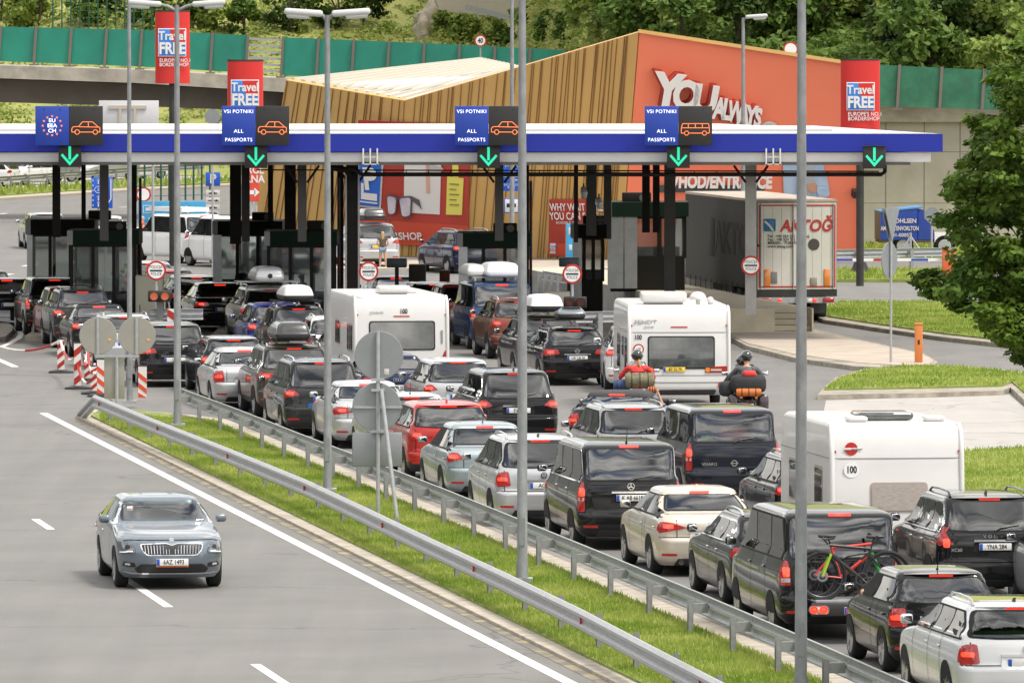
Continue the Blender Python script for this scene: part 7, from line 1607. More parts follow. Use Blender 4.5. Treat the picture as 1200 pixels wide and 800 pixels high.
# ------------------------------------------------ articulated lorry
def lorry():
    y = 262.5; c = P(934, 378, y); root = empty('lorry_trailer', (c.x, y, 0), PHI); tag(root, 'long pale box lorry seen from behind, red lettering on its doors', 'lorry'); hw = 1.25; zt = 3.72; zb = 1.02
    cr_ = mat('trailer_cream', (.64, .62, .57), .45, var=.06, vscale=.7); sd = mat('trailer_side_shaded', (.022, .021, .018), .8, var=.10, vscale=.7); rd = mat('trailer_red', (.45, .03, .02), .45)  # side made near black, with the canopy's shade in its colour
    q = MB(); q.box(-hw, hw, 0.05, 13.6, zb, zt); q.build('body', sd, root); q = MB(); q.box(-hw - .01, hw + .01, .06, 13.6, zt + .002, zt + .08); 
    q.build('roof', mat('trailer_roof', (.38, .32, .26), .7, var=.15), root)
    for s in (-1, 1):
        q = MB(); q.box(s * hw / 2 - hw / 2 + .02, s * hw / 2 + hw / 2 - .02, .0, .045, zb + .02, zt - .02); d = q.build('door', cr_, root)
        q = MB()
        for k in range(4):
            x = s * hw / 2 + (k - 1.5) * .28; q.box(x - .004, x + .004, -.004, 0, zb + .12, zt - .1)
        q.build('groove', mat('groove_grey', (.35, .33, .29), .6), d)
        for t in (.12, hw - .12): q = MB(); q.tube([(s * t, -.03, zb + .04), (s * t, -.03, zt - .04)], .018, 6); q.build('lock_rod', M_GALV, d)
    q = MB(); t = .045
    for x0, x1, z0, z1 in ((-hw + .05, hw - .05, zt - .12, zt - .12 + t), (-hw + .05, hw - .05, zb + .08, zb + .08 + t), (-hw + .05, -hw + .05 + t, zb + .126, zt - .121), (hw - .05 - t, hw - .05, zb + .126, zt - .121)): q.box(x0, x1, -.012, -.003, z0, z1)
    q.build('red_border', rd, root)
    q = MB(); q.box(-hw, hw, .0, .2, zb - .20, zb - .002); q.build('sill', M_DKMETAL, root)
    q = MB(); q.box(-hw + .08, hw - .08, -.02, .10, .62, .80); b = q.build('light_bar', M_GALV, root)
    for s in (-1, 1):
        rbox('tail_light', .34, .05, .14, .02, M_RED, root, (s * .98, -.04, .71)); rbox('lamp', .12, .05, .10, .02, M_LITU, root, (s * .55, -.04, .70)); rbox('orange_board', .18, .02, .52, .004, M_ORANGE, root, (s * .93, -.02, zb + .38)); q = MB(); q.bar((s * .4, .2, zb - .15), (s * .4, .2, .7), .06); q.build('bracket', M_GALV, root)
    plate(root, -.06, .71, 'AK 07', .2)
    rbox('grey_patch', .20, .01, .36, .002, mat('patch_grey', (.20, .20, .21), .6), root, (-.72, -.01, zb + .38)); rbox('grey_box', .20, .03, .24, .004, mat('patch_warm', (.30, .27, .22), .6), root, (.52, -.02, zb + .26)); q = MB(); q.lathe([(.0001, -.012), (.18, -.012), (.18, -.004)], 16, 'Y'); q.build('dark_patch', mat('patch_dark', (.07, .06, .05), .7), root, (.52, 0, 2.42))
    lb = rbox('logo', .36, .01, .38, .03, mat('logo_blue', (.02, .16, .36), .5), root, (-.86, -.012, 3.02)); q = MB(); q.bar((-.16, -.008, .12), (.0, -.008, -.02), .06, .004, up=Vector((0, 1, 0))); q.bar((0, -.008, -.02), (.12, -.008, -.19), .06, .004, up=Vector((0, 1, 0))); q.build('logo_stripe', cr_, lb)
    text('AKTO\u011e', .50, (.28, -.012, 2.98), REAR, rd, root, 'lettering', off=.03, sx=.92, shear=.2)
    text('Tel : +90 324 221 01 (pbx)\nFax : +90 324 221 37\nMERSIN - TURKIYE\nwww.aktog.com', .12, (-.92, -.012, 2.52), REAR, M_INK, root, 'lettering', align='LEFT', off=.005)
    q = MB(); side = text('AKTO\u011e', 1.35, (-hw - .006, 3.9, 2.45), (math.radians(90), 0, math.radians(-90)), mat('side_ink', (.004, .004, .004), .8), root, 'lettering', off=.03, sx=1.7)
    rbox('side_logo', .01, 1.4, 1.2, .002, MATS['side_ink'], root, (-hw - .006, 8.6, 2.45)); 
    for k in range(14): q = MB(); yy = .5 + k; q.box(-hw - .014, -hw - .002, yy, yy + .05, zb - .25, zb + .12); q.build('strap', MATS['side_ink'], root)
    for yy in (2.2, 3.5, 4.8):
        for s in (-1, 1): wheel(root, s * (hw - .18), yy, .50, 1, wscale=1.6)
        q = MB(); q.box(-hw + .1, hw - .1, yy - .06, yy + .06, .44, .56); q.build('axle', M_DKMETAL, root)
    q = MB(); q.box(-.45, -.30, .2, 13, zb - .35, zb - .05); q.box(.30, .45, .2, 13, zb - .35, zb - .05); q.build('chassis', M_DKMETAL, root)
    for s in (-1, 1): q = MB(); q.box(s * .95 - .25, s * .95 + .25, 1.55, 1.57, .25, .75); q.build('mud_flap', M_BLACKP, root)
    V, F = shell([(.5, 13.9, 16.0, 1.2, .05, .2), (1.6, 13.9, 16.1, 1.24, .05, .25), (2.6, 13.9, 15.95, 1.22, .05, .25), (3.4, 13.9, 15.6, 1.15, .05, .3)], 2, 0)
    me = bpy.data.meshes.new('cab'); me.from_pydata(V, [], F); me.materials.append(cr_); link('cab', me, root)
lorry()
def blue_lorry():
    y = 338; s = FPX / y; c = P(1032, 300, y); root = empty('blue_lorry', (c.x, y, 0), .06); tag(root, 'blue tarpaulin lorry parked by the concrete wall behind the orange barrier', 'lorry'); L = 62 / s; bl = mat('tarp_blue', (.012, .05, .30), .45, var=.15, vscale=1.5); z1 = P(1032, 249, y).z; z0 = P(1032, 281, y).z
    q = MB(); q.prism([(0, 0, z0), (L * .70, 0, z0), (L * .70, 0, z1 + .15), (0, 0, z1)], (0, 2.4, 0)); b = q.build('tarpaulin', bl, root)
    q = MB(); q.prism([(L * .715, .05, z0), (L * 1.02, .05, z0), (L * 1.02, .05, z1 - .75), (L * .88, .05, z1 - .2), (L * .82, .05, z1 + .1), (L * .715, .05, z1 + .15)], (0, 2.3, 0)); q.build('tarpaulin', bl, root)
    q = MB(); q.prism([(-.02, -.02, z1 + .01), (L * .8, -.02, z1 + .18), (L * .8, -.02, z1 + .24), (-.02, -.02, z1 + .06)], (0, 2.45, 0)); q.build('roof', mat('tarp_light', (.08, .25, .50), .5), root)
    text('J. ROHLSEN', .24, (L * .40, -.02, z1 - .34), REAR, SW, root, 'lettering', off=.02, sx=.95); text('AMBIENTENVORLTON', .24, (L * .36, -.02, z1 - .64), REAR, SW, root, 'lettering', off=.02, sx=.62); text('01-00057', .20, (L * .40, -.02, z1 - .90), REAR, SW, root, 'lettering', off=.015)
    q = MB(); q.box(.02, L * .99, .1, 2.3, .55, z0 - .01); q.build('side_board', mat('board_brown', (.16, .13, .11), .7), root)
    q = MB(); q.box(L * 1.02 + .02, L * 1.35, .1, 2.3, .5, z0 + .25); cb = q.build('cab', M_WHITE, root)
    for x in (.9, L * 1.22): 
        q = MB(); q.lathe([(.42, -.12), (.42, .12), (.0001, .12)], 20, 'Y'); q.lathe([(.0001, -.12), (.42, -.12)], 20, 'Y'); w_ = q.build('wheel', M_TYRE, root, (x, .18, .42)); q = MB(); q.lathe([(.0001, -.13), (.24, -.13), (.26, -.121)], 16, 'Y'); q.build('rim', M_GALV, w_)
blue_lorry()
def trestle():
    y = 326; a = P(1067, 300, y); s = FPX / y; root = empty('steel_trestle', (a.x, y, 0)); tag(root, 'thin grey steel trestle in front of the blue lorry', 'trestle'); q = MB(); q.tube([(0, 0, 0), (0, 0, 38 / s)], .05, 6); q.tube([(-.5, 0, .2), (0, 0, 34 / s)], .04, 6); q.tube([(.7, 0, .1), (0, 0, 34 / s)], .04, 6); q.build('frame', M_GALV, root)
trestle()
def skip_():
    p = G(1008, 323); root = empty('refuse_heap', p); bm = bmesh.new(); bmesh.ops.create_cone(bm, cap_ends=True, segments=14, radius1=.42, radius2=.22, depth=.5)
    me = bpy.data.meshes.new('refuse_sack'); bm.to_mesh(me); bm.free(); me.materials.append(M_BLACKP); bpy.data.objects.remove(root); tag(link('refuse_sack', me, None, p + Vector((0, 0, .25))), 'black sack on the grass left of the edge on road sign', 'sack')
skip_()
# ------------------------------------------------ convertible
cab, cb_bvh, cat_at, c_ry, _, cwg = car('sedan', K, 712, 536, 'convertible_car', 'black convertible with its soft top up, turned out of its lane', 'car', W=.90, L=4.5, Ht=1.36, lights='square', plate_=('', 'w'), head=-.17, glass=M_GLASSL, rake=1.0)
bd = [c for c in cab.children if c.name.startswith('body')][0]; bd.data.materials.append(mat('soft_top', (.045, .043, .045), .9, var=.1))
for pgn in bd.data.polygons:
    if pgn.center.z > .93 + .16: pgn.material_index = 3
finish_carving()
# ------------------------------------------------ people
DG = bpy.context.evaluated_depsgraph_get
def skin(name, nodes, edges, m, parent=None, sub=2, root_i=0):
    me = bpy.data.meshes.new(name); me.from_pydata([n[:3] for n in nodes], edges, []); o = bpy.data.objects.new('tmp', me); COL.objects.link(o)
    md = o.modifiers.new('s', 'SKIN'); md.use_smooth_shade = True
    for i, n in enumerate(nodes): sv = me.skin_vertices[0].data[i]; r = n[3]; sv.radius = (r, n[4] if len(n) > 4 else r); sv.use_root = (i == root_i)
    ms = o.modifiers.new('u', 'SUBSURF'); ms.levels = sub; ms.render_levels = sub
    bpy.context.view_layer.update(); ev = o.evaluated_get(DG()); nm = bpy.data.meshes.new_from_object(ev); nm.name = name; bpy.data.objects.remove(o)
    nm.materials.clear(); nm.materials.append(m); return link(name, nm, parent)
def chain_e(*ch): return [(a, b) for c in ch for a, b in zip(c, c[1:])]
def hand(side, p, parent_nodes, edges, base, dirv=Vector((0, 1, 0))):
    """adds a palm and five fingers to the node list"""
    p = Vector(p); n0 = len(parent_nodes); parent_nodes.append((*(p + dirv * .06), .028, .016)); edges.append((base, n0)); ax = Vector((side, 0, 0))
    for k, (off, ln) in enumerate(((-.034, .065), (-.012, .08), (.010, .075), (.030, .06))):
        a = p + dirv * .10 + ax * off; parent_nodes.append((*a, .010)); parent_nodes.append((*(a + dirv * ln * .6 + Vector((0, 0, -.02))), .009)); parent_nodes.append((*(a + dirv * ln * .7 + Vector((0, 0, -.045))), .008)); i = len(parent_nodes) - 3; edges += [(n0, i), (i, i + 1), (i + 1, i + 2)]
    parent_nodes.append((*(p + dirv * .05 - ax * .045 + Vector((0, 0, -.015))), .011)); parent_nodes.append((*(p + dirv * .08 - ax * .055 + Vector((0, 0, -.035))), .009)); i = len(parent_nodes) - 2; edges += [(n0, i), (i, i + 1)]
def figure(name, label, loc, rz, jts, cloth_top, cloth_leg, group=None, scale=1., shoes=True, bare_arms=False, bare_legs=False, hair=None, helmet=None, turn=0., cat='person'):
    """jts: pelvis, chest, neck, head, and per side shoulder, elbow, wrist, hip, knee, ankle, toe"""
    root = empty(name, loc, rz); tag(root, label, cat, group); root.scale = (scale,) * 3; J = jts; N = []; E = []
    def nd(p, r, r2=None): N.append((*p, r, r2 or r)); return len(N) - 1
    pel = nd(J['pelvis'], .125, .10); che = nd(J['chest'], .15, .10); nk = nd(J['neck'], .055); hd = nd(J['head'], .085, .10); top = nd(Vector(J['head']) + Vector((0, 0, .085)), .065, .075)
    E += [(pel, che), (che, nk), (nk, hd), (hd, top)]
    for s, sd in (('L', -1), ('R', 1)):
        sh = nd(J['sh' + s], .058); el = nd(J['el' + s], .040); wr = nd(J['wr' + s], .026); E += [(che, sh), (sh, el), (el, wr)]; d = (Vector(J['wr' + s]) - Vector(J['el' + s])).normalized(); hand(-sd, J['wr' + s], N, E, wr, d)
        hp_ = nd(J['hp' + s], .085); kn = nd(J['kn' + s], .055); an = nd(J['an' + s], .036); E += [(pel, hp_), (hp_, kn), (kn, an)]; to = nd(J['to' + s], .032); E.append((an, to))
    body = skin('body', N, E, M_SKIN, root)
    q = MB(); f = Vector(J['head']); fw = Matrix.Rotation(turn, 3, 'Z') @ Vector((0, 1, 0))
    for s in (-1, 1): q.lathe([(.0001, -.004), (.012, 0), (.0001, .006)], 8, 'Y', c=f + fw * .093 + Vector((s * .032, 0, .02)))
    q.build('eyes', M_INK, root)
    q = MB(); q.add([f + fw * .085 + Vector((0, 0, .03)), f + fw * .118 + Vector((0, 0, -.015)), f + fw * .09 + Vector((-.016, 0, -.022)), f + fw * .09 + Vector((.016, 0, -.022))], [(0, 2, 1), (0, 1, 3), (2, 3, 1), (0, 3, 2)]); q.build('nose', M_SKIN, root)
    # clothing
    N = []; E = []; pel = nd(J['pelvis'], .145, .12); che = nd(J['chest'], .175, .125); nk = nd(Vector(J['neck']) - Vector((0, 0, .04)), .075); E += [(pel, che), (che, nk)]
    for s in 'LR':
        sh = nd(J['sh' + s], .078); el = nd(J['el' + s], .055 if not bare_arms else .058); E += [(che, sh)]
        if bare_arms: m_ = nd(Vector(J['sh' + s]).lerp(Vector(J['el' + s]), .4), .062); N.pop(el); E.append((sh, len(N) - 1))
        else: wr = nd(Vector(J['el' + s]).lerp(Vector(J['wr' + s]), .92), .038); E += [(sh, el), (el, wr)]
    skin('jacket' if not bare_arms else 'top', N, E, cloth_top, root)
    N = []; E = []; pel = nd(Vector(J['pelvis']) - Vector((0, 0, .02)), .14, .115)
    for s in 'LR':
        hp_ = nd(J['hp' + s], .10); E.append((pel, hp_)); k2 = Vector(J['kn' + s]) if not bare_legs else Vector(J['hp' + s]).lerp(Vector(J['kn' + s]), .35); kn = nd(k2, .07 if not bare_legs else .092); E.append((hp_, kn))
        if not bare_legs: an = nd(Vector(J['an' + s]) + Vector((0, 0, .03)), .05); E.append((kn, an))
    skin('trousers' if not bare_legs else 'shorts', N, E, cloth_leg, root)
    for s in 'LR':
        a, t = Vector(J['an' + s]), Vector(J['to' + s]); d = (t - a); skin('shoe', [(*(a - d * .25 - Vector((0, 0, .02))), .042), (*(a + d * .4 - Vector((0, 0, .02))), .045), (*(a + d * 1.2 - Vector((0, 0, .01))), .035)], [(0, 1), (1, 2)], M_BLACKP if not bare_legs else M_WHITE, root)
    if hair:
        h_ = Vector(J['head']); skin('hair', [(*(h_ + Vector((0, -.015, .05))), .095, .10), (*(h_ + Vector((0, -.07, -.03))), .075, .05), (*(h_ + Vector((0, -.09, -.20))), .07, .035), (*(h_ + Vector((0, -.09, -.36))), .03, .02)], [(0, 1), (1, 2), (2, 3)], hair, root)
    if helmet:
        h_ = Vector(J['head']); bm = bmesh.new(); bmesh.ops.create_uvsphere(bm, u_segments=20, v_segments=14, radius=.145)
        for v in bm.verts: v.co = Vector((v.co.x * .92, v.co.y * 1.05, v.co.z * 1.0 if v.co.z > -.06 else v.co.z * .9 - .0))
        me = bpy.data.meshes.new('helmet'); bm.to_mesh(me); bm.free(); me.materials.append(helmet); sharp(me, 60); hm = link('helmet', me, root, h_ + Vector((0, 0, .02)))
        q = MB(); q.tube([(.128 * math.cos(a), .128 * math.sin(a) * 1.08, .0) for a in [math.pi * (.15 + .7 * i / 8) for i in range(9)]], .035, 6); q.build('visor', M_GLASS, hm)
    return root
def V3(*a): return Vector(a)
ride = dict(pelvis=V3(0, 0, .88), chest=V3(0, .10, 1.26), neck=V3(0, .15, 1.46), head=V3(0, .19, 1.62), shL=V3(-.20, .12, 1.38), shR=V3(.20, .12, 1.38), elL=V3(-.38, .26, 1.15), elR=V3(.38, .26, 1.15), wrL=V3(-.38, .50, 1.07), wrR=V3(.38, .50, 1.07), hpL=V3(-.12, .06, .84), hpR=V3(.12, .06, .84), knL=V3(-.30, .42, .74), knR=V3(.30, .42, .74), anL=V3(-.27, .25, .36), anR=V3(.27, .25, .36), toL=V3(-.28, .40, .31), toR=V3(.28, .40, .31))
LEA = mat('leather_black', (.02, .02, .022), .5)
def motorcycle(u, v, label, pm, lug, rider, head=.03):
    loc = G(u, v); root = empty('motorcycle', loc, head); tag(root, label, 'motorcycle', 'motorcycles in the queue')
    for yy, nm in ((0, 'wheel'), (1.55, 'wheel')):
        q = MB(); q.lathe([(.20, .05), (.26, .07), (.32, .05), (.335, 0), (.32, -.05), (.26, -.07), (.20, -.05)], 26, 'X'); w_ = q.build('wheel', M_TYRE, root, (0, yy, .335), smooth=40); q = MB(); q.lathe([(.0001, .03), (.20, .035), (.20, -.035), (.0001, -.03)], 20, 'X'); q.build('rim', M_RIM, w_)
    V, F = shell([(.62, .10, .95, .12, .08, .1), (.74, -.15, 1.05, .19, .1, .1), (.84, -.25, 1.08, .18, .1, .12), (.93, .45, 1.05, .16, .1, .12), (1.0, .58, .98, .10, .08, .1)], 2, .1); me = bpy.data.meshes.new('body'); me.from_pydata(V, [], F); sharp(me, 50); me.materials.append(pm); link('body', me, root)
    rbox('engine', .42, .45, .38, .06, M_DKMETAL, root, (0, .72, .48)); q = MB()
    for s in (-1, 1): q.tube([(s * .10, 1.45, .35), (s * .10, 1.18, 1.0)], .03, 8)
    q.build('fork', M_CHROME, root); q = MB(); q.tube([(-.42, .95, 1.06), (-.30, 1.05, 1.10), (0, 1.12, 1.06), (.30, 1.05, 1.10), (.42, .95, 1.06)], .018, 8); q.build('handlebar', M_CHROME, root)
    for s in (-1, 1):
        q = MB(); q.tube([(s * .30, 1.04, 1.10), (s * .44, 1.0, 1.26)], .010, 6); mi = q.build('mirror', M_BLACKP, root); rbox('mirror_glass', .14, .03, .09, .02, M_CHROME, mi, (s * .46, .99, 1.28))
        q = MB(); q.tube([(s * .20, .75, .30), (s * .24, .2, .30), (s * .24, -.35, .33)], [.035, .045, .05], 10); q.build('exhaust', M_CHROME, root)
        rbox('pannier', .24, .55, .42, .07, pm, root, (s * .34, -.12, .66)); rbox('indicator', .07, .05, .06, .02, M_ORANGE, root, (s * .17, -.42, .80))
    rbox('windshield', .46, .03, .40, .06, M_GLASSL, root, (0, 1.12, 1.28), (math.radians(-25), 0, 0)); rbox('tail_light', .13, .06, .07, .025, M_LIT, root, (0, -.42, .86)); rbox('mudguard', .20, .5, .10, .05, pm, root, (0, -.16, .70)); plate(root, -.46, .60, '', wd=.22); 
    for nm, sx, sy, sz, r, m, p in lug:
        q = MB()
        if nm == 'luggage_roll': q.lathe([(.001, -sx / 2), (sz * .42, -sx / 2), (sz / 2, -sx / 2 + .05), (sz / 2, sx / 2 - .05), (sz * .42, sx / 2), (.001, sx / 2)], 16, 'X'); t = q.build(nm, m, None, None, smooth=50)
        else: t = link(nm, rbox_mesh(sx, sy, sz, r, m), None)
        t.parent = root; t.location = p
        if nm == 'luggage_roll':
            for k in (-.28, 0, .28): q = MB(); q.lathe([(sz * .51, k * sx - .012), (sz * .51, k * sx + .012)], 16, 'X'); q.build('strap', M_INK, t)
    return root
redj = mat('jacket_red', (.62, .035, .03), .65, var=.15, vscale=8); camo = mat('bag_olive', (.10, .10, .055), .8, col2=(.22, .19, .11), vscale=9); gry = mat('pannier_grey', (.22, .22, .24), .3, .4); blu = mat('bag_blue', (.02, .05, .16), .7); org = mat('bag_orange', (.55, .15, .03), .7); blk = mat('bag_black', (.022, .022, .024), .75, bump=.4)
motorcycle(748, 502, 'touring motorcycle with olive and blue luggage rolls, ridden by the red jacketed rider', gry, [('luggage_roll', .66, .3, .36, .1, camo, (.02, -.25, 1.10)), ('luggage_roll', .34, .2, .24, .1, blu, (-.40, -.20, 1.00)), ('luggage_roll', .20, .2, .17, .1, org, (.30, -.36, .90))], None)
hd_ = .03
def seat_loc(u, v, dy): p = G(u, v); return p + Vector((-math.sin(.03), math.cos(.03), 0)) * dy
f1 = figure('person', 'motorcyclist in red jacket and black helmet in front of the caravan', seat_loc(748, 502, .35), .03, ride, redj, LEA, helmet=mat('helmet_black', (.015, .015, .016), .12, coat=1.))
rbox('back_panel', .36, .03, .22, .05, LEA, f1, (0, -.03, 1.17), (math.radians(-14), 0, 0)); skin('ponytail', [(.03, .06, 1.56, .03), (.04, .02, 1.46, .03), (.05, .0, 1.38, .012)], [(0, 1), (1, 2)], mat('hair_blond', (.42, .28, .12), .6), f1)
motorcycle(876, 506, 'dark touring motorcycle loaded with black bags and an orange roll', mat('plum_paint', (.05, .03, .04), .3, .3, 1.), [('bag', .80, .42, .40, .12, blk, (0, -.28, 1.10)), ('luggage_roll', .56, .2, .19, .1, org, (0, -.44, .92)), ('bag', .34, .4, .34, .1, blk, (-.48, -.1, .98)), ('bag', .30, .2, .14, .05, redj, (.02, -.36, 1.33))], None)
f2 = figure('person', 'passenger in grey jacket and dark helmet on the right motorcycle', seat_loc(876, 506, .15), .03, {k: v + V3(0, 0, .05) for k, v in ride.items()}, mat('jacket_grey', (.085, .09, .10), .7, var=.15, vscale=6), LEA, helmet=MATS['helmet_black'])
f3 = figure('person', 'rider in dark green jacket sitting in front of the grey passenger', seat_loc(876, 506, .72) + V3(-.07, 0, -.07), .03, ride, mat('jacket_green', (.03, .06, .04), .7), LEA, helmet=MATS['helmet_black'])
stand = dict(pelvis=V3(0, 0, .92), chest=V3(0, .02, 1.24), neck=V3(0, .02, 1.44), head=V3(0, .04, 1.59), shL=V3(-.18, .02, 1.38), shR=V3(.18, .02, 1.38), elL=V3(-.25, -.02, 1.12), elR=V3(.25, -.02, 1.12), wrL=V3(-.18, .20, 1.05), wrR=V3(.18, .20, 1.05), hpL=V3(-.09, 0, .88), hpR=V3(.09, 0, .88), knL=V3(-.11, .02, .48), knR=V3(.12, -.02, .48), anL=V3(-.12, -.02, .08), anR=V3(.14, -.08, .08), toL=V3(-.13, .10, .04), toR=V3(.15, .04, .04))
figure('person', 'girl with long fair hair and denim shorts behind the silver people carrier', G(448.5, 316), .05, stand, mat('top_brown', (.10, .07, .05), .8), mat('denim', (.16, .26, .38), .8), scale=.86, bare_arms=True, bare_legs=True, hair=MATS['hair_blond'])
figure('person', 'person in a red shirt standing at the nose of the white van', G(166, 303), -1.2, stand, mat('shirt_red', (.55, .04, .03), .7), mat('jeans_dark', (.03, .04, .07), .8), bare_arms=True)
def officer(u, y, z, label, turn):
    p = P(u, 300, y); figure('person', label, Vector((p.x, y, z)), turn, stand, mat('uniform_dark', (.03, .035, .05), .8), mat('uniform_trousers', (.02, .022, .03), .8))
officer(355, 251.6, .16, 'officer in dark uniform inside the booth above the roof boxes', 1.2); officer(88, 263.5, .16, 'dark clothed officer inside the rear booth at the left edge', 1.0); officer(282, 263.5, .16, 'dark clothed officer inside the rear booth of the second lane', -1.0)
def arm_person(carobj, W, y, z, label, reach=0.):
    """driver seated in a car, left elbow over the sill"""
    J = dict(pelvis=V3(-.38, -.28, .40), chest=V3(-.38, -.14, .80), neck=V3(-.38, -.10, 1.02), head=V3(-.38, -.08, 1.16), shL=V3(-.56, -.12, .94), shR=V3(-.20, -.12, .94), elL=V3(-W + .0, .02, z + .03), elR=V3(-.12, .08, .72), wrL=V3(-W + .10, .24, z + .05 + reach), wrR=V3(-.20, .32, .78), hpL=V3(-.47, -.22, .38), hpR=V3(-.29, -.22, .38), knL=V3(-.50, .22, .50), knR=V3(-.26, .22, .50), anL=V3(-.50, .55, .24), anR=V3(-.26, .55, .24), toL=V3(-.50, .66, .20), toR=V3(-.26, .66, .20))
    M = carobj.matrix_world if False else (Matrix.Translation(carobj.location) @ Matrix.Rotation(carobj.rotation_euler.z, 4, 'Z')); p = M @ Vector((0, y, 0))
    figure('person', label, p, carobj.rotation_euler.z, J, mat('shirt_light', (.5, .5, .5), .8), mat('jeans_dark', (.03, .04, .07), .8), bare_arms=True)
arm_person(r28[0], .80, 2.35, .99, 'driver with a bare elbow out of the small black hatchback'); arm_person(r29[0], .88, 2.75, 1.0, 'driver with a bare elbow out of the silver white estate car'); arm_person(r5[0], .86, 2.65, .98, 'driver with a hand hanging out of the black saloon with the bluish rear window', .02)
arm_person(r9[0], .90, 2.6, 1.12, 'driver with a hand at the mirror of the silver suv'); 
def driver(r, label, side=-1, top=None):
    L, wb, W = CARS[r.name]; J = dict(pelvis=V3(-.36, -.28, .42), chest=V3(-.36, -.14, .82), neck=V3(-.36, -.10, 1.04), head=V3(-.36, -.06, 1.20), shL=V3(-.54, -.10, .96), shR=V3(-.18, -.10, .96), elL=V3(-.60, .10, .76), elR=V3(-.14, .10, .76), wrL=V3(-.50, .36, .90), wrR=V3(-.22, .36, .90), hpL=V3(-.45, -.22, .40), hpR=V3(-.27, -.22, .40), knL=V3(-.48, .22, .52), knR=V3(-.24, .22, .52), anL=V3(-.48, .55, .26), anR=V3(-.24, .55, .26), toL=V3(-.48, .66, .22), toR=V3(-.24, .66, .22))
    if side > 0: J = {k: v + V3(.72, 0, 0) for k, v in J.items()}
    M = Matrix.Translation(r.location) @ Matrix.Rotation(r.rotation_euler.z, 4, 'Z')
    figure('person', label, M @ Vector((0, L - wb - 1.05, 0)), r.rotation_euler.z, J, top or MATS['shirt_light'], MATS['jeans_dark'], group='people sitting in cars', bare_arms=True)
driver(ap, 'driver behind the windscreen of the approaching blue saloon'); driver(ap, 'front passenger in the approaching blue saloon', 1, mat('shirt_dark', (.05, .05, .07), .8))
for r_, l_ in ((r25, 'driver of the pale gold saloon'), (r18, 'driver of the silver hatchback with the raised roof'), (r16, 'driver of the silver saloon behind the dark grey people carrier'), (r13, 'driver of the silver saloon by the white roofed dark car'), (r22, 'driver of the pale blue grey saloon'), (r37, 'driver of the black estate car with the roof pod'), (r34, 'driver of the silver estate car with double rear doors')): driver(r_[0], l_ + ', seen through the rear window')
# arm reaching over the soft top
J = {k: v.copy() for k, v in dict(pelvis=V3(.38, -.28, .40), chest=V3(.38, -.14, .78), neck=V3(.38, -.10, 1.0), head=V3(.38, -.08, 1.12), shL=V3(.20, -.12, .92), shR=V3(.56, -.12, .94), elL=V3(.12, .08, .72), elR=V3(.84, -.10, 1.02), wrL=V3(.20, .32, .78), wrR=V3(.74, -.12, 1.30), hpL=V3(.29, -.22, .38), hpR=V3(.47, -.22, .38), knL=V3(.26, .22, .50), knR=V3(.50, .22, .50), anL=V3(.26, .55, .24), anR=V3(.50, .55, .24), toL=V3(.26, .66, .20), toR=V3(.50, .66, .20)).items()}
p = Matrix.Translation(cab.location) @ Matrix.Rotation(-.17, 4, 'Z') @ Vector((0, 2.3, 0)); figure('person', 'passenger of the black convertible with an arm raised to the soft top', p, -.17, J, MATS['shirt_light'], MATS['jeans_dark'], bare_arms=True)
# ------------------------------------------------ bicycles on the van carrier
vr = v27[0]; MV = Matrix.Translation(vr.location) @ Matrix.Rotation(PHI, 4, 'Z')
q = MB(); q.box(-.60, .60, -.78, -.70, .50, .62); q.tube([(0, .3, .42), (0, -.75, .50)], .04, 8); q.build('carrier_frame', M_BLACKP, vr); q = MB(); q.box(-.55, .72, -.80, -.05, .625, .655); q.build('carrier_tray', M_GALV, vr)
o = rbox('carrier_light_board', 1.30, .06, .20, .02, mat('carrier_black', (.03, .03, .03), .4), vr, (.02, -.82, .52))
for s in (-1, 1): l_ = rbox('lamp_cluster', .30, .05, .13, .05, M_CLEAR, vr, (s * .50 - .02, -.86, .52)); rbox('lamp', .12, .03, .10, .04, M_LIT, l_, (.06, -.025, 0)); rbox('lamp', .11, .03, .10, .04, M_LIT, l_, (-.08, -.025, 0))
plate(vr, -.86, .50, 'HAS', .12)
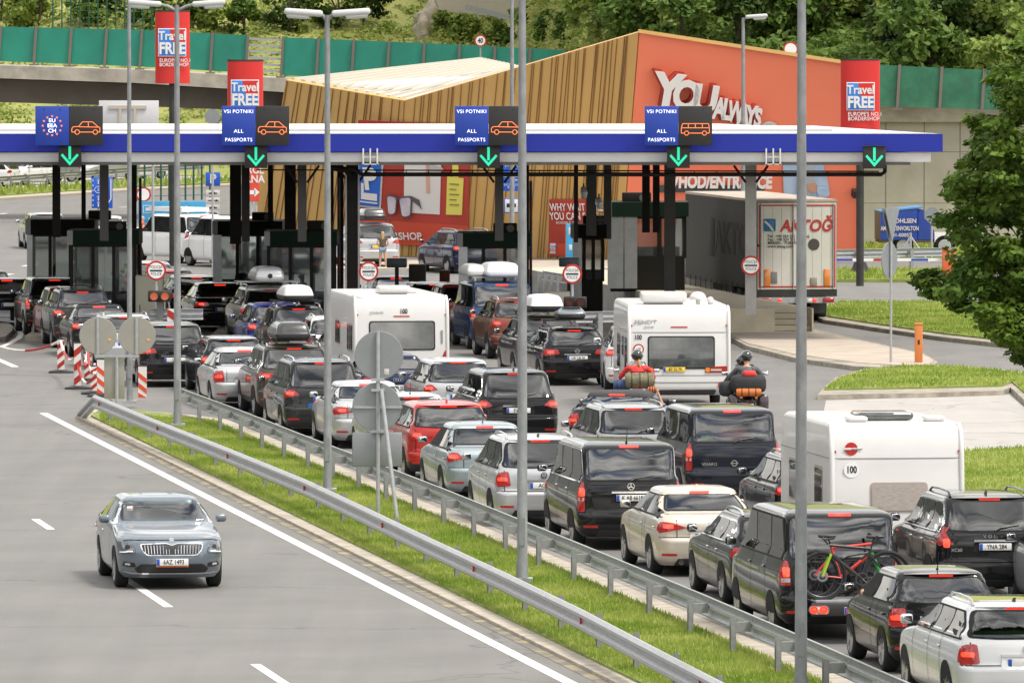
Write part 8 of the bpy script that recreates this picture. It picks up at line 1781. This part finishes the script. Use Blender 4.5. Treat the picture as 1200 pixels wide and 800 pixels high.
def bicycle(label, y, x0, flip, fm, km, zb=.66):
    root = empty('bicycle', MV @ Vector((x0, y, zb)), PHI + (math.pi if flip else 0)); tag(root, label, 'bicycle', 'bicycles on the rear carrier'); R = .345; wb = .98; A = Vector((-wb / 2, 0, R)); B_ = Vector((wb / 2, 0, R))   # A front wheel
    for c in (A, B_):
        q = MB(); q.tube([(c.x + R * math.cos(a), 0, c.z + R * math.sin(a)) for a in [2 * math.pi * i / 36 for i in range(36)]], .028, 8, closed=True); w_ = q.build('wheel', M_TYRE, root)
        q = MB(); q.tube([(c.x + (R - .035) * math.cos(a), 0, c.z + (R - .035) * math.sin(a)) for a in [2 * math.pi * i / 36 for i in range(36)]], .010, 6, closed=True)
        for i in range(16): a = 2 * math.pi * i / 16; q.bar((c.x, .02 * (-1) ** i, c.z), (c.x + (R - .04) * math.cos(a), 0, c.z + (R - .04) * math.sin(a)), .003)
        q.build('rim', M_RIMD, w_); q = MB(); q.lathe([(.085, -.03), (.085, -.026), (.05, -.026), (.05, -.03), (.085, -.03)], 20, 'Y', c=(c.x, 0, c.z)); q.lathe([(.0001, -.05), (.025, -.05), (.025, .05), (.0001, .05)], 10, 'Y', c=(c.x, 0, c.z)); q.build('brake_disc', M_RIM, w_)
    bb = Vector((.10, 0, .30)); st = Vector((.24, 0, .74)); ht = Vector((-.38, 0, .80)); hb = Vector((-.36, 0, .66))
    q = MB(); q.tube([bb, hb], .030, 8); q.tube([st, ht], .022, 8); q.tube([bb, st], .020, 8); q.build('frame', fm, root, smooth=50)
    q = MB()
    for s in (-1, 1): q.tube([bb + V3(0, s * .03, 0), B_ + V3(0, s * .05, 0)], .013, 6); q.tube([st + V3(-.02, s * .02, -.08), B_ + V3(0, s * .05, 0)], .011, 6)
    q.build('rear_stays', fm, root)
    q = MB(); 
    for s in (-1, 1): q.tube([hb + V3(-.01, s * .05, 0), A + V3(0, s * .055, 0)], .020, 8)
    q.tube([hb + V3(-.01, -.05, .0), hb + V3(-.01, .05, .0)], .022, 6); q.build('fork', km, root)
    q = MB(); q.tube([ht + V3(-.02, 0, .02), ht + V3(-.08, 0, .08)], .016, 6); q.tube([ht + V3(-.02, -.33, .12), ht + V3(-.08, -.1, .09), ht + V3(-.08, .1, .09), ht + V3(-.02, .33, .12)], .014, 6); hbm = q.build('handlebar', M_BLACKP, root)
    for s in (-1, 1): q = MB(); q.tube([ht + V3(-.02, s * .30, .12), ht + V3(-.0, s * .36, .125)], .020, 6); q.build('grip', M_BLACKP, hbm)
    q = MB(); q.tube([st, st + V3(.05, 0, .16)], .015, 6); q.build('seat_post', M_BLACKP, root); rbox('saddle', .26, .13, .045, .02, M_BLACKP, root, st + V3(.07, 0, .18))
    q = MB(); q.lathe([(.10, -.05), (.10, -.045), (.08, -.045), (.08, -.05), (.10, -.05)], 18, 'Y', c=bb); q.tube([bb + V3(0, -.07, 0), bb + V3(.12, -.08, -.10)], .011, 6); q.tube([bb + V3(0, .07, 0), bb + V3(-.12, .08, .10)], .011, 6); q.build('crank', M_RIMD, root)
    for s in (-1, 1): rbox('pedal', .09, .08, .02, .005, M_BLACKP, root, bb + V3(-s * .12, s * .12, s * .10))
    return root
bicycle('black mountain bike with lime green fork, nearest on the carrier', -.62, .06, False, mat('bike_black', (.02, .02, .02), .3), mat('bike_lime', (.30, .48, .02), .4))
bicycle('red electric bike behind the black mountain bike', -.34, .0, True, mat('bike_red', (.62, .03, .015), .3, coat=.6), mat('bike_green', (.03, .32, .05), .4))
# luggage behind the rear window of the dark van, seen against the glass
